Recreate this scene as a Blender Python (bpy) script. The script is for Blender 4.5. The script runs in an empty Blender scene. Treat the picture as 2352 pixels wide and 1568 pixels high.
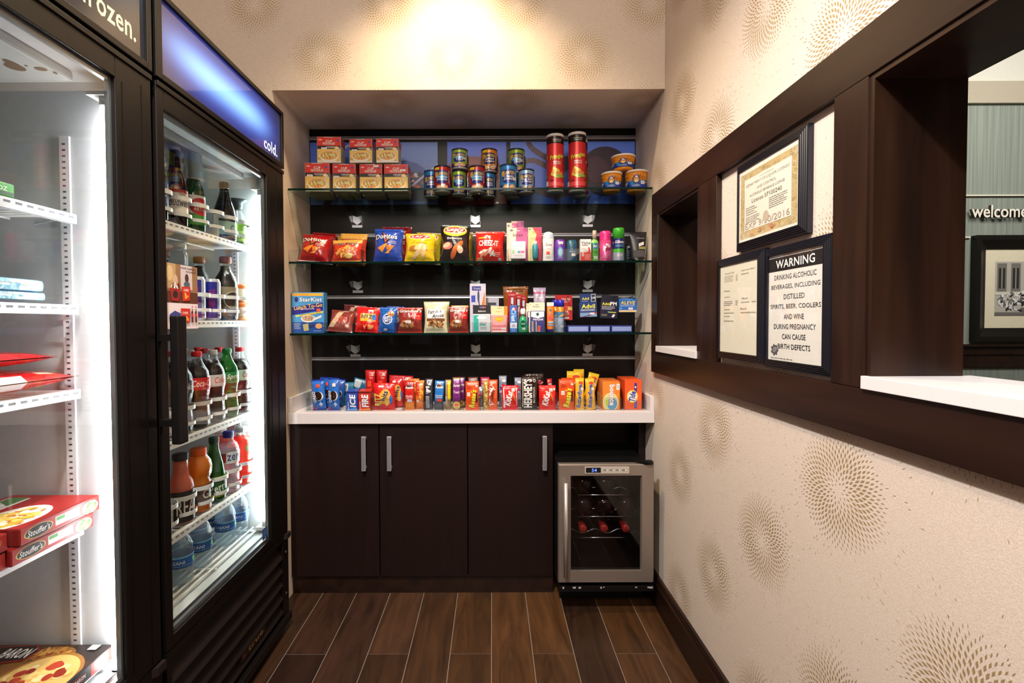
import bpy, bmesh, math, random
from mathutils import Vector, Matrix, noise as mnoise

# ------------------------------------------------------------------ camera
SC = bpy.context.scene
F, PITCH, ROLL, CX, CY, H = 1100.0, 0.0231, 0.0035, 1130.0, 764.4, 1.18
_fw = Vector((0, math.cos(PITCH), -math.sin(PITCH)))
_rt = Vector((1, 0, 0)); _up = _rt.cross(_fw)
RT = _rt * math.cos(ROLL) - _up * math.sin(ROLL)
UP = _rt * math.sin(ROLL) + _up * math.cos(ROLL)
cam = bpy.data.cameras.new('camera'); camo = bpy.data.objects.new('camera', cam)
SC.collection.objects.link(camo); SC.camera = camo
cam.sensor_width = 36.0; cam.sensor_fit = 'HORIZONTAL'
cam.lens = 36.0 * F / 2352.0
cam.shift_x = (1176 - CX) / 2352.0
cam.shift_y = -(784 - CY) / 2352.0
cam.clip_start = 0.01
camo.matrix_world = Matrix.Translation((0, 0, H)) @ Matrix((
    (RT.x, UP.x, -_fw.x), (RT.y, UP.y, -_fw.y), (RT.z, UP.z, -_fw.z))).to_4x4()

# ------------------------------------------------------------------ world, lights, exposure
SC.view_settings.view_transform = 'Standard'
SC.view_settings.look = 'None'
SC.view_settings.exposure = 0.0
SC.view_settings.gamma = 1.0
SC.view_settings.use_curve_mapping = False
try:
    SC.cycles.use_denoising = True
    SC.cycles.max_bounces = 10
    SC.cycles.diffuse_bounces = 4
    SC.cycles.glossy_bounces = 4
    SC.cycles.transmission_bounces = 8
    SC.cycles.transparent_max_bounces = 24
    SC.cycles.caustics_reflective = False
    SC.cycles.caustics_refractive = False
    SC.cycles.sample_clamp_indirect = 6.0
except Exception:
    pass
W = bpy.data.worlds.new('world'); SC.world = W; W.use_nodes = True
W.node_tree.nodes['Background'].inputs[0].default_value = (0.9, 0.95, 1.0, 1)
W.node_tree.nodes['Background'].inputs[1].default_value = 0.12

def lamp(name, kind, loc, power, col, target=None, **kw):
    d = bpy.data.lights.new(name, kind); d.energy = power; d.color = col
    for k, v in kw.items(): setattr(d, k, v)
    o = bpy.data.objects.new(name, d); SC.collection.objects.link(o); o.location = loc
    if target is not None:
        o.rotation_euler = (Vector(target) - Vector(loc)).to_track_quat('-Z', 'Y').to_euler()
    return o
# recessed downlight close to the bulkhead wall: warm
lamp('ceiling_lamp_niche', 'SPOT', (-0.15, 1.60, 2.73), 108, (1.0, 0.76, 0.46), (-0.15, 1.66, 0.0), spot_size=2.1, spot_blend=1.0, shadow_soft_size=0.04)
# recessed downlight over the aisle
lamp('ceiling_lamp_aisle', 'SPOT', (-0.42, 0.35, 2.73), 250, (1.0, 0.95, 0.92), (0.24, 0.75, 0.0), spot_size=2.05, spot_blend=0.7, shadow_soft_size=0.05)
lamp('added_fill_lamp', 'AREA', (-0.1, -0.9, 2.6), 44, (1.0, 0.87, 0.73), (0.05, 2.2, 1.0), shape='RECTANGLE', size=1.0, size_y=0.6)  # unseen soft fill added behind the camera to brighten the room
# lamps of the lobby behind the right wall
lamp('lobby_lamp', 'AREA', (2.6, 1.5, 2.85), 50, (1.0, 0.95, 0.86), (2.6, 2.4, 1.2), shape='RECTANGLE', size=1.2, size_y=0.8)

# ------------------------------------------------------------------ pixel rays used as a measuring aid: points on real planes
def _ray(u, v): return _fw + RT * ((u - CX) / F) - UP * ((v - CY) / F)
def onY(u, v, Y): d = _ray(u, v) * (Y / _ray(u, v).y); return Vector((d.x, Y, d.z + H))
def onX(u, v, X): d = _ray(u, v) * (X / _ray(u, v).x); return Vector((X, d.y, d.z + H))

# ------------------------------------------------------------------ colours and materials
def lin(c):
    if isinstance(c, str):
        c = c.lstrip('#')
        if len(c) == 3: c = ''.join(k * 2 for k in c)
        c = tuple(int(c[i:i + 2], 16) / 255 for i in (0, 2, 4))
    return tuple((x / 12.92 if x <= 0.04045 else ((x + 0.055) / 1.055) ** 2.4) for x in c[:3]) + (1.0,)

def _mat(name):
    m = bpy.data.materials.new(name); m.use_nodes = True
    nt = m.node_tree; b = nt.nodes['Principled BSDF']
    return m, nt, b
def N(nt, t, **kw):
    n = nt.nodes.new(t)
    for k, v in kw.items():
        if k in ('inp',):
            for kk, vv in v.items(): n.inputs[kk].default_value = vv
        else: setattr(n, k, v)
    return n
def attr_mat(name, rough=0.5, metal=0.0, spec=0.5, coat=0.0, bump=0.0, bscale=60.0, tint=0.06, sss=0.0, alpha=None):
    """base colour from the mesh's printed colour attribute, with slight noise"""
    m, nt, b = _mat(name)
    a = N(nt, 'ShaderNodeAttribute', attribute_name='Col')
    tc = N(nt, 'ShaderNodeTexCoord')
    nz = N(nt, 'ShaderNodeTexNoise', inp={'Scale': bscale, 'Detail': 3.0})
    nt.links.new(tc.outputs['Object'], nz.inputs['Vector'])
    hsv = N(nt, 'ShaderNodeMapRange', inp={'To Min': 1 - tint, 'To Max': 1 + tint})
    nt.links.new(nz.outputs['Fac'], hsv.inputs['Value'])
    mx = N(nt, 'ShaderNodeVectorMath', operation='SCALE')
    nt.links.new(a.outputs['Color'], mx.inputs[0]); nt.links.new(hsv.outputs[0], mx.inputs['Scale'])
    nt.links.new(mx.outputs[0], b.inputs['Base Color'])
    b.inputs['Roughness'].default_value = rough; b.inputs['Metallic'].default_value = metal
    b.inputs['Specular IOR Level'].default_value = spec
    b.inputs['Coat Weight'].default_value = coat; b.inputs['Coat Roughness'].default_value = 0.08
    if bump:
        bp = N(nt, 'ShaderNodeBump', inp={'Strength': bump, 'Distance': 0.004})
        nt.links.new(nz.outputs['Fac'], bp.inputs['Height']); nt.links.new(bp.outputs[0], b.inputs['Normal'])
    return m
CARD = attr_mat('printed_card', 0.45, coat=0.15)
FILM = attr_mat('printed_film', 0.24, bump=0.8, bscale=42, coat=0.4)
PLAS = attr_mat('plastic', 0.32)
MATTE = attr_mat('matte', 0.8)
CAN = attr_mat('printed_metal', 0.3, metal=0.25, coat=0.3)
STEEL = attr_mat('brushed_steel', 0.36, metal=0.7, bscale=300)
CHROME = attr_mat('chrome', 0.12, metal=1.0)
BLACKP = attr_mat('black_paint', 0.42, spec=0.3, bump=0.05, bscale=200)
LINER = attr_mat('white_liner', 0.5)
PAPER = attr_mat('paper', 0.7)

def wood_mat(name, c1, c2, rough=0.35, axis=2, scale=1.0, coat=0.1):
    m, nt, b = _mat(name)
    tc = N(nt, 'ShaderNodeTexCoord'); mp = N(nt, 'ShaderNodeMapping')
    s = [14 * scale] * 3; s[axis] = 1.2 * scale
    mp.inputs['Scale'].default_value = s
    n1 = N(nt, 'ShaderNodeTexNoise', inp={'Scale': 1.0, 'Detail': 6.0, 'Roughness': 0.6, 'Distortion': 0.6})
    cr = N(nt, 'ShaderNodeValToRGB')
    cr.color_ramp.elements[0].position = 0.3; cr.color_ramp.elements[0].color = lin(c1)
    cr.color_ramp.elements[1].position = 0.75; cr.color_ramp.elements[1].color = lin(c2)
    nt.links.new(tc.outputs['Object'], mp.inputs[0]); nt.links.new(mp.outputs[0], n1.inputs['Vector'])
    nt.links.new(n1.outputs['Fac'], cr.inputs[0]); nt.links.new(cr.outputs[0], b.inputs['Base Color'])
    b.inputs['Roughness'].default_value = rough; b.inputs['Coat Weight'].default_value = coat; b.inputs['Specular IOR Level'].default_value = .3
    b.inputs['Coat Roughness'].default_value = 0.25
    bp = N(nt, 'ShaderNodeBump', inp={'Strength': 0.08, 'Distance': 0.002})
    nt.links.new(n1.outputs['Fac'], bp.inputs['Height']); nt.links.new(bp.outputs[0], b.inputs['Normal'])
    return m
TRIMV = wood_mat('espresso_wood_upright', '#170c09', '#382217', axis=2)
TRIMH = wood_mat('espresso_wood_level', '#170c09', '#301c13', axis=1)
CABW = wood_mat('cabinet_laminate', '#150706', '#1d0c09', rough=0.5, axis=2, scale=2, coat=0.0)
SLATW = wood_mat('slatwall_laminate', '#0c0809', '#130d10', rough=0.34, axis=0, scale=2, coat=0.0)

def paper_mat(name, c1, c2, rough=0.6):
    m, nt, b = _mat(name)
    tc = N(nt, 'ShaderNodeTexCoord')
    nz = N(nt, 'ShaderNodeTexNoise', inp={'Scale': 420.0, 'Detail': 2.0})
    v = N(nt, 'ShaderNodeTexVoronoi', inp={'Scale': 330.0})
    nt.links.new(tc.outputs['Object'], nz.inputs['Vector']); nt.links.new(tc.outputs['Object'], v.inputs['Vector'])
    cr = N(nt, 'ShaderNodeValToRGB')
    cr.color_ramp.elements[0].position = 0.35; cr.color_ramp.elements[0].color = lin(c1)
    cr.color_ramp.elements[1].position = 0.7; cr.color_ramp.elements[1].color = lin(c2)
    nt.links.new(nz.outputs['Fac'], cr.inputs[0]); nt.links.new(cr.outputs[0], b.inputs['Base Color'])
    b.inputs['Roughness'].default_value = rough; b.inputs['Specular IOR Level'].default_value = 0.35
    bp = N(nt, 'ShaderNodeBump', inp={'Strength': 0.18, 'Distance': 0.001})
    nt.links.new(v.outputs['Distance'], bp.inputs['Height']); nt.links.new(bp.outputs[0], b.inputs['Normal'])
    return m
WALLP = paper_mat('wallpaper_cream', '#d6c6b8', '#e4d6c9')
DASH = attr_mat('wallpaper_gold_dash', 0.5, metal=0.2)
PLAIN = paper_mat('painted_plaster', '#cfc8bc', '#dcd6ca', 0.8)

def thin_glass(name, tint, refl=1.0, rough=0.0, opac=0.0, pcol=None, bump=0.0, bscale=40):
    """see-through sheet: tinted transparency with a Fresnel mirror on top"""
    m, nt, b = _mat(name); nt.nodes.remove(b)
    out = nt.nodes['Material Output']
    tr = N(nt, 'ShaderNodeBsdfTransparent'); tr.inputs[0].default_value = tint + (1,) if len(tint) == 3 else tint
    gl = N(nt, 'ShaderNodeBsdfGlossy'); gl.inputs['Roughness'].default_value = rough
    fr = N(nt, 'ShaderNodeFresnel'); ge = N(nt, 'ShaderNodeNewGeometry')
    io = N(nt, 'ShaderNodeMapRange', inp={'To Min': 1.5, 'To Max': 1 / 1.5})
    nt.links.new(ge.outputs['Backfacing'], io.inputs['Value']); nt.links.new(io.outputs[0], fr.inputs['IOR'])
    ml = N(nt, 'ShaderNodeMath', operation='MULTIPLY', inp={1: refl}); ml.use_clamp = True
    mx = N(nt, 'ShaderNodeMixShader')
    nt.links.new(fr.outputs[0], ml.inputs[0]); nt.links.new(ml.outputs[0], mx.inputs[0])
    base = tr.outputs[0]
    if opac > 0:
        df = N(nt, 'ShaderNodeBsdfDiffuse'); df.inputs[0].default_value = (pcol or (1, 1, 1)) + (1,)
        tl = N(nt, 'ShaderNodeBsdfTranslucent'); tl.inputs[0].default_value = (pcol or (1, 1, 1)) + (1,)
        m1 = N(nt, 'ShaderNodeMixShader', inp={0: 0.5}); m2 = N(nt, 'ShaderNodeMixShader', inp={0: opac})
        nt.links.new(df.outputs[0], m1.inputs[1]); nt.links.new(tl.outputs[0], m1.inputs[2])
        nt.links.new(tr.outputs[0], m2.inputs[1]); nt.links.new(m1.outputs[0], m2.inputs[2])
        base = m2.outputs[0]
    nt.links.new(base, mx.inputs[1]); nt.links.new(gl.outputs[0], mx.inputs[2])
    nt.links.new(mx.outputs[0], out.inputs[0])
    nzs = N(nt, 'ShaderNodeTexNoise', inp={'Scale': bscale})
    if bump:
        bp = N(nt, 'ShaderNodeBump', inp={'Strength': bump, 'Distance': 0.004})
        nt.links.new(nzs.outputs['Fac'], bp.inputs['Height']); nt.links.new(bp.outputs[0], gl.inputs['Normal'])
    return m
GLASS = thin_glass('door_glass', (0.975, 0.99, 0.98), 0.8)
PANE = thin_glass('picture_pane', (0.985, 0.985, 0.98), 0.6)
DARKGLASS = thin_glass('smoked_glass', (0.82, 0.82, 0.84), 0.9)
SHELFG = thin_glass('shelf_glass', (0.80, 0.90, 0.87), 0.9)
ACRYL = thin_glass('clear_acrylic', (0.93, 0.95, 0.96), 1.0)
EDGEG = thin_glass('glass_edge', (0.02, 0.09, 0.07), 0.2, rough=0.15, opac=0.6, pcol=(0.01, 0.05, 0.04))
PET = thin_glass('clear_plastic_bottle', (0.97, 0.98, 0.99), 1.2, rough=0.03, bump=0.35)
WATER = thin_glass('bottled_water', (0.93, 0.98, 1.0), 1.0, rough=0.05, opac=0.17, pcol=(0.70, 0.90, 1.0), bump=0.6)
GREENG = thin_glass('green_bottle_glass', (0.08, 0.55, 0.16), 1.2, opac=0.25, pcol=(0.02, 0.30, 0.06))
BROWNG = thin_glass('brown_bottle_glass', (0.25, 0.09, 0.03), 1.2, opac=0.45, pcol=(0.05, 0.015, 0.006))
def liquid(name, col, opac=0.75):
    return thin_glass('drink_' + name, tuple(min(1, c * 1.2) for c in lin(col)[:3]), 0.8, rough=0.05, opac=opac, pcol=lin(col)[:3])
COLA = liquid('cola', '#1c0b07', 0.9)
ORANGEJ = liquid('orange', '#ff9a10', 0.75)
GUAVA = liquid('guava', '#f07c58', 0.9)
REDJ = liquid('red', '#ff5a35', 0.8)
PINKJ = liquid('pale_pink', '#e8d8dc', 0.25)

def emis(name, col, strength, attr=False):
    m, nt, b = _mat(name)
    b.inputs['Base Color'].default_value = (0.02, 0.02, 0.02, 1); b.inputs['Roughness'].default_value = 0.08
    b.inputs['Emission Color'].default_value = col if len(col) == 4 else tuple(col) + (1,)
    b.inputs['Emission Strength'].default_value = strength
    if attr:
        a = N(nt, 'ShaderNodeAttribute', attribute_name='Col'); nt.links.new(a.outputs['Color'], b.inputs['Emission Color'])
    else:
        nz = N(nt, 'ShaderNodeTexNoise', inp={'Scale': 3.0}); 
        mr = N(nt, 'ShaderNodeMapRange', inp={'To Min': strength * .95, 'To Max': strength * 1.05})
        nt.links.new(nz.outputs['Fac'], mr.inputs['Value']); nt.links.new(mr.outputs[0], b.inputs['Emission Strength'])
    return m
TUBE = emis('fluorescent_tube', (0.90, 1.0, 1.0), 40.0)
TUBEF = emis('freezer_tube', (1.0, 0.98, 1.0), 25.0)
SIGNLIT = emis('sign_print_painted_glow', (1, 1, 1), 1.0, attr=True)  # print emits its own colour; the glow behind it is painted in
CANLIT = emis('downlight_lens', (1.0, 0.85, 0.6), 12.0)

# ------------------------------------------------------------------ mesh builder
def _clip(P, hw, h):
    if all(-hw <= p[0] <= hw and 0 <= p[1] <= h for p in P): return P
    for k, lim, s in ((0, -hw, 1), (0, hw, -1), (1, 0, 1), (1, h, -1)):
        Q = []
        for i in range(len(P)):
            a, b = P[i - 1], P[i]; da, db = s * (a[k] - lim), s * (b[k] - lim)
            if (da < 0) != (db < 0):
                t = da / (da - db); Q.append((a[0] + (b[0] - a[0]) * t, a[1] + (b[1] - a[1]) * t))
            if db >= 0: Q.append(b)
        P = Q
        if not P: return P
    return P
class MB:
    def __init__(s): s.v = []; s.f = []; s.c = []; s.m = []; s.s = []
    def add(s, vs, fs, col, mat=0, smooth=False):
        o = len(s.v); s.v += [tuple(p) for p in vs]
        multi = isinstance(col, list)
        for i, f in enumerate(fs):
            s.f.append(tuple(o + k for k in f)); s.c.append(col[i] if multi else col); s.m.append(mat); s.s.append(smooth)
        return s
    def box(s, x0, x1, y0, y1, z0, z1, col='#888', mat=0, bev=0.0):
        col = lin(col) if isinstance(col, (str,)) else col
        if x0 > x1: x0, x1 = x1, x0
        if y0 > y1: y0, y1 = y1, y0
        if z0 > z1: z0, z1 = z1, z0
        if bev:
            bm = bmesh.new(); bmesh.ops.create_cube(bm, size=1)
            for v in bm.verts:
                v.co = Vector(((x0 + x1) / 2 + v.co.x * (x1 - x0), (y0 + y1) / 2 + v.co.y * (y1 - y0), (z0 + z1) / 2 + v.co.z * (z1 - z0)))
            bev = min(bev, (x1 - x0) * .45, (y1 - y0) * .45, (z1 - z0) * .45)
            bmesh.ops.bevel(bm, geom=bm.edges[:], offset=bev, segments=2, affect='EDGES', profile=0.6)
            s.from_bm(bm, col, mat); bm.free(); return s
        vs = [(x, y, z) for x in (x0, x1) for y in (y0, y1) for z in (z0, z1)]
        fs = [(0, 1, 3, 2), (4, 6, 7, 5), (0, 4, 5, 1), (2, 3, 7, 6), (0, 2, 6, 4), (1, 5, 7, 3)]
        return s.add(vs, fs, col, mat)
    def from_bm(s, bm, col, mat=0, smooth=False):
        bm.verts.index_update()
        s.add([v.co.copy() for v in bm.verts], [[v.index for v in f.verts] for f in bm.faces], col, mat, smooth)
    def lathe(s, prof, n=28, cx=0, cy=0, z0=0, cols=None, mat=0, smooth=True, a0=0.0, a1=2 * math.pi, cap=True, cov=None):
        """prof: (r, z[, colour]) from bottom to top"""
        full = abs(a1 - a0 - 2 * math.pi) < 1e-4; k = n if full else n + 1
        vs = []; 
        for p in prof:
            for i in range(k):
                a = a0 + (a1 - a0) * i / n
                vs.append((cx + p[0] * math.sin(a), cy - p[0] * math.cos(a), z0 + p[1]))
        fs = []; cl = []
        for j in range(len(prof) - 1):
            c = prof[j][2] if len(prof[j]) > 2 else cols
            c = lin(c) if isinstance(c, str) else c
            for i in range(n):
                i2 = (i + 1) % k
                fs.append((j * k + i, j * k + i2, (j + 1) * k + i2, (j + 1) * k + i)); cl.append(c)
        if cap and full:
            c0 = prof[0][2] if len(prof[0]) > 2 else cols; c1 = prof[-1][2] if len(prof[-1]) > 2 else cols
            if prof[0][0] > 1e-4: fs.append(tuple(range(k))[::-1]); cl.append(lin(c0) if isinstance(c0, str) else c0)
            if prof[-1][0] > 1e-4: fs.append(tuple((len(prof) - 1) * k + i for i in range(k))); cl.append(lin(c1) if isinstance(c1, str) else c1)
        s.add(vs, fs, cl, mat, smooth); return s
    def tube(s, pts, r, col='#ccc', n=8, mat=0, closed=False):
        col = lin(col) if isinstance(col, str) else col
        P = [Vector(p) for p in pts]; vs = []; m = len(P)
        for i, p in enumerate(P):
            if closed: t = P[(i + 1) % m] - P[i - 1]
            else: t = P[min(i + 1, m - 1)] - P[max(i - 1, 0)]
            t.normalize(); up = Vector((0, 0, 1)) if abs(t.z) < .9 else Vector((1, 0, 0))
            a = t.cross(up).normalized(); b = t.cross(a)
            for k in range(n):
                an = 2 * math.pi * k / n; vs.append(p + a * (r * math.cos(an)) + b * (r * math.sin(an)))
        fs = []
        for i in range(m if closed else m - 1):
            for k in range(n):
                fs.append((i * n + k, i * n + (k + 1) % n, ((i + 1) % m) * n + (k + 1) % n, ((i + 1) % m) * n + k))
        if not closed: fs.append(tuple(range(n))[::-1]); fs.append(tuple((m - 1) * n + k for k in range(n)))
        s.add(vs, fs, col, mat, True); return s
    def prism(s, poly, axis, d0, d1, col='#888', mat=0):
        """poly: 2-D outline in the two other axes, extruded along axis"""
        col = lin(col) if isinstance(col, str) else col
        def P(a, b, d): return {0: (d, a, b), 1: (a, d, b), 2: (a, b, d)}[axis]
        n = len(poly); vs = [P(a, b, d0) for a, b in poly] + [P(a, b, d1) for a, b in poly]
        fs = [tuple(range(n)), tuple(range(2 * n - 1, n - 1, -1))] + [(i, (i + 1) % n, n + (i + 1) % n, n + i) for i in range(n)]
        s.add(vs, fs, col, mat); return s
    def art(s, A, fn, mat=0, maxe=None, smooth=False):
        cache = {}; vs = []; fs = []; cl = []
        def vid(p, l):
            k = (round(p[0], 5), round(p[1], 5), l)
            if k not in cache: cache[k] = len(vs); vs.append(fn(p[0], p[1], l))
            return cache[k]
        for poly, col, l in A.p:
            poly = _clip(poly, A.w / 2, A.h)
            if len(poly) < 3: continue
            if maxe is None or len(poly) < 3:
                fs.append([vid(p, l) for p in poly]); cl.append(col); continue
            st = [(poly[0], poly[i], poly[i + 1]) for i in range(1, len(poly) - 1)]
            while st:
                a, b, c = st.pop()
                d = [(a[0]-b[0])**2 + (a[1]-b[1])**2, (b[0]-c[0])**2 + (b[1]-c[1])**2, (c[0]-a[0])**2 + (c[1]-a[1])**2]
                k = d.index(max(d))
                if d[k] <= maxe * maxe:
                    f = [vid(a, l), vid(b, l), vid(c, l)]
                    if len(set(f)) == 3: fs.append(f); cl.append(col)
                    continue
                if k == 1: a, b, c = b, c, a
                elif k == 2: a, b, c = c, a, b
                mid = ((a[0] + b[0]) / 2, (a[1] + b[1]) / 2)
                st.append((a, mid, c)); st.append((mid, b, c))
        s.add(vs, fs, cl, mat, smooth); return s
    def mesh(s, name, mats):
        me = bpy.data.meshes.new(name); me.from_pydata(s.v, [], s.f)
        if not isinstance(mats, (list, tuple)): mats = [mats]
        for m in mats: me.materials.append(m)
        me.polygons.foreach_set('material_index', s.m); me.polygons.foreach_set('use_smooth', s.s)
        ca = me.color_attributes.new('Col', 'FLOAT_COLOR', 'CORNER'); buf = []
        for f, c in zip(s.f, s.c): buf += list(c) * len(f)
        ca.data.foreach_set('color', buf)
        me.update(); return me
    def build(s, name, mats, parent=None, loc=None, rot=None):
        o = bpy.data.objects.new(name, s.mesh(name, mats)); SC.collection.objects.link(o)
        if parent: o.parent = parent
        if loc is not None: o.location = loc
        if rot is not None: o.rotation_euler = rot
        return o
def tag(o, label=None, cat=None, group=None, kind=None):
    if label: o['label'] = label
    if cat: o['category'] = cat
    if group: o['group'] = group
    if kind: o['kind'] = kind
    return o
def empty(name, loc=(0, 0, 0), rot=(0, 0, 0)):
    o = bpy.data.objects.new(name, None); SC.collection.objects.link(o); o.location = loc; o.rotation_euler = rot
    o.empty_display_size = 0.05; return o
def copy_tree(o, parent=None):
    c = o.copy(); SC.collection.objects.link(c); c.parent = parent
    for ch in list(o.children): copy_tree(ch, c)
    return c

# ------------------------------------------------------------------ flat artwork (printed surfaces), fractions of width and height
_tx = {}
def text_tris(s, bold, it):
    k = (s, bold, it)
    if k not in _tx:
        def tris(off):
            cu = bpy.data.curves.new('t', 'FONT'); cu.body = s; cu.size = 1; cu.resolution_u = 2; cu.offset = off; cu.shear = it
            cu.space_character = 1.0 + min(.02, bold) * 2
            ob = bpy.data.objects.new('t', cu); me = ob.to_mesh(); me.calc_loop_triangles()
            P = [(v.co.x, v.co.y) for v in me.vertices]
            T = [[P[i] for i in t.vertices] for t in me.loop_triangles]
            ob.to_mesh_clear(); bpy.data.objects.remove(ob); bpy.data.curves.remove(cu); return T
        T0 = tris(0.0); T = tris(bold * .42)
        xs = [p[0] for t in T0 for p in t]; ys = [p[1] for t in T0 for p in t]
        x0, x1, y0, y1 = min(xs), max(xs), min(ys), max(ys)
        _tx[k] = [[((p[0] - x0) / (x1 - x0) - .5, (p[1] - y0) / (y1 - y0) - .5) for p in t] for t in T]
    return _tx[k]
class Art:
    def __init__(s, w, h): s.w = w; s.h = h; s.p = []; s.l = 0
    def _a(s, pts, c): s.p.append((pts, lin(c) if isinstance(c, str) else c, s.l))
    def _c(s, x, z): return ((x - .5) * s.w, z * s.h)
    def rect(s, x0, z0, x1, z1, c): s.l += 1; s._a([s._c(x0, z0), s._c(x1, z0), s._c(x1, z1), s._c(x0, z1)], c); return s
    def poly(s, pts, c): s.l += 1; s._a([s._c(*p) for p in pts], c); return s
    def ell(s, x, z, rx, rz, c, n=20, rot=0, keep=False, abs_=False):
        if not keep: s.l += 1
        X, Z = s._c(x, z); a_, b_ = (rx, rz) if abs_ else (rx * s.w, rz * s.h); cr, sr = math.cos(rot), math.sin(rot)
        P = []
        for i in range(n):
            t = 2 * math.pi * i / n; p, q = a_ * math.cos(t), b_ * math.sin(t); P.append((X + p * cr - q * sr, Z + p * sr + q * cr))
        s._a(P, c); return s
    def ring(s, x, z, rx, rz, t, c, n=24, keep=False):
        s.l += .02 if keep else 1
        for i in range(n):
            a, b = 2 * math.pi * i / n, 2 * math.pi * (i + 1) / n
            s._a([s._c(x + rx * math.cos(a), z + rz * math.sin(a)), s._c(x + rx * math.cos(b), z + rz * math.sin(b)),
                  s._c(x + rx * (1 - t) * math.cos(b), z + rz * (1 - t) * math.sin(b)), s._c(x + rx * (1 - t) * math.cos(a), z + rz * (1 - t) * math.sin(a))], c)
        return s
    def text(s, t, x, z, w, h, c, bold=0.0, it=0.0, rot=0.0, out=None, ow=0.05):
        """rot in degrees; w along the text, both as fractions of the pack (w of width, h of height; for rot=90 w of height, h of width)"""
        up = abs(abs(rot) - 90) < 45
        W_, H_ = (w * s.h, h * s.w) if up else (w * s.w, h * s.h)
        X, Z = s._c(x, z); r = math.radians(rot); cr, sr = math.cos(r), math.sin(r)
        if out:
            s.l += 1
            for tri in text_tris(t, bold + ow, it):
                s._a([(X + p * W_ * cr - q * H_ * sr, Z + p * W_ * sr + q * H_ * cr) for p, q in tri], out)
        s.l += 1
        for tri in text_tris(t, bold, it):
            s._a([(X + p * W_ * cr - q * H_ * sr, Z + p * W_ * sr + q * H_ * cr) for p, q in tri], c)
        return s
    def lines(s, x0, z0, x1, z1, n, c, fill=.4, seed=1):
        """rows of fine print"""
        s.l += 1; R = random.Random(seed); dz = (z1 - z0) / n
        for i in range(n):
            z = z1 - (i + .5) * dz; x = x0; e = x1 - R.random() * .25 * (x1 - x0)
            while x < e:
                wd = (.05 + .12 * R.random()) * (x1 - x0)
                s._a([s._c(x, z - dz * fill / 2), s._c(min(x + wd, e), z - dz * fill / 2), s._c(min(x + wd, e), z + dz * fill / 2), s._c(x, z + dz * fill / 2)], c)
                x += wd + .025 * (x1 - x0)
        return s
    def blob(s, x, z, rx, rz, cols, n=40, size=.16, seed=1, n_=8):
        R = random.Random(seed); s.l += 1
        for i in range(n):
            s.l += min(.3, 10 / n)
            a = R.random() * 6.283; r = math.sqrt(R.random()) * (1 - size * .8)
            q = size * (.6 + .8 * R.random())
            s.ell(x + r * rx * math.cos(a), z + r * rz * math.sin(a), rx * q, rz * q * (.5 + .6 * R.random()), R.choice(cols), n=n_, rot=R.random() * 3, keep=True)
        return s
    def tagp(s, x, z, w=.18, h=.07, c='#f4ece8', rot=0):
        s.poly([(x - w / 2, z - h / 2 - rot * w), (x + w / 2, z - h / 2 + rot * w), (x + w / 2, z + h / 2 + rot * w), (x - w / 2, z + h / 2 - rot * w)], c)
        if c[1] in 'ef' and c[3] in 'def': s.lines(x - w * .35, z - h * .3, x + w * .35, z + h * .3, 2, '#8a8088')
        return s
OFF0, OFFL = 0.00045, 0.00007
def m_front(d): return lambda x, z, l: (x, -d / 2 - OFF0 - OFFL * l, z)
def m_face(o, ux, uz, nn):
    o, ux, uz, nn = Vector(o), Vector(ux), Vector(uz), Vector(nn)
    return lambda x, z, l: tuple(o + ux * x + uz * z + nn * (OFF0 + OFFL * l))
def m_cyl(r, z0=0, cx=0, cy=0, a0=0):
    def fn(x, z, l):
        rr = (r(z) if callable(r) else r) + OFF0 + OFFL * 1.9 * l; base = r(z) if callable(r) else r
        a = x / max(base, .004) + a0
        return (cx + rr * math.sin(a), cy - rr * math.cos(a), z0 + z)
    return fn
# ------------------------------------------------------------------ the setting
XR, XT, XJ = 0.692, 0.675, 0.838          # wall face, trim face, far side of the right wall
YB, YN, ZS = 1.93, 2.316, 2.105           # bulkhead face, slat panel face, underside of bulkhead
XL = -0.873
CEIL = 2.76
OPEN = [(1.575, 1.96, 1.056, 1.62), (-0.55, 0.869, 1.056, 1.62)]
G = '#a58b5c'
def burst(A_pts, cx, cz, seed, R=0.118, keep=lambda x, z: True):
    """one starburst of gold dashes: (quad in wall plane, colour)"""
    rnd = random.Random(seed); n = 430; ga = 2.399963; rot = rnd.random() * 6.28
    for i in range(4, n + 260):
        t = i / n
        if i > n and rnd.random() > .30: continue
        if i > n: r = R * (1 + (i - n) / 260 * .9 * rnd.random()); a = rnd.random() * 6.283
        else: r = R * math.sqrt(t); a = i * ga + rot
        q = min(1, r / (R * .42)); fade = 1 if r < R * .6 else max(.25, 1 - (r - R * .6) / (R * .55))
        L = (.0026 + .0042 * q) * (.45 + .55 * fade) ; wd = (.0005 + .0020 * q) * fade
        x, z = cx + r * math.cos(a), cz + r * math.sin(a)
        if not keep(x, z): continue
        c, s_ = math.cos(a), math.sin(a)
        A_pts.append([(x + c * L, z + s_ * L), (x - s_ * wd, z + c * wd), (x - c * L, z - s_ * L), (x + s_ * wd, z - c * wd)])
def dash_layer(mb, pts, fn, mat=1, c='#ae956a'):
    g = lin(c)
    for k, q in enumerate(pts):
        vs = [fn(a, b) for a, b in q]; mb.add(vs, [(0, 1, 2, 3)], g, mat)
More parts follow.
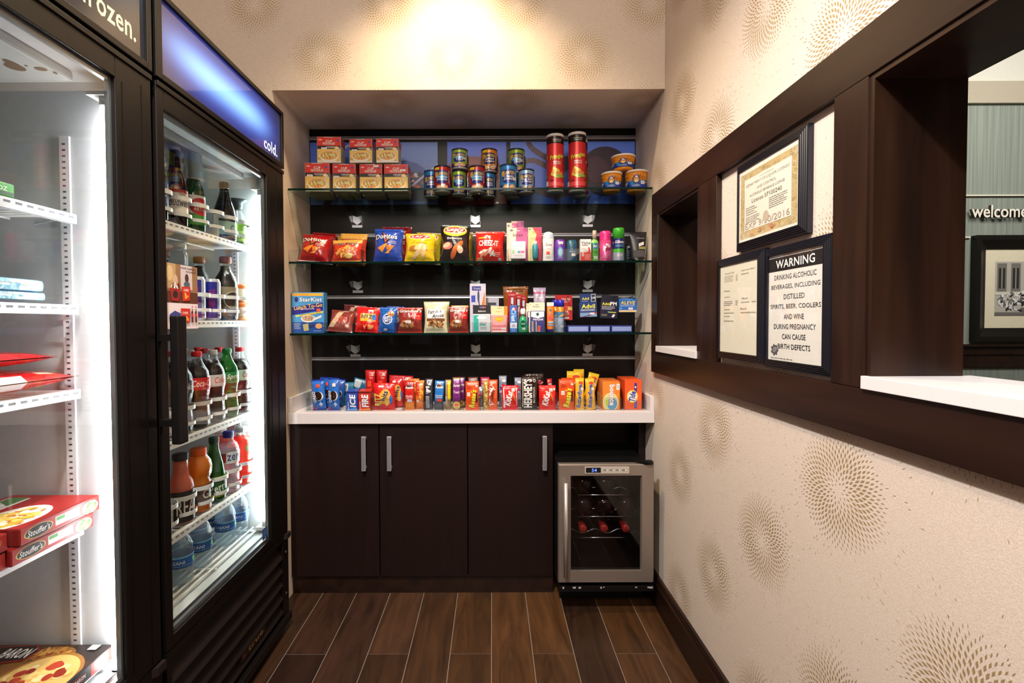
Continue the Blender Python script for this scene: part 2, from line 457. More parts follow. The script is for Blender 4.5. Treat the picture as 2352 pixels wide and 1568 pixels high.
# right wall with two openings
w = MB(); Y0, Y1 = -2.6, 2.40
w.box(XR, XJ, Y0, Y1, 0, 1.056); w.box(XR, XJ, Y0, Y1, 1.62, 2.96)
w.box(XR, XJ, 1.96, Y1, 1.056, 1.62); w.box(XR, XJ, .869, 1.575, 1.056, 1.62); w.box(XR, XJ, Y0, -.55, 1.056, 1.62)
pts = []
def solid(y, z): return .005 < z < 2.74 and y < 2.3 and not any(a < y < b and c < z < d for a, b, c, d in OPEN)
for i in range(-4, 6):
    for m in range(-2, 5):
        cy, cz = .951 + .269 * i, .84 + .452 * m + (.226 if i % 2 else 0)
        if cz < -.1 or cz > 2.8 or cy < .1: continue
        burst(pts, cy, cz, i * 31 + m * 7 + 5, keep=solid)
dash_layer(w, pts, lambda y, z: (XR - .0003, y, z))
tag(w.build('wall_right', [WALLP, DASH]), kind='structure')
# bulkhead over the niche
w = MB(); w.box(-1.72, XR, YB, 2.40, ZS, 2.96); pts = []
for i in range(-4, 4):
    for m in (-1, 0, 1):
        cx, cz = -.152 + .262 * i, 2.235 + .43 * m + (.205 if i % 2 else 0)
        burst(pts, cx, cz, i * 17 + m * 3 + 900, keep=lambda x, z: ZS < z < 2.74 and -1.7 < x < XR)
dash_layer(w, pts, lambda x, z: (x, YB - .0003, z), c='#bba47c'); pts = []
for i in range(-2, 4):
    burst(pts, -.152 + .262 * i, 2.24 - (.205 if i % 2 else 0), i * 13 + 77, keep=lambda x, y: YB < y < YN and XL < x < XR)
dash_layer(w, pts, lambda x, y: (x, y, ZS - .0003))
tag(w.build('wall_back', [WALLP, DASH]), kind='structure')
# left cheek of the niche
w = MB(); w.box(-1.72, XL, YB, 2.40, 0, ZS); pts = []
for m in range(0, 5): burst(pts, 2.13 + (.0 if m % 2 else .13), .25 + .45 * m, 300 + m, keep=lambda y, z: YB < y < YN and 0 < z < ZS)
dash_layer(w, pts, lambda y, z: (XL + .0003, y, z))
tag(w.build('wall_niche', [WALLP, DASH]), kind='structure')
w = MB(); w.box(XL, XR, 2.34, 2.40, 0, ZS); tag(w.build('wall_niche_rear', WALLP), kind='structure')
w = MB(); w.box(-1.80, -1.72, -2.6, 2.40, 0, 2.96); tag(w.build('wall_left', WALLP), kind='structure')
w = MB(); w.box(-1.80, XJ, -2.7, -2.6, 0, 2.96); tag(w.build('wall_front', PLAIN), kind='structure')
w = MB(); w.box(-1.80, XJ, -2.7, 2.40, CEIL, CEIL + .1); tag(w.build('ceiling', PLAIN), kind='structure')
# floor of wood-look tile planks with pale grout
def floor_mat():
    m, nt, b = _mat('wood_look_tile')
    a = N(nt, 'ShaderNodeAttribute', attribute_name='Col'); tc = N(nt, 'ShaderNodeTexCoord'); mp = N(nt, 'ShaderNodeMapping')
    mp.inputs['Scale'].default_value = (16, 2.2, 1)
    off = N(nt, 'ShaderNodeVectorMath', operation='SCALE', inp={'Scale': 90.0}); ad = N(nt, 'ShaderNodeVectorMath', operation='ADD')
    n1 = N(nt, 'ShaderNodeTexNoise', inp={'Scale': 1.0, 'Detail': 7.0, 'Roughness': 0.65, 'Distortion': 1.2})
    nt.links.new(tc.outputs['Object'], mp.inputs[0]); nt.links.new(a.outputs['Color'], off.inputs[0])
    nt.links.new(mp.outputs[0], ad.inputs[0]); nt.links.new(off.outputs[0], ad.inputs[1]); nt.links.new(ad.outputs[0], n1.inputs['Vector'])
    mr = N(nt, 'ShaderNodeMapRange', inp={'From Min': .3, 'From Max': .7, 'To Min': .45, 'To Max': 1.6})
    nt.links.new(n1.outputs['Fac'], mr.inputs['Value'])
    sc = N(nt, 'ShaderNodeVectorMath', operation='SCALE'); nt.links.new(a.outputs['Color'], sc.inputs[0]); nt.links.new(mr.outputs[0], sc.inputs['Scale'])
    nt.links.new(sc.outputs[0], b.inputs['Base Color']); b.inputs['Roughness'].default_value = .38
    bp = N(nt, 'ShaderNodeBump', inp={'Strength': .12, 'Distance': .002}); nt.links.new(n1.outputs['Fac'], bp.inputs['Height']); nt.links.new(bp.outputs[0], b.inputs['Normal'])
    return m
w = MB(); w.box(-1.8, XJ, -2.7, 2.40, -.05, -.0012, '#8b8078', mat=1); R = random.Random(4)
pal = ['#402719', '#4b301c', '#392319', '#56381f', '#442c1d', '#3b261a']
for k in range(-12, 5):
    x0, x1 = -.006 + .147 * k, -.006 + .147 * (k + 1); y = 1.678 + (.457 if k % 2 == 0 else 0) + .914
    while y > -2.7:
        y0 = y - .914
        kf = R.uniform(.45, .85); c = [q * kf for q in lin(R.choice(pal))[:3]] + [1]
        w.box(x0 + .0012, min(x1 - .0012, XR), max(y0 + .0012, -2.6), min(y - .0012, 2.34), -.0012, 0, tuple(c))
        y = y0
tag(w.build('floor', [floor_mat(), MATTE]), kind='structure')
# dark baseboard along the right wall
w = MB(); w.prism([(XR, 0), (XR - .022, 0), (XR - .022, .098), (XR - .016, .104), (XR - .016, .113), (XR - .010, .122), (XR, .122)], 1, -2.6, 2.30, '#333')
tag(w.build('baseboard_right', TRIMH), kind='structure')
# espresso surround of the serving windows
def frame_board(name, ya, yb, za, zb, mat, x0=XT):
    m = MB().box(x0, XR, ya, yb, za, zb, '#333', bev=.0015); return tag(m.build(name, mat), kind='structure')
frame_board('trim_1', -.6, 2.030, 1.618, 1.710, TRIMH)
frame_board('trim_2', -.6, 2.030, .967, 1.056, TRIMH)
frame_board('trim_3', 1.958, 2.030, 1.0565, 1.6175, TRIMV)
frame_board('trim_4', 1.447, 1.576, 1.0565, 1.6175, TRIMV)
frame_board('trim_5', .868, .953, 1.0565, 1.6175, TRIMV)
for i, (ya, yb, za, zb) in enumerate(OPEN):
    m = MB(); t = .012; x0 = XT + .004
    m.box(x0, XJ + .006, yb - t, yb - .0005, za, zb, '#333'); m.box(x0, XJ + .006, ya + .0005, ya + t, za, zb, '#333')
    m.box(x0, XJ + .006, ya + t, yb - t, zb - t, zb - .0005, '#333')
    o = tag(m.build('window_%d' % (i + 1), TRIMV), kind='structure')
    s = MB().box(XT - .006, XJ + .03, ya + .001, yb - .001, 1.0565, 1.080, '#e9e4e6', bev=.001)
    s.build('window_sill', attr_mat('white_quartz_sill', .25, tint=.02), parent=o)
# ------------------------------------------------------------------ lobby seen through the large opening
def lobby_paper():
    m, nt, b = _mat('striped_sage_wallpaper')
    tc = N(nt, 'ShaderNodeTexCoord'); mp = N(nt, 'ShaderNodeMapping'); mp.inputs['Scale'].default_value = (150, 1, 1.5)
    n1 = N(nt, 'ShaderNodeTexNoise', inp={'Scale': 1.0, 'Detail': 4.0}); cr = N(nt, 'ShaderNodeValToRGB')
    cr.color_ramp.elements[0].position = .3; cr.color_ramp.elements[0].color = lin('#76807a'); cr.color_ramp.elements[1].position = .7; cr.color_ramp.elements[1].color = lin('#969e94')
    nt.links.new(tc.outputs['Object'], mp.inputs[0]); nt.links.new(mp.outputs[0], n1.inputs['Vector']); nt.links.new(n1.outputs['Fac'], cr.inputs[0]); nt.links.new(cr.outputs[0], b.inputs['Base Color'])
    b.inputs['Roughness'].default_value = .7; return m
LY = 2.75
w = MB(); w.box(XJ, 5.2, LY, LY + .1, 0, 2.405); tag(w.build('wall_lobby', lobby_paper()), kind='structure')
w = MB(); w.box(XJ, 5.2, LY - .02, LY + .1, 2.405, 2.527, '#b0a796'); w.box(XJ, 5.2, LY + .0, LY + .1, 2.527, 2.96, '#d8d6cc', mat=0)
tag(w.build('trim_6', MATTE), kind='structure')
w = MB(); w.box(XJ, 5.2, -2.7, LY + .1, 2.96, 3.06); tag(w.build('ceiling_lobby', PLAIN), kind='structure')
w = MB(); w.box(XJ, 5.2, -2.7, LY + .1, -.05, 0, '#5a5048'); tag(w.build('floor_lobby', MATTE), kind='structure')
w = MB(); w.box(5.2, 5.3, -2.7, LY + .1, 0, 2.96, '#b8b4a6'); tag(w.build('wall_lobby_right', PLAIN), kind='structure')
w = MB(); w.box(XJ, 5.3, -2.8, -2.7, 0, 2.96, '#b8b4a6'); tag(w.build('wall_lobby_front', PLAIN), kind='structure')
w = MB(); w.box(XJ, 2.4, LY - .012, LY, 1.885, 1.893, '#ddd8c8'); w.box(2.4, 5.2, LY - .012, LY, 1.885, 1.893, '#ddd8c8'); tag(w.build('trim_7', PLAS), kind='structure')
w = MB(); w.prism([(LY, .905), (LY - .012, .91), (LY - .012, .975), (LY - .02, .985), (LY - .02, 1.02), (LY - .035, 1.03), (LY - .035, 1.043), (LY, 1.043)], 0, XJ, 5.2, '#2a1a16')
tag(w.build('trim_8', TRIMH), kind='structure')
w = MB(); w.box(XJ, 2.73, LY - .010, LY, 1.648, 1.657, '#ddd8c8'); tag(w.build('trim_9', PLAS), kind='structure')
# raised welcome lettering
cu = bpy.data.curves.new('welcome', 'FONT'); cu.body = 'welcome'; cu.size = .1; cu.extrude = .008; cu.offset = .0012; cu.resolution_u = 4
ob = bpy.data.objects.new('t', cu); me = bpy.data.meshes.new_from_object(ob); bpy.data.objects.remove(ob)
xs = [v.co.x for v in me.vertices]; k = .36 / (max(xs) - min(xs))
me.transform(Matrix.Diagonal((k * .875, k * 1.0, k, 1))); me.transform(Matrix.Rotation(math.pi / 2, 4, 'X'))
me.materials.clear(); me.materials.append(attr_mat('white_letter_face', .5)); ca = me.color_attributes.new('Col', 'FLOAT_COLOR', 'CORNER')
me.materials.append(attr_mat('dark_letter_side', .5, tint=.02))
buf = []
for p in me.polygons:
    face = p.normal.y < -.5; buf += list(lin('#f2ede0') if face else lin('#3a2a24')) * p.loop_total
ca.data.foreach_set('color', buf)
o = bpy.data.objects.new('wall_lettering', me); SC.collection.objects.link(o); o.location = (2.715, LY - .022, 1.762)
tag(o, 'raised cream letters spelling welcome on the sage lobby wall', 'sign')
# framed black and white picture
fr = empty('picture_frame', (3.12, LY, 1.06)); tag(fr, 'wide black frame with black and white street photograph on lobby wall', 'picture')
def picture(fr, w_, h_, fw, col, print_fn, name='frame', depth=.035):
    m = MB(); prof = [(0, 0), (0, depth), (fw * .35, depth), (fw * .7, depth * .6), (fw, depth * .35), (fw, 0)]
    cs = [(-w_ / 2, 0), (w_ / 2, 0), (w_ / 2, h_), (-w_ / 2, h_)]; vs = []
    for i, (x, z) in enumerate(cs):
        sx, sz = (1 if x < 0 else -1), (1 if z == 0 else -1)
        vs += [(x + sx * a, -d, z + sz * a) for a, d in prof]
    n = len(prof); fs = [(i * n + j, ((i + 1) % 4) * n + j, ((i + 1) % 4) * n + j + 1, i * n + j + 1) for i in range(4) for j in range(n - 1)]
    m.add(vs, fs, lin(col)); m.build(name, BLACKP, parent=fr)
    return (w_ - 2 * fw, h_ - 2 * fw, fw)
iw, ih, o_ = picture(fr, .76, .60, .075, '#141210', None)
A = Art(iw, ih); A.rect(0, 0, 1, 1, '#e8dfc6'); A.rect(.10, .16, .90, .84, '#b9b5ac'); R = random.Random(3)
for i in range(6): x = .12 + .13 * i; A.rect(x, .45, x + .09, .82, '#77746e').rect(x + .015, .50, x + .075, .76, '#2b2a28').rect(x + .04, .50, x + .05, .76, '#9b988f')
A.rect(.10, .42, .90, .46, '#d9d5cc'); A.blob(.32, .34, .20, .13, ['#f0efec', '#333', '#6a6a68', '#ddd', '#222'], 160, .09, 4); A.blob(.72, .3, .16, .12, ['#e6e6e2', '#2a2a2a', '#777'], 90, .1, 5)
A.rect(.10, .16, .90, .20, '#6f6d69'); A.rect(.52, .20, .58, .42, '#55534f')
m = MB(); m.box(-iw / 2, iw / 2, -.006, -.002, 0, ih, '#e8dfc6'); m.art(A, lambda x, z, l: (x, -.0064 - OFFL * l, z)); m.build('photograph', PAPER, parent=fr, loc=(0, 0, o_))
# ------------------------------------------------------------------ counter, cabinets
QUARTZ = attr_mat('white_solid_surface', .3, tint=.03, bscale=200)
m = MB(); m.box(XL + .001, XR - .001, 2.03, YN - .001, .748, .795, '#dcd6d8', bev=.0015)
ct = m.build('countertop', QUARTZ); tag(ct, 'white solid counter slab under the candy, in the wall niche', 'countertop')
for xa, xb in ((XL + .001, XL + .019), (XR - .019, XR - .001)):
    MB().box(xa, xb, 2.034, YN - .001, .7955, .860, '#dcd6d8', bev=.0015).build('side_splash', QUARTZ, parent=ct)
def cabinet(x0, x1, hx, lab):
    e = empty('base_cabinet', ((x0 + x1) / 2, 2.19, .08)); tag(e, lab, 'cabinet', 'dark base cabinets under the counter')
    a, b = x0 - (x0 + x1) / 2, x1 - (x0 + x1) / 2
    MB().box(a, a + .016, -.115, .12, 0, .667, '#222').box(b - .016, b, -.115, .12, 0, .667, '#222').box(a, b, -.115, .12, 0, .016, '#222').box(a, b, .11, .12, 0, .667, '#222').box(a, b, -.115, .12, .65, .667, '#222').build('carcass', CABW, parent=e)
    d = MB().box(a + .0015, b - .0015, -.14, -.117, 0, .664, '#222', bev=.001).build('door', CABW, parent=e)
    h = MB(); X = hx - (x0 + x1) / 2
    h.box(X - .009, X + .009, -.166, -.158, .466, .614, '#b9b8bc', bev=.002)
    for k in (-.0045, 0, .0045): h.box(X + k - .0012, X + k + .0012, -.1665, -.1655, .47, .61, '#77767c')
    for z in (.474, .600): h.box(X - .008, X + .008, -.160, -.1405, z, z + .008, '#b9b8bc')
    h.build('handle', attr_mat('satin_handle', .35, metal=.5), parent=d)
cabinet(XL + .002, -.489, -.549, 'dark brown base cabinet beside the glass door cooler, handle at right')
cabinet(-.487, -.108, -.440, 'middle dark brown base cabinet, handle near its left edge')
cabinet(-.106, .262, .223, 'dark brown base cabinet next to the wine cooler, handle at right')
tag(MB().box(XL + .002, .262, 2.064, 2.08, 0, .079, '#222').build('toe_kick', TRIMH), 'dark toe board between the three cabinets and the floor', 'toe board')
tag(MB().box(.661, XR - .001, 2.15, 2.30, .001, .747, '#222').build('filler_board', CABW), 'dark upright filler board in the corner behind the wine cooler', 'board')
tag(MB().box(.266, .659, 2.303, 2.314, .001, .747, '#222').build('back_board', CABW), 'dark board closing the recess behind the wine cooler', 'board')
# low black platform
m = MB(); m.box(.268, .650, 1.905, 2.30, .092, .115, '#0d0b0b', bev=.002); m.box(.285, .640, 2.02, 2.30, 0, .092, '#0a0909')
R = random.Random(8); A = Art(.38, .022)
for x in (.14, .20, .43, .46, .80, .93, .95, .97, .03): A.rect(x, .55 + R.random() * .2, x + .012 + R.random() * .02, .92, '#b9b0ac')
m.art(A, lambda x, z, l: (.459 + x, 1.9045 - OFFL * l, .0925 + z)); pf = m.build('cooler_platform', BLACKP)
tag(pf, 'low black chipped platform carrying the wine cooler', 'platform')
# wine cooler
wc = empty('wine_cooler', (.455, 1.90, .1155)); tag(wc, 'small wine cooler with steel door frame and smoked glass, under the counter', 'wine cooler')
m = MB(); a, b, hh = -.187, .187, .480; k = '#0c0b0c'
m.box(a, a + .03, .03, .385, .012, hh, k); m.box(b - .03, b, .03, .385, .012, hh, k); m.box(a + .03, b - .03, .35, .385, .012, hh, k)
m.box(a + .03, b - .03, .03, .35, hh - .03, hh, k); m.box(a + .03, b - .03, .03, .35, .012, .045, k)
for x in (-.16, .14):
    for y in (.05, .34): m.box(x, x + .02, y, y + .02, 0, .012, k)
m.build('cooler_body', BLACKP, parent=wc)
d = MB(); X0, X1, Z0, Z1, t = -.191, .191, .016, .494, .048; y0, y1 = 0.0, .028
def quad_bar(mb, pts, y0, y1, bevel, col, mat=0):
    pass
out = [(X0, Z0), (X1, Z0), (X1, Z1), (X0, Z1)]; inn = [(X0 + t, Z0 + t), (X1 - t, Z0 + t), (X1 - t, Z1 - t + .003), (X0 + t, Z1 - t + .003)]
vs = [(x, y0 + .003, z) for x, z in out] + [(x * .985, y0, z * .99 + .002) for x, z in out] + [(x, y0, z) for x, z in inn] + [(x * .97, y0 + .012, z) for x, z in inn] + [(x, y1, z) for x, z in out]
fs = []
for i in range(4):
    j = (i + 1) % 4; fs += [(i, j, 4 + j, 4 + i), (4 + i, 4 + j, 8 + j, 8 + i), (8 + i, 8 + j, 12 + j, 12 + i), (i, j, 16 + j, 16 + i)]
d.add(vs, fs, lin('#a3968d')); dr = d.build('door', STEEL, parent=wc)
g = MB().box(X0 + t, X1 - t, .010, .014, Z0 + t, Z1 - t + .003, '#111').build('door_glass', DARKGLASS, parent=dr)
hd = MB(); hd.tube([(-.166, -.028, .052), (-.166, -.028, .428)], .0085, '#c8c2be', 14)
for z in (.085, .385): hd.tube([(-.166, -.024, z), (-.166, .002, z)], .005, '#a8a29e')
hd.build('handle', STEEL, parent=dr)
A = Art(.176, .026); A.rect(0, 0, 1, 1, '#cfc9c0'); A.rect(.01, .06, .99, .94, '#b5ada2'); A.rect(.02, .10, .36, .90, '#0b0b14')
for i in range(4): A.rect(.42 + .14 * i, .42, .49 + .14 * i, .60, '#6f675c'); A.ell(.50 + .14 * i, .5, .012, .12, '#f4f2ee')
m = MB().box(-.088, .088, -.003, 0, 0, .026, '#b5ada2'); m.art(A, lambda x, z, l: (x, -.0034 - OFFL * l, z))
A2 = Art(.176, .026); A2.text('54', .21, .5, .11, .50, '#7f8cff', bold=.02)
cp = m.build('control_panel', PLAS, parent=dr, loc=(.002, 0, .459))
m = MB(); m.art(A2, lambda x, z, l: (x, -.0042, z)); m.build('temperature_display', emis('blue_digits', lin('#5a78ff'), 2.6), parent=cp)
m = MB(); m.prism([(.12, .02), (.187, .02), (.187, -.004), (.176, -.012), (.165, -.012)], 2, .495, .506, '#0a0a0a'); m.build('hinge_cap', BLACKP, parent=wc)
for i, z in enumerate((.181, .268, .357)):
    m = MB(); m.tube([(-.155, .04, z), (.155, .04, z)], .0025, '#c9c9cd', 6)
    for y in (.09, .2, .3): m.tube([(-.155 + .31 * q / 24, y, z + .006 + .009 * math.sin(q / 24 * 6 * math.pi)) for q in range(25)], .0018, '#b9b9c0', 5)
    m.build('wire_shelf', CHROME, parent=wc)
# wine bottles lying in the cooler
def wine_lying(x, y, z, neck_front, lab, grp):
    e = empty('wine_bottle', (x, y, z), (math.pi / 2 if not neck_front else math.pi / 2, 0, 0)); tag(e, lab, 'wine bottle', grp)
    pr_ = [(.001, 0), (.036, .002), (.037, .02), (.037, .17), (.03, .195), (.015, .215), (.0145, .27), (.0145, .275)]
    L = .29
    def fl(p): return [(r_, (L - zz)) for r_, zz in p][::-1] if not neck_front else p
    m = MB(); P_ = pr_ if neck_front else [(r_, .275 - zz) for r_, zz in pr_][::-1]
    m.lathe(P_, 20, cols='#1a1512'); b_ = m.build('bottle', BROWNG if not neck_front else attr_mat('dark_wine_glass', .12, coat=.5), parent=e)
    c = MB()
    if neck_front: c.lathe([(.0155, .228), (.0158, .285), (.014, .288), (.001, .288)], 18, cols='#b02a22')
    else: c.lathe([(.0155, -.013), (.0158, .03), (.001, .03)], 18, cols='#5a1a1a')
    c.build('capsule', attr_mat('capsule_foil', .3), parent=e)
    return e
# rotated +90 about X: local z -> -Y (towards the viewer)
for i, x in enumerate((.372, .459, .548)): wine_lying(x, 2.235, .1155 + .213, True, ['leftmost red-capped wine bottle on the low cooler rack', 'middle red-capped wine bottle on the low cooler rack', 'rightmost red-capped wine bottle on the low cooler rack'][i], 'red-capped bottles in the wine cooler')
for i, x in enumerate((.375, .465, .551)): wine_lying(x, 2.225, .1155 + .302, False, ['wine bottle lying base-out on the middle cooler rack, at left', 'wine bottle lying base-out on the middle cooler rack, centre', 'wine bottle lying base-out on the middle cooler rack, at right'][i], 'base-out bottles in the wine cooler')
for i, x in enumerate((.375, .465)): wine_lying(x, 2.225, .1155 + .391, False, ['wine bottle lying base-out on the top cooler rack, at left', 'wine bottle lying base-out on the top cooler rack, beside its neighbour'][i], 'base-out bottles in the wine cooler')

# ------------------------------------------------------------------ slat panel with metal channels
ALU = attr_mat('satin_aluminium', .35, metal=.6, spec=.6)
GZ = [2.061, 1.597, 1.301, 1.004]
sp = empty('slatwall_panel', (0, 2.328, .796)); tag(sp, 'dark slat panel with silver channels behind the snack shelves', 'slat panel')
edges = [ZS - .001] + [q for z in GZ for q in (z + .008, z - .008)] + [.796]
for a, b in zip(edges[0::2], edges[1::2]): MB().box(XL + .001, XR - .001, -.012, .010, b - .796, a - .796, '#181214').build('board', SLATW, parent=sp)
for z in GZ:
    m = MB(); zz = z - .796
    m.prism([(.009, zz - .0078), (-.0135, zz - .0078), (-.0155, zz - .005), (-.0145, zz + .001), (-.004, zz + .002), (-.004, zz + .0045), (-.0145, zz + .005), (-.0145, zz + .0078), (.009, zz + .0078)], 0, XL + .001, XR - .001, '#b9b9c4')
    m.build('channel_rail', ALU, parent=sp)
# three photographic posters on the panel behind the top shelf
def poster(x0, x1, fn, lab):
    z0, z1 = 1.7445, 2.040; A = Art(x1 - x0, z1 - z0); fn(A)
    m = MB().box(-(x1 - x0) / 2, (x1 - x0) / 2, 0, .002, 0, z1 - z0, '#1a2c78'); m.art(A, lambda x, z, l: (x, -.0003 - OFFL * l, z))
    tag(m.build('poster', attr_mat('poster_print', .35), loc=((x0 + x1) / 2, 2.3115, z0)), lab, 'poster', 'blue posters behind the top shelf')
def grad(A, c0, c1, n=14):
    a, b = lin(c0), lin(c1)
    for i in range(n): A._a([A._c(0, i / n), A._c(1, i / n), A._c(1, (i + 1) / n), A._c(0, (i + 1) / n)], tuple(a[k] + (b[k] - a[k]) * i / n for k in range(4)))
def p1(A):
    grad(A, '#5c7cc0', '#3c56bc'); A.l = 1
    A.rect(.62, 0, 1, 1, '#7390d8'); A.ell(.74, .05, .26, .66, '#4a5ea8'); A.ring(.76, .42, .24, .26, .03, '#6d80c0')
    A.poly([(.70, .55), (.92, .5), (.95, .05), (.72, .05)], '#3a2c4e'); A.blob(.82, .35, .11, .2, ['#c4583a', '#2a2a5c', '#8b3b44', '#20305f', '#d0c6d6'], 40, .2, 7)
    A.poly([(.80, .28), (1, .62), (1, .66), (.79, .31)], '#b3bde4'); A.poly([(.0, .55), (.32, .95), (.30, .97), (0, .6)], '#8d9bcf')
    A.poly([(.1, 0), (.16, .0), (.42, .9), (.38, .9)], '#120e14'); A.rect(.36, .1, .42, .95, '#141016'); A.blob(.3, .2, .1, .1, ['#7a2a2a', '#ddd'], 12, .2, 3)
def p2(A): grad(A, '#3a62dc', '#4468ea'); A.l = 1; A.ell(.45, .25, .66, .52, '#7a161e', 40); A.ell(.45, .25, .60, .46, '#8c1a24', 40); A.rect(0, .40, 1, .42, '#a02c36'); A.rect(0, 0, .82, .30, '#7c1820')
def p3(A):
    grad(A, '#3c66e0', '#5a80ec'); A.l = 1
    def limb(pts, w0, w1, c):
        for i in range(len(pts) - 1):
            (x, z), (x2, z2) = pts[i], pts[i + 1]; t0 = w0 + (w1 - w0) * i / (len(pts) - 1); t1 = w0 + (w1 - w0) * (i + 1) / (len(pts) - 1)
            dx, dz = (x2 - x) * 2, z2 - z; L = math.hypot(dx, dz) or 1; nx, nz = -dz / L / 2, dx / L
            A.poly([(x + nx * t0, z + nz * t0), (x2 + nx * t1, z2 + nz * t1), (x2 - nx * t1, z2 - nz * t1), (x - nx * t0, z - nz * t0)], c)
    limb([(.14, 1), (.17, .9), (.24, .80), (.34, .70), (.50, .72)], .04, .05, '#4a2440'); limb([(.05, .62), (.14, .70), (.2, .70), (.3, .60), (.4, .52)], .035, .05, '#5a3040')
    limb([(.06, .12), (.2, .22), (.36, .12), (.5, .2)], .04, .05, '#6d3a48'); limb([(.0, .6), (.06, .66)], .06, .02, '#6d3a48')
    A.ell(.76, .52, .20, .40, '#2a1430', 36, rot=.45); A.ell(.70, .55, .09, .22, '#45203a', 24, rot=.45); A.ell(.42, .6, .05, .1, '#3e1c38', 16)
poster(XL + .006, -.257, p1, 'blue poster with a drink glass and straw, behind noodle boxes')
poster(-.211, .071, p2, 'blue poster with a dark red mound, behind the nut cans')
poster(.091, XR - .006, p3, 'blue poster with branches and a dark round fruit, at right')
# glass shelves and acrylic brackets
SZ = [1.753, 1.441, 1.133]
nm = ['top glass shelf carrying noodle boxes and nut cans', 'middle glass shelf carrying chip bags and toiletries', 'bottom glass shelf carrying cookies and remedies']
br = ['left', 'centre', 'right']
for i, z in enumerate(SZ):
    m = MB(); m.box(XL + .003, XR - .004, 2.061, 2.300, z - .0085, z, '#fff', mat=0); m.box(XL + .003, XR - .004, 2.0600, 2.0606, z - .0085, z, '#fff', mat=1)
    tag(m.build('glass_shelf', [SHELFG, EDGEG]), nm[i], 'shelf', 'glass shelves on the slat panel')
    for j, x in enumerate((-.645, -.078, .461)):
        if i == 2 and j == 0: x = -.66
        e = empty('shelf_bracket', (x, 2.313, z - .009))
        tag(e, 'clear acrylic bracket under the %s glass shelf, %s of its three' % (['top', 'middle', 'bottom'][i], br[j]), 'bracket', 'acrylic shelf brackets')
        m = MB()
        for s_ in (-.025, .022): m.prism([(-.002, -.001), (-.225, -.001), (-.225, -.010), (-.12, -.030), (-.002, -.100)], 0, s_, s_ + .003, '#fff')
        m.build('gusset', ACRYL, parent=e)
        p = MB(); p.prism([(-.0245, -.098), (.0245, -.098), (.0245, -.110), (-.0245, -.110)], 1, -.004, 0, '#c9ccd6', mat=0)
        p.prism([(-.021, -.052), (0, -.060), (.021, -.052), (.021, -.082), (0, -.097), (-.021, -.082)], 1, -.004, 0, '#d4d8e4')
        p.build('mount_plate', STEEL, parent=e)
# ------------------------------------------------------------------ framed notices between the serving windows
def wall_frame(y0, y1, z0, z1, fn, lab, cat='framed notice', x=XR):
    """faces -X; width runs towards the viewer (-Y)"""
    w_, h_ = y1 - y0, z1 - z0
    e = empty('notice_frame', (x, (y0 + y1) / 2, z0), (0, 0, -math.pi / 2)); tag(e, lab, cat, 'framed notices beside the serving window')
    fw, dp = .021, .020; m = MB()
    prof = [(0, 0), (0, dp * .6)]
    for i in range(5): a = fw * (i / 5); prof += [(a + .0008, dp * (.62 + .08 * i)), (a + fw / 5 - .0012, dp * (.64 + .08 * i)), (a + fw / 5 - .0006, dp * (.58 + .08 * i))]
    prof += [(fw, dp), (fw, .004)]
    cs = [(-w_ / 2, 0), (w_ / 2, 0), (w_ / 2, h_), (-w_ / 2, h_)]; vs = []
    for X, Z in cs:
        sx, sz = (1 if X < 0 else -1), (1 if Z == 0 else -1); vs += [(X + sx * a, -d_, Z + sz * a) for a, d_ in prof]
    n = len(prof); m.add(vs, [(i * n + j, ((i + 1) % 4) * n + j, ((i + 1) % 4) * n + j + 1, i * n + j + 1) for i in range(4) for j in range(n - 1)], lin('#15161f'))
    m.build('frame', attr_mat('ridged_black_frame', .3), parent=e)
    iw, ih = w_ - 2 * fw, h_ - 2 * fw; A = Art(iw, ih); fn(A)
    p = MB().box(-iw / 2, iw / 2, -.0155, -.004, 0, ih, '#e9e4d6'); p.art(A, lambda X, z, l: (X, -.0158 - OFFL * l, z)); p.build('sheet', PAPER, parent=e, loc=(0, 0, fw))
    g = MB().box(-iw / 2, iw / 2, -.0178, -.0173, 0, ih, '#fff'); g.build('pane', PANE, parent=e, loc=(0, 0, fw))
def warn(A):
    A.rect(0, 0, 1, 1, '#efece6'); A.rect(.0, .845, 1, .975, '#1a1416'); A.text('WARNING', .50, .91, .70, .075, '#ffffff', bold=.035)
    for i, (t, w_) in enumerate([('DRINKING ALCOHOLIC', .80), ('BEVERAGES, INCLUDING', .93), ('DISTILLED', .40), ('SPIRITS, BEER, COOLERS', .96), ('AND WINE', .38), ('DURING PREGNANCY', .80), ('CAN CAUSE', .45), ('BIRTH DEFECTS', .62)]):
        A.text(t, .50, .785 - .0925 * i, w_ * .95, .047, '#26242a', bold=.012)
    A.ring(.14, .10, .06, .045, .3, '#5a5860'); A.ell(.14, .10, .035, .028, '#8a8890'); A.lines(.06, .015, .5, .03, 1, '#99979d')
    for k in range(7): a = k * .9; A.ell(.14 + .062 * math.cos(a), .10 + .045 * math.sin(a), .014, .012, '#5a5860', 8)
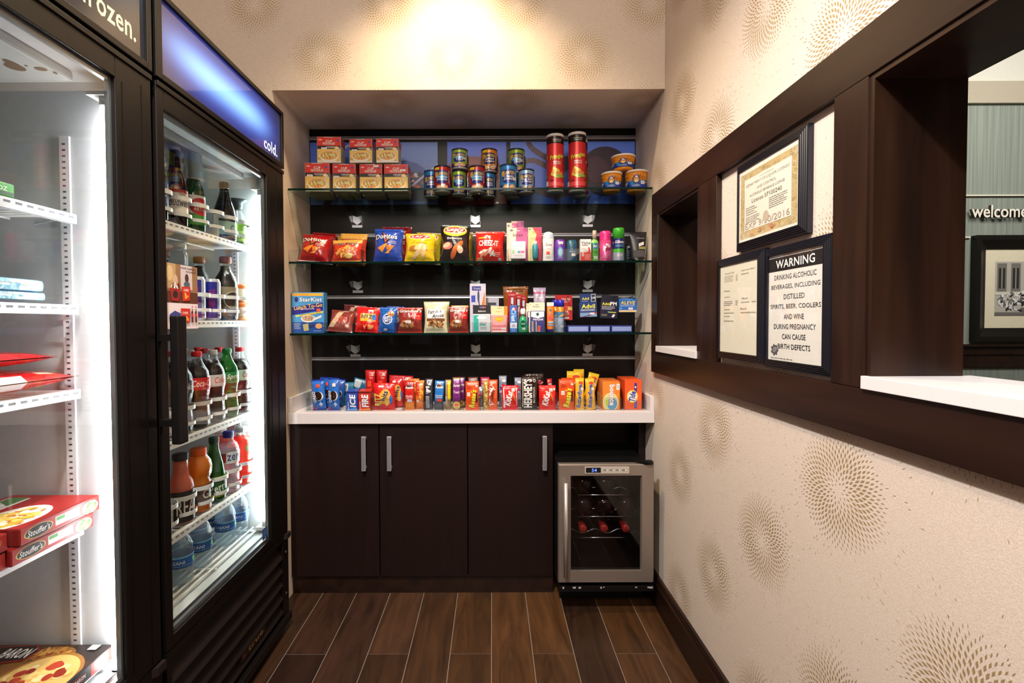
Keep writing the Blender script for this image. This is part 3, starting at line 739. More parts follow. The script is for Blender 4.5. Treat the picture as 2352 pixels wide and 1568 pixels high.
def cert(A):
    A.rect(0, 0, 1, 1, '#efe9dc'); A.rect(.03, .04, .97, .93, '#c9b07c'); R = random.Random(6); A.l += 1
    for i in range(260):
        t = R.random() * 4; q = R.random() * .07
        x, z = [(.03 + .94 * (t % 1), .05 + q), (.03 + .94 * (t % 1), .91 - q), (.04 + q, .05 + .87 * (t % 1)), (.96 - q, .05 + .87 * (t % 1))][int(t)]
        A.ring(x, z, .016, .020, .22, R.choice(['#e9dcb8', '#a98d58', '#ddcb9c']), 8, keep=True)
    A.rect(.11, .14, .89, .84, '#f0eadb')
    A.text('STATE OF ARIZONA', .5, .80, .24, .022, '#8a8478').text('DEPARTMENT OF LIQUOR LICENSES', .5, .745, .72, .042, '#6a655c').text('AND CONTROL', .5, .67, .32, .036, '#6a655c').text('ALCOHOLIC BEVERAGE LICENSE', .5, .60, .58, .034, '#6a655c').text('License 07100240', .5, .52, .50, .055, '#5a554c')
    A.lines(.14, .34, .36, .46, 4, '#9a948a', seed=2).lines(.55, .32, .85, .47, 6, '#9a948a', seed=3).lines(.14, .24, .40, .33, 4, '#a9a398', seed=4)
    A.text('EXP 9/30/2016', .5, .20, .74, .08, '#b9a89a', bold=.005); A.ell(.5, .25, .05, .07, '#c9b8a4', 10); A.ell(.6, .10, .03, .03, '#c07a55', 10).ell(.4, .10, .03, .03, '#b9855f', 10)
def menu(A):
    A.rect(0, 0, 1, 1, '#efead8')
    A.text('Domestic Beer', .27, .90, .28, .022, '#4a4640', it=.3).text('Imported Beer', .75, .90, .34, .022, '#4a4640', it=.3)
    A.lines(.12, .80, .38, .875, 5, '#a39d8e', seed=1).lines(.44, .80, .50, .875, 5, '#a39d8e', seed=2).lines(.58, .85, .78, .875, 1, '#a39d8e', seed=3)
    for x, z, t in [(.2, .70, 'Wine'), (.2, .63, 'Chardonnay'), (.2, .49, 'Cabernet'), (.2, .41, 'Riesling'), (.68, .60, 'Pinot'), (.64, .49, 'Red')]: A.text(t, x, z, .16, .018, '#6a655a', it=.3)
    for x0, z0, x1, z1, n in [(.12, .53, .36, .59, 3), (.44, .53, .5, .59, 3), (.12, .44, .4, .46, 1), (.58, .55, .8, .57, 1), (.58, .44, .85, .46, 1), (.12, .35, .4, .37, 1), (.85, .55, .95, .57, 1), (.85, .44, .95, .46, 1)]: A.lines(x0, z0, x1, z1, n, '#aaa495')
wall_frame(1.036, 1.335, 1.370, 1.604, cert, 'framed liquor license certificate with ornate gold border')
wall_frame(1.195, 1.440, 1.070, 1.362, menu, 'framed cream drinks menu with small print, lower left')
wall_frame(.955, 1.192, 1.066, 1.356, warn, 'framed WARNING notice about alcohol and pregnancy')
# ------------------------------------------------------------------ glass door cooler and freezer
XF = -0.795
def fridge(name, ya, yb, gya, gyb, lab, cat, shelf_z, shelf_x, tube, word, grp=None):
    """ya..yb outer width along Y, gya..gyb glass; front faces +X"""
    e = empty(name, (XF, (ya + yb) / 2, 0)); tag(e, lab, cat); yc = (ya + yb) / 2
    K = '#0d0908'; B0, B1 = -.74, -.052       # depth of the body behind the door plane (local x)
    L0, L1 = ya - yc, yb - yc; t = .045
    def bx(mb, x0, x1, y0, y1, z0, z1, c=K, **k): return mb.box(x0, x1, y0, y1, z0, z1, c, **k)
    m = MB(); bx(m, B0, B1, L0, L0 + t - .006, .39, 1.725); bx(m, B0, B1, L1 - t + .006, L1, .39, 1.725); bx(m, B0, B0 + .04, L0 + t, L1 - t, .39, 1.725)
    bx(m, B0, B1, L0, L1, 1.732, 1.975); bx(m, B0, B1, L0, L1, .05, .388)
    for y in (L0 + .04, L1 - .08):
        for x in (B0 + .05, B1 - .09): bx(m, x, x + .04, y, y + .04, 0, .05)
    m.build('cabinet', BLACKP, parent=e)
    # inner liner
    LC = '#cdd2d2' if name.endswith('cooler') else '#c2c3c6'; m = MB()
    bx(m, B0 + .04, B1, L0 + t - .006, L0 + t, .39, 1.725, LC); bx(m, B0 + .04, B1, L1 - t, L1 - t + .006, .39, 1.725, LC)
    bx(m, B0 + .04, B0 + .046, L0 + t, L1 - t, .39, 1.725, LC); bx(m, B0 + .04, B1, L0 + t, L1 - t, 1.722, 1.730, LC); bx(m, B0 + .04, B1, L0 + t, L1 - t, .389, .396, LC)
    bx(m, B0 + .1, -.105, L0 + .10, L1 - .09, 1.700, 1.7215, '#a9acac', bev=.006)
    if not name.endswith('cooler'):
        A = Art(.10, .16); A.ell(.35, .55, .17, .10, '#5a4638', 14, rot=.4).ell(.42, .48, .10, .12, '#5a4638', 12).ell(.80, .60, .12, .05, '#5f4c3e', 12).ell(.62, .52, .03, .02, '#5f4c3e', 8).ell(.95, .70, .04, .03, '#5f4c3e', 8)
        m.art(A, m_face((-.155, .11, 1.700), (1, 0, 0), (0, 1, 0), (0, 0, -1)))
    m.build('liner', LINER, parent=e)
    # pilasters with slots
    for x in (-.165, -.60):
        m = MB(); bx(m, x - .011, x + .011, L1 - t - .005, L1 - t - .0005, .42, 1.60, '#d9d6da')
        z = .45
        while z < 1.59: bx(m, x - .0042, x + .0028, L1 - t - .0056, L1 - t - .0049, z, z + .0038, '#4a4a50'); z += .0133
        m.build('shelf_standard', LINER, parent=e)
    # fluorescent tube at the far front corner
    m = MB(); m.tube([(-.056, L1 - t - .020, tube[0]), (-.056, L1 - t - .020, tube[1])], .0115, '#fff', 14)
    lt = m.build('fluorescent_tube', TUBE if name.endswith('cooler') else TUBEF, parent=e)
    m = MB()
    for z in (tube[0] - .022, tube[1] + .004): m.tube([(-.056, L1 - t - .020, z), (-.056, L1 - t - .020, z + .018)], .0125, '#d8d8d0', 14)
    for z in (tube[0] - .034, tube[1] + .022): bx(m, -.085, -.030, L1 - t - .040, L1 - t - .0005, z, z + .012, '#e4e4e0')
    m.build('tube_holder', LINER, parent=e)
    # shelves
    for z in shelf_z:
        m = MB(); x1 = shelf_x - XF; x0 = B0 + .07; ya_, yb_ = L0 + t + .006, L1 - t - .012
        c = '#e6e8ea'
        k = 0; y = ya_
        while y < yb_: m.tube([(x0, y, z - .004), (x1 - .006, y, z - .004)], .0022, c, 5); y += .0235
        for x in (x0, x0 + .2, x1 - .15): m.tube([(x, ya_, z - .008), (x, yb_, z - .008)], .003, c, 5)
        bx(m, x1 - .003, x1 + .001, ya_, yb_, z - .021, z - .001, c); bx(m, x1 - .012, x1, ya_, yb_, z - .004, z, c); bx(m, x1 - .012, x1, ya_, yb_, z - .021, z - .018, c)
        y = ya_ + .008
        while y < yb_ - .02: bx(m, x1 + .0008, x1 + .0014, y, y + .013, z - .010, z - .0055, '#6a6e74'); y += .0235
        m.prism([(x1 - .02, z - .010), (x1 - .09, z - .010), (x1 - .09, z - .022)], 1, yb_ - .004, yb_ - .002, '#aeb2b8')
        m.build('wire_shelf', LINER, parent=e)
    m = MB(); ya_, yb_ = L0 + t + .01, L1 - t - .01
    x = B0 + .08
    while x < -.075: m.tube([(x, ya_, .409), (x, yb_, .409)], .0032, '#eceeee', 6); x += .024
    for y in (ya_ + .01, (ya_ + yb_) / 2, yb_ - .02): m.tube([(B0 + .08, y, .402), (-.078, y, .402)], .004, '#dfe2e2', 6)
    m.build('floor_rack', LINER, parent=e)
    # door
    d = MB(); ga, gb = gya - yc, gyb - yc; gz0, gz1 = .405, 1.70; z0, z1 = .375, 1.757
    for (a, b, c, dd) in ((L0 + .004, ga, z0, z1), (gb, L1 - .004, z0, z1), (ga, gb, z0, gz0), (ga, gb, gz1, z1)): bx(d, -.013, 0, a, b, c, dd, K, bev=.002)
    for (a, b, c, dd) in ((gb + .018, gb + .024, gz0, gz1), (gb + .075, gb + .079, gz0 - .02, gz1 + .02)): bx(d, -.0005, .0015, a, b, c, dd, '#0c0908')
    bx(d, -.0005, .004, L0 + .004, L1 - .004, z1 - .012, z1, K, bev=.001)
    for (a, b, c, dd) in ((L0 + .004, L0 + .022, z0, z1), (L1 - .026, L1 - .004, z0, z1), (L0 + .022, L1 - .026, z0, z0 + .022), (L0 + .022, L1 - .026, z1 - .03, z1)): bx(d, -.048, -.0135, a, b, c, dd, K)
    dr = d.build('door', BLACKP, parent=e)
    s_ = MB()
    for (a, b, c, dd) in ((gb - .005, gb, gz0, gz1), (ga, ga + .005, gz0, gz1), (ga + .005, gb - .005, gz0, gz0 + .010), (ga + .005, gb - .005, gz1 - .010, gz1)): bx(s_, -.020, -.010, a, b, c, dd, '#8d9296')
    s_.build('glazing_bead', STEEL, parent=dr)
    MB().box(-.0115, -.0085, ga + .0005, gb - .0005, gz0 + .0005, gz1 - .0005, '#fff').build('glass', GLASS, parent=dr)
    # sign box
    m = MB(); sa, sb, sz0, sz1 = L0 + .002, L1 - .002, 1.765, 1.978
    for (a, b, c, dd) in ((sa, sa + .022, sz0, sz1), (sb - .014, sb, sz0, sz1), (sa + .022, sb - .014, sz0, sz0 + .016), (sa + .022, sb - .014, sz1 - .014, sz1)): bx(m, -.05, .004, a, b, c, dd, K, bev=.002)
    sg = m.build('sign_box', BLACKP, parent=e)
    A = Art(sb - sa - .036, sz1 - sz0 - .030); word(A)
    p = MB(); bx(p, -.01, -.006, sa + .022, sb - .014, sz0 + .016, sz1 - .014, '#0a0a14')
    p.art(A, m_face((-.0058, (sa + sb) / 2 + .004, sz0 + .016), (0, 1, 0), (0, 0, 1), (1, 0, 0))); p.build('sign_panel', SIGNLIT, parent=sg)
    # louvred grille
    m = MB(); bx(m, -.05, -.03, L0 + .003, L1 - .003, .06, .372, K)
    bx(m, -.03, .0, L0 + .003, L0 + .02, .06, .372, K); bx(m, -.03, .0, L1 - .05, L1 - .003, .05, .372, K); bx(m, -.03, -.0, L0 + .02, L1 - .05, .35, .372, K)
    for i in range(5): z = .078 + .052 * i; m.prism([(-.03, z + .046), (-.002, z + .004), (.0, z), (-.03, z + .012)], 1, L0 + .02, L1 - .05, '#1a1412')
    bx(m, -.05, .012, L0 + .003, L1 - .001, .03, .058, K, bev=.003)
    for z in (.14, .30): m.tube([(-.002, L1 - .025, z), (.002, L1 - .025, z)], .005, '#3a3432', 10)
    gr = m.build('louvre_grille', BLACKP, parent=e)
    A = Art(.16, .026); A.rect(0, 0, 1, 1, '#3a2418').rect(.01, .06, .99, .94, '#15100e'); A.ell(.1, .5, .06, .34, '#5a2018', 12); A.text('true', .58, .5, .62, .6, '#8a6a3c', bold=.03)
    m = MB(); bx(m, -.014, -.004, -.02 - .08 + .10, .14 + .02, .100, .128, '#2a1c16'); m.art(A, m_face((-.0036, .08, .101), (0, 1, 0), (0, 0, 1), (1, 0, 0))); m.build('maker_plate', PLAS, parent=gr)
    m = MB(); m.prism([(-.02, L1 - .055), (.010, L1 - .03), (.010, L1 - .002), (-.02, L1)], 2, .374 - .022, .374 - .002, '#211a18'); m.build('door_hinge', BLACKP, parent=e)
    return e, dr
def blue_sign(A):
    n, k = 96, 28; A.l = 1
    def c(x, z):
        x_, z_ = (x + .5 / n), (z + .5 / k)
        g = math.exp(-((z_ - .52) / .22) ** 2) * math.exp(-((x_ - .45) / .36) ** 4); g2 = math.exp(-((z_ - .52) / .45) ** 2) * math.exp(-((x_ - .47) / .46) ** 4)  # glow streak of a tube behind the panel, painted into the emission colour
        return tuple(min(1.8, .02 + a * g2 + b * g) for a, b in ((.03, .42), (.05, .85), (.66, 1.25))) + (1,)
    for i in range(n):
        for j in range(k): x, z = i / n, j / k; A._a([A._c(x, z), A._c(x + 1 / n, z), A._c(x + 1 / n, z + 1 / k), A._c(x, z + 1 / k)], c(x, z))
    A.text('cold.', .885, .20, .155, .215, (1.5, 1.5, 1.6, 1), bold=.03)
def dark_sign(A):
    n, k = 60, 16; A.l = 1
    for i in range(n):
        for j in range(k):
            x, z = i / n, j / k; g = math.exp(-((x - .80) / .13) ** 2 - ((z - 1.0) / .38) ** 2)  # turquoise glow along the top, painted into the emission colour
            A._a([A._c(x, z), A._c(x + 1 / n, z), A._c(x + 1 / n, z + 1 / k), A._c(x, z + 1 / k)], (.012 + .01 * g, .010 + .26 * g, .016 + .40 * g, 1))
    A.text('frozen.', .855, .30, .215, .26, (1.1, 1.0, .62, 1), bold=.03)
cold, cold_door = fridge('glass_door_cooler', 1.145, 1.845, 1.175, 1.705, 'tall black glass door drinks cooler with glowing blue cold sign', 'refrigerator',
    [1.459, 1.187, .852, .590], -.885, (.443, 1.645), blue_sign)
frz, frz_door = fridge('glass_door_freezer', .435, 1.135, .50, 1.025, 'tall black glass door freezer with dark frozen sign, nearest on the left', 'freezer',
    [1.423, 1.221, 1.032, .722], -.93, (.40, 1.654), dark_sign)
# door handle of the cooler
yc = (1.145 + 1.845) / 2
m = MB().box(.040, .062, 1.120 - yc, 1.152 - yc, .893, 1.197, '#0d0a0a', bev=.004)
for z in (.94, 1.145): m.box(-.001, .042, 1.150 - yc - .01, 1.160 - yc, z - .008, z + .008, '#0d0a0a')
m.build('handle', BLACKP, parent=cold_door)
m = MB().box(-.008, -.0075, 1.653 - yc, 1.689 - yc, .418, .458, '#1c3f7c'); A = Art(.036, .04); A.lines(.1, .3, .9, .9, 6, '#6f8fd0').text('i', .5, .15, .1, .2, '#ccd')
m.art(A, m_face((-.0074, 1.671 - yc, .418), (0, 1, 0), (0, 0, 1), (1, 0, 0))); m.build('door_sticker', PAPER, parent=cold_door)
# poster stuck on the cooler glass
A = Art(.128, .165)
A.rect(0, 0, 1, 1, '#e2d6dc'); A.rect(0, .40, 1, 1, '#8f6a4a'); A.rect(0, .40, 1, .58, '#5c3020'); A.rect(.45, .62, .82, 1, '#c9bcc0'); A.rect(.0, .62, .3, 1, '#b3936c').ell(.12, .85, .1, .12, '#d0b483').ell(.28, .74, .08, .1, '#c9a88a', 12)
A.text('SHARE GAMEDAY', .70, .955, .50, .030, '#3a2a2e', bold=.01).text('FAVORITES', .78, .905, .32, .030, '#3a2a2e', bold=.01)
A.ell(.64, .80, .06, .07, '#4a2a22', 14).ell(.64, .70, .10, .05, '#4c5c66', 14)
A.blob(.28, .66, .16, .06, ['#fff', '#5a2018', '#e8e0e0', '#a03028'], 26, .22, 3); A.poly([(.10, .62), (.42, .62), (.37, .43), (.16, .43)], '#9c1c1c').ell(.27, .53, .08, .06, '#2a1416', 14)
A.poly([(.46, .66), (.74, .67), (.72, .45), (.49, .43)], '#c22a1c'); A.text('CHEEZ', .60, .61, .16, .035, '#f4e8e0', bold=.03); A.blob(.61, .52, .08, .05, ['#e8902a', '#f0b040'], 8, .4, 2)
A.poly([(.08, .22), (.24, .28), (.42, .24), (.42, .14), (.24, .08), (.08, .13)], '#3a3f86'); A.poly([(.42, .32), (.72, .32), (.70, .10), (.44, .10)], '#c22a1c'); A.text('CHEEZ', .56, .25, .18, .035, '#f4e8e0', bold=.03); A.blob(.57, .16, .09, .05, ['#e8902a', '#f0b040'], 8, .4, 4)
for x in (.78, .90): A.rect(x - .03, .10, x + .03, .28, '#5a1410').rect(x - .035, .19, x + .035, .24, '#d02a22').rect(x - .012, .28, x + .012, .32, '#5a1410').rect(x - .018, .34, x + .018, .36, '#b02020')
A.lines(.3, .03, .7, .06, 1, '#8a8088')
m = MB().box(0, .0006, -.064, .064, 0, .165, '#e8dde2'); m.art(A, m_face((.0008, 0, 0), (0, 1, 0), (0, 0, 1), (1, 0, 0)))
tag(m.build('poster', PAPER, loc=(XF - .0080, 1.243, 1.165)), 'small advertising poster stuck on the cooler glass above the handle', 'poster')
# bottle glides: white loops on the cooler shelves
YL = [1.234, 1.320, 1.406, 1.492, 1.577, 1.663, 1.749]; XB = -.922
g = MB()
def band(z0, z1, a0, a1, r0=.0385):
    n = 14; vs = []; fs = []
    for i in range(n + 1):
        a = a0 + (a1 - a0) * i / n
        for r in (r0, r0 + .0022):
            for z in (z0, z1): vs.append((r * math.cos(a), r * math.sin(a), z))
    for i in range(n):
        o, q = i * 4, (i + 1) * 4; fs += [(o, q, q + 1, o + 1), (o + 2, o + 3, q + 3, q + 2), (o + 1, q + 1, q + 3, o + 3), (o, o + 2, q + 2, q)]
    fs += [(0, 1, 3, 2), (n * 4, n * 4 + 2, n * 4 + 3, n * 4 + 1)]; g.add(vs, fs, lin('#e3e6ea'), 0, False)
band(.072, .084, -1.45, 1.45); band(.026, .036, -1.1, .7)
g.box(-.30, 0, .0385, .0400, .003, .040, '#dfe3e6'); g.box(-.012, .002, .0385, .0405, .003, .084, '#e3e6ea'); g.box(-.012, .002, -.0405, -.0385, .003, .084, '#e3e6ea')
gm = g.mesh('bottle_glide', PLAS)
for z in [1.459, 1.187, .852, .590]:
    for y in YL:
        o = bpy.data.objects.new('bottle_glide', gm); SC.collection.objects.link(o); o.parent = cold; o.location = (XB - XF, y - yc, z + .002)
# ------------------------------------------------------------------ bottles, cans and frozen packs
WHITEP = '#f2f2f2'
def bottle(kind, prof, shell, liq, fill, lab=None, cap=None, label='', cat='bottle', group=None, loc=(0, 0, 0), wall=.0012):
    e = empty(kind, loc); tag(e, label, cat, group)
    m = MB(); m.lathe(prof, 28, cols='#0e0d0f' if shell.name.startswith('black') else '#fff', cap=True); m.build('bottle', shell, parent=e)
    if liq is not None:
        P = [(max(.001, r - wall), max(z, .003)) for r, z in prof if z < fill]
        (ra, za), (rb, zb) = [(p, q) for p, q in zip(prof, prof[1:]) if p[1] <= fill <= q[1]][0] if any(p[1] <= fill <= q[1] for p, q in zip(prof, prof[1:])) else (prof[-2], prof[-1])
        t = 0 if zb == za else (fill - za) / (zb - za); P.append((max(.001, ra + (rb - ra) * t - wall), fill))
        MB().lathe(P, 24, cols='#fff').build('liquid', liq, parent=e)
    def rad(z):
        for (r0, z0), (r1, z1) in zip(prof, prof[1:]):
            if z0 <= z <= z1 and z1 > z0: return r0 + (r1 - r0) * (z - z0) / (z1 - z0)
        return prof[-1][0]
    if lab:
        z0, z1, fn = lab; r = rad((z0 + z1) / 2) + .0004; A = Art(2 * math.pi * r, z1 - z0); fn(A)
        m = MB(); rr = lambda z: rad(z0 + z) + .0004
        m.art(A, m_cyl(rr, z0=z0, a0=math.radians(68)), maxe=.007, smooth=True); m.build('label', CARD, parent=e)
    if cap:
        col, r, z0, z1 = cap
        c = MB(); c.lathe([(r, z0), (r * 1.02, z0 + .002), (r, z1 - .002), (r * .92, z1), (.001, z1)], 24, cols=col)
        for i in range(24):
            a = i * math.pi / 12; c.box(r * math.cos(a) - .0004, r * math.cos(a) + .0006, r * math.sin(a) - .0004, r * math.sin(a) + .0004, z0 + .002, z1 - .003, col)
        c.build('cap', PLAS, parent=e)
    return e
def cokep(h=.235, r=.0355):
    return [(.001, .004), (r * .75, 0), (r * .95, .008 * h / .235), (r, .03), (r * .86, .085), (r * .90, .10), (r, .125), (r, .155), (r * .9, .175), (r * .55, .198), (.0135, .215), (.0125, .222), (.0125, h - .006), (.012, h - .002)]
def L_coke(bg, txt, tc, extra=None):
    def f(A):
        A.rect(0, 0, 1, 1, bg)
        if extra: A.rect(0, .0, 1, .22, extra)
        wt = .030 * len(txt) + .04; A.text(txt, .5, .55, wt, .52, tc, bold=.02, it=.25); A.text(txt, .02, .55, wt, .52, tc, bold=.02, it=.25)
        A.lines(.72, .1, .80, .9, 6, tc, seed=3)
    return f
def soda(kind, z, y, x, bg, txt, tc, cap, shell, liq, label, grp, extra=None):
    return bottle(kind, cokep(), shell, liq, .196, (.120, .158, L_coke(bg, txt, tc, extra)), (cap, .0145, .222, .238), label, 'bottle', grp, (x, y, z))
Z3 = .853
GS = 'bottles on the soda shelf of the cooler'
c1 = soda('cola_bottle', Z3, YL[3], XB, '#c8141c', 'Coca-Cola', '#f6f0f0', '#d01822', PET, COLA, 'cola bottle, red label and red cap, front of soda shelf, left of silver-capped one', GS)
c2 = soda('diet_cola_bottle', Z3, YL[4], XB, '#c9c6c6', 'Coke', '#c81c20', '#b9bcc0', PET, COLA, 'cola bottle with silver label and silver cap, front of soda shelf', GS)
c3 = soda('lemon_lime_bottle', Z3, YL[5], XB, '#1f7a3a', 'Sprite', '#f4f6f4', '#0f7a3c', GREENG, liquid('lemon_lime', '#2fae4e', .5), 'green lemon-lime soda bottle, front of soda shelf', GS)
c4 = soda('cherry_cola_bottle', Z3, YL[6], XB, '#b9c4b8', 'Coke', '#b8343a', '#c02028', PET, COLA, 'cola bottle with pale label and red cap, nearest the cooler light', GS)
c5 = soda('black_label_cola_bottle', Z3, YL[2], XB, '#1b1517', 'Coke', '#d8d8d8', '#c02028', PET, COLA, 'cola bottle with black label, front of soda shelf, behind the door handle', GS)
for src, lane, rows, word_ in ((c1, 3, (1, 2), 'red-capped cola bottle behind the red-label one'), (c2, 4, (1,), 'silver-capped cola bottle behind the silver-label one'), (c1, 4, (2,), 'red-capped cola bottle at the back of the silver-label lane'),
                               (c3, 3, (3,), 'green-capped bottle at the back of the red-label lane'), (c1, 5, (1, 2), 'red-capped cola bottle behind the green soda bottle'), (c4, 6, (1, 2), 'red-capped cola bottle behind the pale-label one'), (c5, 2, (1, 2), 'red-capped cola bottle behind the black-label one')):
    for k in rows:
        o = copy_tree(src); o.location = (XB - .076 * k, YL[lane], Z3); o['label'] = word_ + (', %s row' % ['second', 'third', 'fourth'][k - 1])
# juice shelf
Z4 = .591; GJ = 'bottles on the juice shelf of the cooler'
def plainlab(bg, t, tc, rot=0, w_=.3, h_=.5, xs=(.5,), extra=None):
    def f(A):
        A.rect(0, 0, 1, 1, bg)
        if extra: extra(A)
        for x in xs: A.text(t, x, .5, w_, h_, tc, bold=.02, rot=rot)
        A.lines(.7, .1, .8, .9, 8, tc, seed=2)
    return f
bottle('guava_juice_bottle', [(.001, .002), (.030, 0), (.0335, .006), (.0335, .105), (.030, .125), (.022, .140), (.0195, .160), (.0195, .188)], PET, GUAVA, .180, (.008, .098, plainlab('#1c1514', 'REAL', '#e8e0d8')),
       ('#1b1a1c', .0205, .186, .204), 'pink guava juice bottle, black cap and label, nearest on juice shelf', 'bottle', GJ, (XB, YL[2], Z4))
bottle('orange_sports_drink', [(.001, .002), (.030, 0), (.0345, .008), (.0345, .02), (.031, .028), (.0315, .085), (.034, .092), (.030, .102), (.036, .120), (.0375, .138), (.034, .158), (.025, .172), (.0215, .176), (.0215, .184)], PET, ORANGEJ, .176,
       (.03, .084, plainlab('#5a4a44', 'G', '#e8e0d8', w_=.1)), ('#e8641c', .0225, .176, .198), 'orange sports drink bottle with orange cap, juice shelf', 'bottle', GJ, (XB, YL[3], Z4))
def perr(A): A.rect(0, 0, 1, 1, '#9fc41c').ell(.5, .5, .22, .46, '#0f5a2c', 24); A.text('Perrier', .5, .5, .34, .42, '#f2f4ee', bold=.02, rot=12)
bottle('sparkling_water_bottle', [(.001, .002), (.028, 0), (.033, .01), (.0345, .035), (.034, .06), (.031, .09), (.026, .125), (.019, .155), (.0145, .175), (.0135, .195)], GREENG, liquid('sparkling', '#2f8f3c', .35), .165,
       (.02, .085, perr), ('#0c3a26', .0150, .192, .212), 'green sparkling water bottle with slanted lettering, juice shelf', 'bottle', GJ, (XB, YL[4], Z4))
bottle('flavored_water_bottle', [(.001, .002), (.029, 0), (.0325, .006), (.0325, .085), (.030, .095), (.0335, .105), (.034, .145), (.028, .168), (.016, .182), (.0155, .196)], PET, PINKJ, .170,
       (.105, .145, plainlab('#d8dce0', 'zero', '#2c3a7c', w_=.25, extra=lambda A: A.rect(.2, .1, .3, .9, '#2c5aa8').rect(.3, .1, .36, .9, '#c8404a'))), ('#2b2f9a', .0170, .190, .212), 'clear flavored water bottle with dark blue cap, juice shelf', 'bottle', GJ, (XB, YL[5], Z4))
rd = bottle('red_juice_bottle', [(.001, .002), (.031, 0), (.034, .006), (.034, .150), (.031, .165), (.019, .178), (.018, .196)], PET, REDJ, .172, (.118, .15, lambda A: A.ell(.5, .5, .06, .4, '#8a8a5c', 14)), ('#e6e8e4', .0195, .190, .208),
       'red-orange juice bottle beside the cooler light, juice shelf', 'bottle', GJ, (XB, YL[6], Z4))
o = copy_tree(rd); o.location = (XB - .076, YL[6], Z4); o['label'] = 'second red-orange juice bottle, behind the one beside the cooler light'
# beer and wine shelf
Z1 = 1.460; GB = 'bottles on the top cooler shelf'
beer = [(.001, .002), (.027, 0), (.0305, .005), (.0305, .115), (.027, .135), (.0165, .165), (.0135, .195), (.0135, .224)]
def bud(A): A.rect(0, 0, 1, 1, '#e9e4e2').rect(0, .86, 1, 1, '#b02028').rect(0, .0, 1, .06, '#b9b4b4'); A.text('Budweiser', .5, .5, .36, .30, '#2a2430', it=.3, bold=.01); A.ell(.5, .78, .05, .12, '#b9a888', 12)
bottle('white_label_beer_bottle', beer, BROWNG, COLA, .19, (.03, .105, bud), ('#b8b0b0', .0142, .222, .232), 'brown beer bottle with white label and script, top cooler shelf', 'bottle', GB, (XB, YL[2], Z1))
bottle('blue_label_beer_bottle', beer, BROWNG, COLA, .19, (.03, .105, plainlab('#2a4a86', 'LIGHT', '#e8e8f0')), ('#2a3a7a', .0142, .222, .232), 'brown beer bottle with blue label, at the left edge of top shelf', 'bottle', GB, (XB, YL[1], Z1))
def stel(A): A.rect(0, 0, 1, .38, '#3a8a2a').rect(0, .38, 1, 1, '#e6dcd2').ell(.5, .62, .16, .30, '#b8222a', 20); A.text('STELLA', .5, .70, .20, .12, '#f0e6d8', bold=.02); A.text('ARTOIS', .5, .54, .20, .12, '#f0e6d8', bold=.02)
gb = bottle('green_beer_bottle', beer, GREENG, liquid('lager', '#2f6a1c', .6), .19, (.02, .110, stel), ('#c8c8c8', .0142, .222, .232), 'green beer bottle with red oval label, under an upturned plastic cup', 'bottle', GB, (XB, YL[3], Z1))
m = MB(); m.lathe([(.030, 0), (.031, .004), (.0295, .004), (.023, .082), (.001, .083)], 24, cols='#e6e8ea', cap=False)
cupm = thin_glass('frosted_cup', (.85, .87, .88), .6, rough=.2, opac=.45, pcol=(.75, .77, .78))
tag(m.build('plastic_cup', cupm, loc=(XB, YL[3], Z1 + .158)), 'frosted plastic cup upturned over the green beer bottle', 'cup')
bottle('dark_wine_bottle', [(.001, .002), (.033, 0), (.036, .005), (.036, .085), (.032, .11), (.018, .155), (.014, .175), (.014, .20)], attr_mat('black_glass', .1, coat=.6), None, 0, (.02, .065, plainlab('#8fb4ac', 'C', '#3a4a48', w_=.06)), ('#3a3a3c', .0148, .182, .203), 'dark small wine bottle with pale teal label, top cooler shelf', 'bottle', GB, (XB, YL[5], Z1))
e = bottle('clear_spirit_bottle', [(.001, .002), (.028, 0), (.030, .006), (.030, .085), (.026, .105), (.016, .120), (.015, .145)], PET, liquid('lime', '#b8d85a', .25), .09, (.012, .05, plainlab('#b9d86a', 'LIME', '#5a8a2a')), None, 'clear bottle with green label and flared dark cap, by the cooler light', 'bottle', GB, (XB, YL[6], Z1))
MB().lathe([(.016, .130), (.018, .140), (.0185, .152), (.034, .162), (.034, .165), (.001, .168)], 24, cols='#4a5658').build('cap', PLAS, parent=e)
# second shelf
Z2 = 1.188; G2 = 'drinks on the second cooler shelf'
jug = bottle('lidded_plastic_jug', [(.001, .002), (.035, 0), (.037, .01), (.037, .19), (.030, .215)], PET, liquid('milky', '#a8a49a', .3), .12, None, None, 'clear plastic jug with grey screw lid, partly behind the glass poster', 'jug', G2, (XB - .01, YL[2], Z2))
MB().lathe([(.033, .208), (.034, .212), (.034, .226), (.031, .230), (.001, .230)], 28, cols='#9aa4a8').build('lid', PLAS, parent=jug)
def cap_lab(A): A.rect(0, 0, 1, 1, '#5a4a3c').rect(0, .55, 1, 1, '#8a7e66').ell(.5, .55, .14, .3, '#3a2a22', 20); A.ring(.5, .55, .14, .3, .1, '#c8c0a8'); A.text('COFFEE', .5, .3, .24, .1, '#d8d0b8'); A.lines(.3, .08, .7, .2, 2, '#b0a890')
gp = [(.001, .002), (.034, 0), (.0360, .008), (.0365, .10), (.0360, .125), (.030, .150), (.018, .172), (.0155, .198), (.0155, .206)]
gr1 = bottle('iced_coffee_bottle', gp, PET, liquid('coffee', '#1e120c', .92), .188, (.015, .115, cap_lab), ('#8a4a2c', .0185, .198, .220), 'dark iced coffee bottle with brown cap, front of second cooler shelf', 'bottle', G2, (XB, YL[5], Z2))
gr2 = copy_tree(gr1); gr2.location = (XB - .09, YL[5], Z2); gr2['label'] = 'dark iced coffee bottle with orange-brown cap, behind the front one'
gr3 = copy_tree(gr1); gr3.location = (XB - .10, YL[3], Z2); gr3['label'] = 'dark iced coffee bottle whose cap shows above the glass poster'
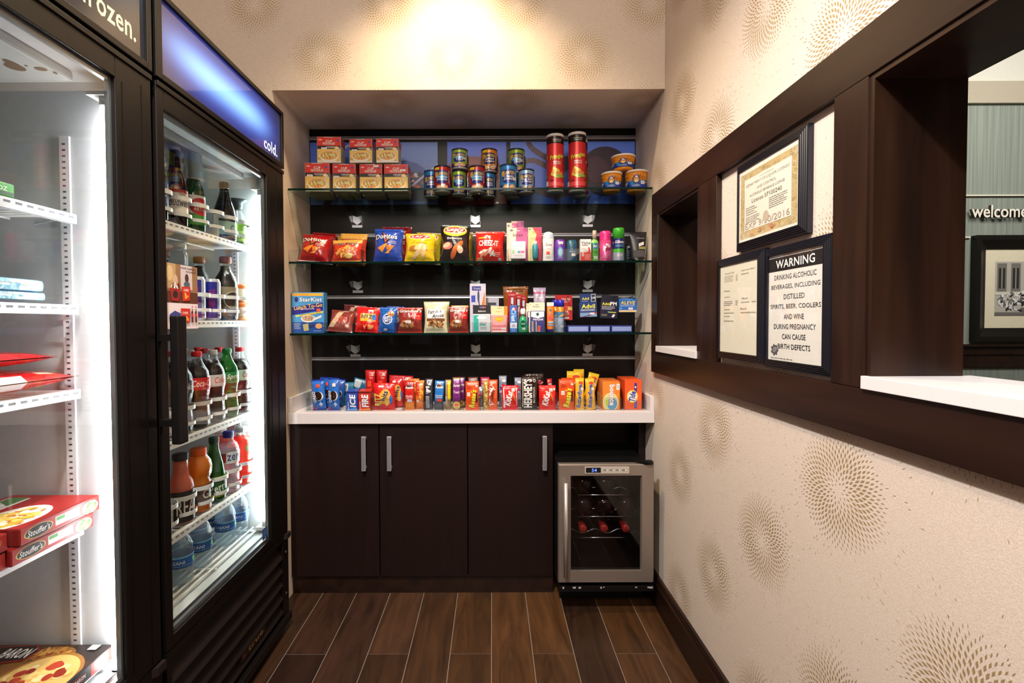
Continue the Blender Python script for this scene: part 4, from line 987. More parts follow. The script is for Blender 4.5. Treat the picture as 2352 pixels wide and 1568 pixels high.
def rb(A): A.rect(0, 0, 1, 1, '#b9c0d0').poly([(.3, 0), (.5, 0), (.5, 1), (.3, 1)], '#2a2f9a').poly([(.75, 0), (1, 0), (1, 1), (.75, 1)], '#2a2f9a'); A.rect(0, .06, 1, .10, '#3a2f8a'); A.text('RED BULL', .4, .55, .5, .10, '#c81c2c', rot=90, bold=.02)
def slim(loc, lab):
    e = empty('slim_drink_can', loc); tag(e, lab, 'can', G2); m = MB(); r = .0265; h = .135
    m.lathe([(.021, 0), (r, .007), (r, h - .010), (.0235, h - .002), (.0235, h), (.021, h - .001), (.0205, h - .004), (.001, h - .004)], 28, cols='#c2c6d2')
    A = Art(2 * math.pi * r, h - .018); rb(A); m.art(A, m_cyl(r, z0=.008, a0=math.radians(68)), maxe=.008, smooth=True); m.build('can', CAN, parent=e)
slim((XB, YL[4], Z2), 'slim blue and silver energy drink can, front of second shelf'); slim((XB, YL[3], Z2), 'slim energy drink can right beside the glass poster')
for k, (zz, lb) in enumerate(((0, 'orange-topped drink cup, lower of two by the cooler light'), (.0665, 'orange-topped drink cup, upper of two by the cooler light'))):
    m = MB(); m.lathe([(.025, 0, '#e89a5c'), (.028, .006, '#f0b070'), (.030, .016, '#efe9d8'), (.030, .048, '#e8803c'), (.030, .056, '#f07a30'), (.029, .064, '#f07a30'), (.001, .065, '#f07a30')], 26)
    tag(m.build('drink_cup', PLAS, loc=(XB, YL[6], Z2 + zz)), lb, 'cup', G2)
# water bottles on the floor rack
def das(A):
    A.rect(0, 0, 1, 1, '#1c5aa0').rect(0, .85, 1, 1, '#7ab8e0').rect(0, 0, 1, .08, '#0f3a78')
    for x in (.16, .62): A.text('DASANI', x + .17, .48, .24, .28, '#eef4fa', bold=.01); A.ell(x - .02, .5, .030, .26, '#58c070', 14, rot=.5).ell(x - .04, .56, .018, .2, '#7ad68a', 12, rot=-.4)
    A.lines(.2, .15, .8, .24, 1, '#9ac4ea')
wp = [(.001, .004), (.026, 0), (.031, .006), (.0322, .016), (.031, .022), (.0322, .028), (.031, .034), (.0322, .040), (.031, .046), (.0322, .052), (.0315, .056), (.0315, .098), (.0325, .104), (.031, .112), (.0325, .120), (.031, .135), (.024, .158), (.0135, .176), (.0125, .190)]
wp = [(r, z * .815) for r, z in wp]
w1 = bottle('water_bottle', wp, PET, WATER, .135, (.052, .086, das), ('#e8eef2', .0140, .151, .163), 'water bottle with blue leaf label, nearest on the cooler floor rack', 'bottle', 'water bottles on the cooler floor', (-.925, 1.405, .4128))
for x, y, lb in ((-.928, 1.505, 'water bottle with blue label, second from left in the front row'), (-.930, 1.650, 'water bottle with blue label, third from left in the front row'), (-.928, 1.735, 'water bottle with blue label, right end of the front row'),
                 (-.99, 1.590, 'water bottle just behind and between the second and third'), (-.995, 1.690, 'water bottle in the second row near the cooler light'), (-.99, 1.44, 'water bottle in the second row behind the nearest one')):
    o = copy_tree(w1); o.location = (x, y, .4128); o['label'] = lb
# ---- frozen goods
def pack(kind, x0, x1, y0, y1, z0, z1, col, fn_top=None, fn_front=None, lab='', cat='frozen meal', grp=None, mat=None, bev=.002, along_x=False):
    """flat box; +X is the front"""
    m = MB(); m.box(-(x1 - x0) / 2, (x1 - x0) / 2, -(y1 - y0) / 2, (y1 - y0) / 2, 0, z1 - z0, col, bev=bev)
    if fn_front: A = Art(y1 - y0 - 2 * bev, z1 - z0 - 2 * bev); fn_front(A); m.art(A, m_face(((x1 - x0) / 2, 0, bev), (0, 1, 0), (0, 0, 1), (1, 0, 0)))
    if fn_top and along_x: A = Art(x1 - x0 - 2 * bev, y1 - y0 - 2 * bev); fn_top(A); m.art(A, m_face((0, -(y1 - y0) / 2 + bev, z1 - z0), (1, 0, 0), (0, 1, 0), (0, 0, 1)))
    elif fn_top: A = Art(y1 - y0 - 2 * bev, x1 - x0 - 2 * bev); fn_top(A); m.art(A, m_face(((x1 - x0) / 2 - bev, 0, z1 - z0), (0, 1, 0), (-1, 0, 0), (0, 0, 1)))
    return tag(m.build(kind, mat or CARD, loc=((x0 + x1) / 2, (y0 + y1) / 2, z0)), lab, cat, grp)
def st_f(A):
    A.rect(0, 0, 1, 1, '#a8201c'); A.rect(.40, .22, .72, .86, '#ece6e0').rect(.41, .55, .52, .80, '#4f9a4a').lines(.54, .28, .71, .80, 4, '#8a8480')
    A.ell(.20, .5, .17, .44, '#c8b068', 26).ell(.20, .5, .155, .40, '#17100f', 26); A.text("Stouffer's", .20, .5, .26, .42, '#f4f0ec', it=.25, bold=.02)
    A.ell(.86, .45, .12, .48, '#efe6c0', 20).blob(.86, .45, .11, .44, ['#f0cf4a', '#f6e07a', '#3f7a38', '#2f5a2c', '#f2d860', '#f8e890'], 46, .22, 3)
def st_t(A):
    A.rect(0, 0, 1, 1, '#a3201c'); A.ell(.28, .34, .40, .27, '#efe8de', 30); A.blob(.26, .34, .36, .23, ['#e8c040', '#f0d060', '#d8a838', '#c87828', '#f4dc88'], 120, .12, 5)
    A.rect(.30, .66, .88, .93, '#e6e2de').lines(.33, .70, .70, .90, 4, '#8f8a86'); A.ell(.20, .84, .15, .06, '#17100f', 20); A.poly([(.62, .70), (.90, .70), (.90, .90), (.75, .9)], '#4a7a3c')
GZ_ = 'boxed frozen meals in the freezer'
def st2(A): A.rect(0, 0, 1, 1, '#a8201c'); A.blob(.7, .5, .3, .4, ['#e8ded0', '#c87a4a', '#d8a070', '#8a2a1c'], 50, .18, 8)
pack('frozen_meal_box', -1.10, -.900, .885, 1.070, .7235, .7550, '#8c1a18', st_t, st_f, 'red frozen pasta box with oval logo, bottom of the right stack', 'frozen meal', GZ_)
pack('frozen_meal_box', -1.095, -.895, .897, 1.081, .7575, .790, '#8c1a18', st_t, st_f, 'red frozen pasta box with oval logo, top of the right stack', 'frozen meal', GZ_)
pack('frozen_meal_box', -1.10, -.905, .700, .880, .7235, .7550, '#8c1a18', st_t, st2, 'red frozen meal box, bottom of the left stack at the photo edge', 'frozen meal', GZ_)
pack('frozen_meal_box', -1.10, -.905, .706, .884, .7575, .790, '#8c1a18', st_t, st2, 'red frozen meal box with pinkish food print, top of the left stack', 'frozen meal', GZ_)
def pz_t(A):
    A.rect(0, 0, 1, 1, '#4a2c18'); A.rect(.72, .82, 1, 1, '#2a201e'); A.rect(0, 0, .5, .86, '#7a5024'); A.ell(.62, .90, .17, .08, '#8a5a2c', 26).blob(.62, .90, .15, .065, ['#b8823c', '#a86828', '#8a3a1c', '#c89848'], 60, .2, 2)
    A.ell(.74, .60, .29, .31, '#a06a2c', 40).ell(.74, .60, .265, .285, '#dcb468', 40); A.blob(.74, .60, .24, .26, ['#e8c878', '#d8a050', '#f0d898', '#e0b060'], 90, .13, 4); A.blob(.74, .60, .23, .25, ['#a83420', '#92281a', '#b84028'], 22, .15, 6, n_=14)
    A.poly([(.10, .82), (.16, .97), (.42, .99), (.50, .92), (.47, .82), (.30, .78)], '#8a1c1a').poly([(.115, .83), (.17, .96), (.41, .98), (.485, .92), (.46, .83), (.30, .795)], '#16100f'); A.text('BARON', .345, .895, .22, .10, '#f4efe6', bold=.04, it=.1)
    A.rect(.86, .93, .93, .985, '#e6e6e6'); A.text('SUPREMES', .22, .70, .30, .06, '#e8c86a', bold=.03); A.ell(.5, .3, .1, .08, '#d8702c', 14)
def pz_f(A): A.rect(0, 0, 1, 1, '#1d1513'); A.rect(.80, 0, 1, 1, '#c02a20'); A.rect(.36, .1, .54, .9, '#d8d4d0').lines(.38, .2, .52, .8, 3, '#333'); A.ell(.68, .5, .07, .4, '#5a1c18'); A.text('RED BARON', .68, .5, .14, .3, '#efe8dc', bold=.02)
pack('frozen_pizza_box', -1.16, -.872, .780, 1.083, .4128, .4435, '#1b1311', pz_t, pz_f, 'dark frozen pizza box with pepperoni print on the freezer floor', 'frozen pizza', along_x=True)
def gp_f(A): A.rect(0, 0, 1, 1, '#3f9a2c').rect(0, 0, 1, .3, '#1c4a16'); A.text('30 FL OZ', .85, .55, .2, .4, '#e8f0e0')
pack('frozen_green_carton', -1.12, -.945, .70, .955, 1.4285, 1.454, '#3f9a2c', None, gp_f, 'green frozen carton on the top freezer shelf', 'frozen food', None)
def lb_f(A): A.rect(0, 0, 1, 1, '#8cc4dc'); A.rect(.40, .18, .72, .82, '#dfe9ee').lines(.42, .2, .70, .8, 5, '#8aa0a8'); A.rect(.05, .3, .3, .7, '#e8eef0').lines(.78, .2, .95, .5, 3, '#2a5a8a'); A.ell(.86, .66, .04, .18, '#e08a4a', 12).rect(0, .92, 1, 1, '#d8584a')
pack('frozen_snack_wrap', -1.10, -.94, .76, 1.012, 1.2275, 1.2445, '#86bcd6', None, lb_f, 'pale blue frozen pack, lower of two on the second freezer shelf', 'frozen food', 'pale blue packs in the freezer', FILM, .006)
pack('frozen_snack_wrap', -1.09, -.936, .75, 1.006, 1.2450, 1.270, '#86bcd6', None, lb_f, 'pale blue frozen pack, upper of two on the second freezer shelf', 'frozen food', 'pale blue packs in the freezer', FILM, .009)
def flatbag(y0, y1, z0, th, x0, x1, lab, seed):
    m = MB(); nx, ny = 14, 20; R = random.Random(seed)
    for sgn in (1, -1):
        vs = []; cl = []; fs = []
        for i in range(nx + 1):
            for j in range(ny + 1):
                u, v = i / nx, j / ny; p = max(0, (1 - abs(2 * u - 1) ** 3)) ** .6 * max(0, math.sin(math.pi * min(1, max(0, (v - .05) / .90)))) ** .35
                z = z0 + th / 2 + sgn * (th / 2 - .0015) * p + (mnoise.noise(Vector((u * 7, v * 7, seed + sgn))) * .004 * p if sgn > 0 else 0) + sgn * .001
                vs.append((x0 + (x1 - x0) * u, y0 + (y1 - y0) * v, z))
        for i in range(nx):
            for j in range(ny):
                a = i * (ny + 1) + j; fs.append((a, a + 1, a + ny + 2, a + ny + 1)); u, v = i / nx, j / ny
                q = mnoise.noise(Vector((u * 4, v * 5, seed * 3))); c = '#c01c1e'
                if q > .25: c = '#e8d0b0'
                elif q > .18: c = '#d88a4a'
                if u > .86: c = '#b8181c' if (v < .45 or v > .62) else '#efe6e2'
                if v > .94: c = '#a01418'
                cl.append(lin(c))
        m.add(vs, fs, cl, 0, True)
    return tag(m.build('frozen_food_bag', FILM), lab, 'frozen food', 'red frozen bags')
flatbag(.72, 1.076, 1.0375, .050, -1.12, -.925, 'red frozen food bag, lower of two on the third freezer shelf', 3)
flatbag(.66, 1.040, 1.0885, .040, -1.12, -.935, 'red frozen food bag, upper of two on the third freezer shelf', 7)
# ------------------------------------------------------------------ goods on the snack shelves
ZC = .7955
def mk_box(w, h, d, col, fn, side=None, mat=None, bev=.0012, top=None):
    m = MB(); m.box(-w / 2, w / 2, -d / 2, d / 2, 0, h, col, bev=bev); A = Art(w - 2 * bev, h - 2 * bev); fn(A)
    m.art(A, m_face((0, -d / 2, bev), (1, 0, 0), (0, 0, 1), (0, -1, 0)))
    if side:
        for sx in (1, -1): A = Art(d - 2 * bev, h - 2 * bev); side(A); m.art(A, m_face((sx * w / 2, 0, bev), (0, sx, 0), (0, 0, 1), (sx, 0, 0)))
    return [('box', m, mat or CARD)]
def mk_bag(w, h, d, base, fn, seal=None, flat=2.2, crimp=.05, waist=.09, seed=1, mat=None, wr=.0034, flare=0.0):
    seal = seal or base; NX, NZ = 16, 20
    def P(u, v):      # u -1..1, v 0..1
        t = min(1, max(0, (v - crimp) / (1 - 2 * crimp)))
        return (max(0, 1 - abs(u) ** flat) ** .7) * (math.sin(math.pi * t) ** .45 if 0 < t < 1 else 0)
    def hw(v): return w / 2 * (1 - waist * math.sin(math.pi * v) + flare * (abs(2 * v - 1) ** 3))
    def Y(u, v, sg=-1):
        p = P(u, v); n = mnoise.noise(Vector((u * 3.1, v * 4.2, seed * 5.3 + sg))) + .5 * mnoise.noise(Vector((u * 7, v * 8, seed * 2.7)))
        edge = math.sin(v * 60) * .0 + (.0012 * math.sin(u * 20 + seed) if (v < crimp or v > 1 - crimp) else 0)
        return sg * (.0009 + d / 2 * p) + n * wr * (p ** .5) + edge
    m = MB()
    for sg in (-1, 1):
        vs = [(hw(j / NZ) * (2 * i / NX - 1), Y(2 * i / NX - 1, j / NZ, sg), h * j / NZ) for j in range(NZ + 1) for i in range(NX + 1)]
        fs = []; cl = []
        for j in range(NZ):
            for i in range(NX):
                a = j * (NX + 1) + i; fs.append((a, a + 1, a + NX + 2, a + NX + 1)); cl.append(lin(seal if (j == 0 or j >= NZ - 1) else base))
        m.add(vs, fs, cl, 0, True)
    A = Art(w, h); fn(A)
    def f(x, z, l):
        v = min(1, max(0, z / h)); u = max(-1, min(1, x / (w / 2))); return (hw(v) * u, Y(u, v) - .0010 - .00016 * l, z)
    m.art(A, f, maxe=max(.006, w / 14), smooth=True)
    return [('bag', m, mat or FILM)]
def mk_can(w, h, lid, fn, body='#ccc', taper=0, lidh=.008, metal='#c9c4bc'):
    r = w / 2; m = MB(); m.lathe([(r * .93, 0, metal), (r, .003, metal), (r, .006, body), (r, h - lidh, body)], 32, cap=True)
    A = Art(2 * math.pi * r, h - lidh - .006); fn(A); m.art(A, m_cyl(r, z0=.006), maxe=.008, smooth=True)
    c = MB(); c.lathe([(r * 1.02, h - lidh), (r * 1.03, h - .001), (r * .97, h), (r * .93, h - .003), (.001, h - .003)], 32, cols=lid)
    return [('can', m, CAN), ('lid', c, PLAS)]
_cache = {}
def item(kind, u0, u1, vt, Yf, zs, d, make, lab, cat, grp=None, lean=0.0, yaw=0.0, roll=0.0, key=None, dz=.0004, vref=None):
    """stand a pack on a shelf: u0..u1 its width and vt its top in the photograph's frame at depth Yf (front face)"""
    vm = vref if vref else (vt + 30)
    a, b, t = onY(u0, vm, Yf), onY(u1, vm, Yf), onY((u0 + u1) / 2, vt, Yf)
    w, h = abs(b.x - a.x), (t.z - zs - dz) / max(.3, math.cos(lean))
    k = (key,) if key else None
    if k and k in _cache: parts = _cache[k]
    else:
        parts = [(n, m.mesh(kind if i == 0 else n, mt), n) for i, (n, m, mt) in enumerate(make(w, h, d))]
        if k: _cache[k] = parts
    loc = ((a.x + b.x) / 2, Yf + d / 2, zs + dz); rot = (-lean, roll, yaw)
    if len(parts) == 1:
        o = bpy.data.objects.new(kind, parts[0][1]); SC.collection.objects.link(o); o.location = loc; o.rotation_euler = rot
    else:
        o = empty(kind, loc, rot)
        for n, me, _ in parts:
            c = bpy.data.objects.new(n, me); SC.collection.objects.link(c); c.parent = o
    if lean or roll or yaw:      # rest the lowest point on the shelf
        Rm = o.rotation_euler.to_matrix(); zmin = min((Rm @ v.co).z for _, me, _n in parts for v in me.vertices); o.location.z = zs + dz - min(zmin, 0) + (0 if zmin < 0 else 0)
    return tag(o, lab, cat, grp)

# --- top shelf: noodle boxes
def noodle(A, tagx=None, hi=False):
    A.rect(0, 0, 1, 1, '#efe2b8').rect(0, .66, 1, 1, '#d8281c').rect(0, .53, 1, .66, '#17141a').rect(0, .08, 1, .53, '#eec45c').rect(0, 0, 1, .08, '#f0e6d4')
    A.text('CUP', .5, .84, .28, .085, '#f6ece0', bold=.05, out='#8a1410').text('NOODLES', .5, .745, .52, .085, '#f6ece0', bold=.05, out='#8a1410')
    A.text('CHICKEN', .56, .61, .36, .055, '#f2efe8', bold=.03); A.lines(.45, .55, .72, .575, 1, '#d8d4cc')
    A.ell(.13, .89, .08, .02, '#f0dcd4', 10).ell(.87, .87, .06, .035, '#3a4aa8', 14).ell(.83, .57, .10, .07, '#e8b050', 16).ell(.83, .57, .06, .04, '#f4e2b0', 12)
    A.poly([(.72, .34), (.80, .38), (.98, .58), (.94, .60)], '#d8d4dc')
    A.ell(.5, .25, .42, .21, '#f4ece2', 30).ell(.5, .28, .38, .17, '#e0a84c', 30); A.blob(.5, .28, .34, .14, ['#e8c868', '#d8843c', '#f2dc8c', '#c8a83a', '#e06a34', '#8aa04a', '#f6e8b8'], 70, .17, 3); A.ell(.64, .30, .13, .06, '#d8d49a', 14)
    A.lines(.04, .12, .16, .2, 2, '#8a7a3c').lines(.84, .04, .96, .08, 2, '#8a7a3c')
    A.rect(.3, .975, .7, .99, '#f6e6e0')
    if tagx: A.tagp(tagx[0], tagx[1], .24, .075, '#f4ece4')
def noodle_side(A): A.rect(0, 0, 1, 1, '#d8cdb8').rect(0, .66, 1, 1, '#c03024'); A.lines(.1, .1, .9, .6, 12, '#8a8276')
NG = 'noodle soup boxes on the top shelf'
ND = .068
for i, (u0, u1, tg) in enumerate(((700, 755, (.2, .55)), (764, 816, (.16, .52)), (826, 877, (.75, .93)), (883, 937, (.8, .77)))):
    item('noodle_box', u0, u1, 374 + (0, 2, 3, 3)[i], 2.112, SZ[0], ND, lambda w, h, d, tg=tg: mk_box(w, h, d, '#c9bda8', lambda A: noodle(A, tg), noodle_side),
         'red noodle soup box, %s in the lower row of four' % ('leftmost', 'second from left', 'third from left', 'rightmost')[i], 'noodle box', NG, yaw=(.06, .02, 0, -.02)[i])
ztop = onY(790, 375, 2.112).z + .0006
for i, (u0, u1, tg) in enumerate(((728, 782, (.3, .55)), (803, 855, (.22, .52)), (864, 915, (.22, .55)))):
    item('noodle_box', u0, u1, (314, 319, 318)[i], 2.118, ztop + .0030, ND, lambda w, h, d, tg=tg: mk_box(w, h, d, '#c9bda8', lambda A: noodle(A, tg), noodle_side),
         'red noodle soup box, %s of the upper three' % ('left', 'middle', 'right')[i], 'noodle box', NG, yaw=(.03, -.02, 0)[i])
for i, (u0, u1) in enumerate(((712, 760), (772, 820), (832, 880), (890, 938))):
    item('noodle_box', u0, u1, 388, 2.194, SZ[0], ND, lambda w, h, d: mk_box(w, h, d, '#c9bda8', lambda A: noodle(A), noodle_side), 'second-row noodle soup box behind the %s front box' % ('leftmost', 'second', 'third', 'rightmost')[i], 'noodle box', NG, key='noodle2')
# nut cans
def nut(bg, dark, name, nc='#f4f2ee', band=None, new=False, tg=None):
    def f(A):
        for s_ in (-.335, .0, .335):
            x = .5 + s_
            if s_ == -.335: A.rect(0, 0, 1, 1, bg); A.poly([(0, 0), (1, 0), (1, .22), (0, .22)], dark)
            A.poly([(x - .13, .80), (x + .02, .86), (x + .13, .80), (x + .12, .36), (x, .26), (x - .10, .32)], dark)
            A.ell(x - .105, .66, .028, .12, '#e8b83c', 12)
            A.text('PLANTERS', x + .01, .70, .21, .13, '#f4d46a', bold=.04, out='#141c4c', ow=.04)
            if band: A.ell(x, .54, .11, .09, band, 18)
            ls = name.split('|')
            for i, t in enumerate(ls): A.text(t, x + .01, .56 - .125 * i - (0 if len(ls) > 1 else .03), .022 * len(t) + .03, .105, nc, bold=.03, it=.1)
            A.ell(x - .05, .12, .052, .10, '#d8a060', 14).ell(x - .05, .12, .028, .055, '#f0d0a0', 12).ell(x + .07, .12, .055, .10, '#e0b078', 14)
            if new: A.rect(x - .13, .86, x - .04, .97, '#f0e02a')
            if tg: A.tagp(x + tg[0], tg[1], .065, .12)
            A.lines(x + .125, .3, x + .155, .85, 8, '#e8e8e8', seed=4)
    return f
BLU, DB = '#2a86c4', '#1b2c7c'
def can(u0, u1, vt, Yf, zs, fn, lab, lid='#15203a'):
    w = (u1 - u0) * Yf / F
    return item('nut_can', u0, u1, vt, Yf, zs, w, lambda w_, h, d: mk_can(w_, h, lid, fn, '#b8b0a8'), lab, 'nut can', 'peanut cans on the top shelf')
can(1014 - 19, 1014 + 19, 378, 2.116, SZ[0], nut('#b01c24', DB, 'Chipotle|peanuts', band='#3a9ad0', new=True, tg=(.03, .2)), 'red peanut can, left end of the front row')
can(1095 - 19, 1095 + 19, 378, 2.116, SZ[0], nut('#b01c24', DB, 'Chipotle|peanuts', band='#3a9ad0', new=True, tg=(.03, .2)), 'red peanut can in front, below the caramel-topped can')
can(1168 - 20, 1168 + 20, 375, 2.116, SZ[0], nut(BLU, DB, 'Classic|peanuts', tg=(.11, .45)), 'bright blue classic peanut can, tallest in front row')
can(1192, 1228, 386, 2.130, SZ[0], nut('#8fb0cc', DB, 'Sea Salt|& Vinegar'), 'pale blue sea salt and vinegar peanut can at the right end')
can(972, 1006, 389, 2.195, SZ[0], nut(BLU, DB, 'Classic|peanuts'), 'blue peanut can behind the leftmost red can', '#1a3a6a')
c_l = can(1036, 1070, 389, 2.160, SZ[0], nut('#9ab83c', DB, 'Chili|Lime', band='#3a9ad0'), 'green peanut can low behind, between the two red cans')
c_r = can(1056, 1090, 392, 2.232, SZ[0], nut('#b01c24', DB, 'Chipotle|peanuts', band='#3a9ad0', new=True), 'red peanut can in the rear row, centre')
can(1105, 1138, 394, 2.196, SZ[0], nut(BLU, DB, 'Classic|peanuts'), 'blue peanut can in rear row, right of the front red can')
zc2 = onY(1050, 389, 2.16).z + .0028
can(1036, 1073, 339, 2.150, zc2, nut('#9ab83c', DB, 'Chili|Lime', band='#3a9ad0', tg=(.10, .5)), 'green chili lime can stacked on top, at left', '#20243a')
can(1105, 1142, 339, 2.197, zc2, nut('#e08a2a', '#2a1a5c', 'Salted|Caramel', tg=(.1, .2), new=True), 'orange salted caramel can stacked on top, in the middle', '#20243a')
can(1160, 1194, 398, 2.215, SZ[0], nut('#9ab83c', DB, 'Chili|Lime', band='#3a9ad0'), 'green peanut can in rear row behind the bright blue one')
can(1168, 1206, 339, 2.216, zc2, nut('#9ab83c', DB, 'Chili|Lime', band='#3a9ad0', tg=(.08, .5)), 'green chili lime can stacked on top, at right', '#20243a')
# tall crisp canisters
def pring(A):
    A.rect(0, 0, 1, 1, '#d42a2c').rect(0, .86, 1, 1, '#17120f')
    for x in (.17, .5, .83):
        A.text('PRINGLES', x + .0, .93, .16, .022, '#d8d4cc').lines(x - .07, .885, x + .07, .91, 1, '#c8c4bc')
        A.text('Pringles', x, .60, .26, .10, '#f2dc3a', bold=.06, it=.15, rot=12, out='#1c5a2c', ow=.05)
        A.text('MANGO', x, .51, .13, .028, '#f6e8e4', bold=.04).text('SALSA', x, .475, .13, .028, '#f6e8e4', bold=.04)
        A.poly([(x - .07, .42), (x + .03, .36), (x + .10, .22), (x, .20), (x - .12, .26)], '#e8c84a').ell(x + .02, .29, .10, .035, '#d8823a', 16).ell(x + .05, .24, .10, .028, '#8ab04a', 16).ell(x - .06, .33, .04, .04, '#e8923a', 12).ell(x - .1, .17, .03, .02, '#a01c20', 12)
        A.rect(x - .16, .05, x + .16, .13, '#e0484c')
    A.rect(.28, .06, .34, .15, '#e8e0d8')
def mk_tall(w, h, d):
    r = w / 2; m = MB(); m.lathe([(r * .96, 0, '#c9c4bc'), (r, .004, '#c9c4bc'), (r, .010, '#d42a2c'), (r, h - .012, '#17120f')], 36, cap=True)
    A = Art(2 * math.pi * r, h - .022); pring(A); m.art(A, m_cyl(r, z0=.010), maxe=.008, smooth=True)
    c = MB(); c.lathe([(r * 1.03, h - .012), (r * 1.045, h - .006), (r * 1.045, h - .001), (r * 1.0, h), (r * .97, h - .004), (.001, h - .004)], 36, cols='#d8d2cc')
    return [('canister', m, CAN), ('lid', c, PLAS)]
for i, (u0, u1, vt, Yf, yw, lb) in enumerate(((1258, 1297, 305, 2.116, .12, 'tall red crisp canister, left one of the front pair'), (1309, 1349, 301, 2.116, -.05, 'tall red crisp canister, right one of the front pair'), (1318, 1352, 318, 2.205, 0, 'tall red crisp canister hidden behind the right front one'))):
    item('crisp_canister', u0, u1, vt, Yf, SZ[0], (u1 - u0) * Yf / F, mk_tall, lb, 'crisp canister', 'tall red crisp canisters', yaw=yw)
# pasta cups
def mac(A):
    A.rect(0, 0, 1, 1, '#e08a1c').rect(0, .16, 1, .58, '#2c86c8')
    for x in (.17, .5, .83):
        A.blob(x, .78, .16, .17, ['#c8741a', '#f0a83c', '#b8641a'], 22, .22, int(x * 9)); A.poly([(x - .165, .16), (x + .165, .16), (x + .165, .50), (x - .165, .30)], '#1c3a9a')
        A.ell(x - .05, .62, .058, .24, '#232a6c', 22).ell(x - .05, .60, .045, .17, '#c88a3c', 18).ell(x - .05, .52, .03, .07, '#f0d07a', 12).ell(x - .05, .76, .02, .04, '#e8e8f0', 8)
        A.tagp(x + .06, .42, .07, .18); A.ell(x + .12, .45, .025, .12, '#24246a', 12).ell(x + .12, .45, .014, .06, '#b8b8d8', 10); A.lines(x - .12, .2, x + .02, .32, 2, '#bcd8ee', seed=5)
def mk_cup(w, h, d):
    R_ = w / 2; r0 = R_ * .78; rz = lambda z: r0 + (R_ * .96 - r0) * z / (h - .01)
    m = MB(); m.lathe([(r0 * .9, 0, '#e08a1c'), (r0, .003, '#e08a1c'), (R_ * .96, h - .008, '#e8dcc8'), (R_, h - .006, '#efe6dc'), (R_, h - .001, '#efe6dc'), (R_ * .94, h, '#efe6dc'), (.001, h - .001, '#e8dcd0')], 34)
    A = Art(2 * math.pi * r0, h - .018); mac(A); m.art(A, m_cyl(lambda z: rz(z + .004), z0=.004), maxe=.008, smooth=True)
    return [('cup', m, PLAS)]
CG = 'pasta cups on the top shelf'
item('pasta_cup', 1386, 1435, 392, 2.110, SZ[0], .088, mk_cup, 'orange and blue pasta cup, lower left of the three', 'pasta cup', CG)
item('pasta_cup', 1442, 1495, 388, 2.112, SZ[0], .094, mk_cup, 'orange and blue pasta cup, lower right of the three', 'pasta cup', CG)
item('pasta_cup', 1410, 1466, 352, 2.112, onY(1440, 389, 2.112).z + .0025, .094, mk_cup, 'orange and blue pasta cup stacked on the other two', 'pasta cup', CG)

# --- middle shelf: chip bags
Q = 'chip bags on the middle shelf'
def dor(bg, dk, tx, chip='#e88a2c', tg=False):
    def f(A):
        A.poly([(.26, .92), (.60, .62), (.40, .46)], '#1a1014').poly([(.32, .86), (.55, .64), (.42, .52)], '#e86a2c').poly([(.36, .80), (.52, .65), (.43, .57)], dk)
        A.text('Doritos', .44, .72, .78, .14, '#f6f2f0', bold=.05, out='#17101a', ow=.05)
        for i, t in enumerate(tx): A.text(t, .70, .565 - .05 * i, .24, .035, '#e8dcd8', it=.2)
        A.poly([(.14, .38), (.52, .52), (.34, .24)], chip).poly([(.42, .22), (.74, .42), (.56, .22)], '#f0a040').poly([(.46, .46), (.78, .44), (.52, .26)], '#d87a24')
        if tg: A.tagp(.6, .93, .16, .06)
        A.rect(.02, .0, .98, .025, '#e8dcd8')
    return f
def bagi(u0, u1, vt, Yf, base, fn, lab, d=.068, seal=None, kind='chip_bag', cat='chip bag', grp=Q, zs=None, **k):
    sd = k.pop('seed', int(u0)); kw = {q: k.pop(q) for q in ('flat', 'crimp', 'waist', 'wr', 'flare', 'mat') if q in k}
    return item(kind, u0, u1, vt, Yf, SZ[1] if zs is None else zs, d, lambda w, h, dd: mk_bag(w, h, dd, base, fn, seal, seed=sd, **kw), lab, cat, grp, **k)
bagi(676, 748, 535, 2.085, '#a8161c', dor('#a8161c', '#c02020', ('NACHO', 'CHEESE'), tg=True), 'red tortilla chip bag at the left end, in front', lean=.35, roll=.07)
bagi(704, 761, 533, 2.182, '#9c141a', dor('#a8161c', '#c02020', ('NACHO', 'CHEESE')), 'red tortilla chip bag just behind the leftmost one', lean=.22, roll=.08, d=.035)
def hot(A): A.rect(0, .80, 1, 1, '#e0a44c'); A.blob(.5, .38, .42, .26, ['#e8a048', '#c8381c', '#f0c070', '#d86a24', '#e8b860'], 46, .24, 9); A.text('FRITOS', .5, .72, .62, .10, '#2a1410', bold=.05, out='#f4ece0', ow=.05); A.ell(.6, .2, .12, .10, '#f0d070', 14)
bagi(757, 828, 548, 2.080, '#c8341c', hot, 'orange snack bag with yellow top, front of three', lean=.32, roll=-.03, seal='#e8b050', d=.045)
bagi(775, 838, 534, 2.148, '#c23018', hot, 'orange snack bag with tan top, middle of three', lean=.2, seal='#d8a858', roll=.03, d=.030)
bagi(769, 836, 538, 2.215, '#b8301a', hot, 'orange snack bag with tan top, rearmost of three', lean=.15, seal='#c89848', d=.035)
bagi(852, 921, 521, 2.090, '#2448b0', dor('#2448b0', '#1c3a9c', ('COOL', 'RANCH'), '#e8923c'), 'bright blue tortilla chip bag with orange chips', lean=.18, roll=.02)
bagi(872, 942, 516, 2.17, '#8c1418', dor('#a8161c', '#a8161c', ('NACHO', 'CHEESE')), 'dark red chip bag behind the bright blue one', lean=.12)
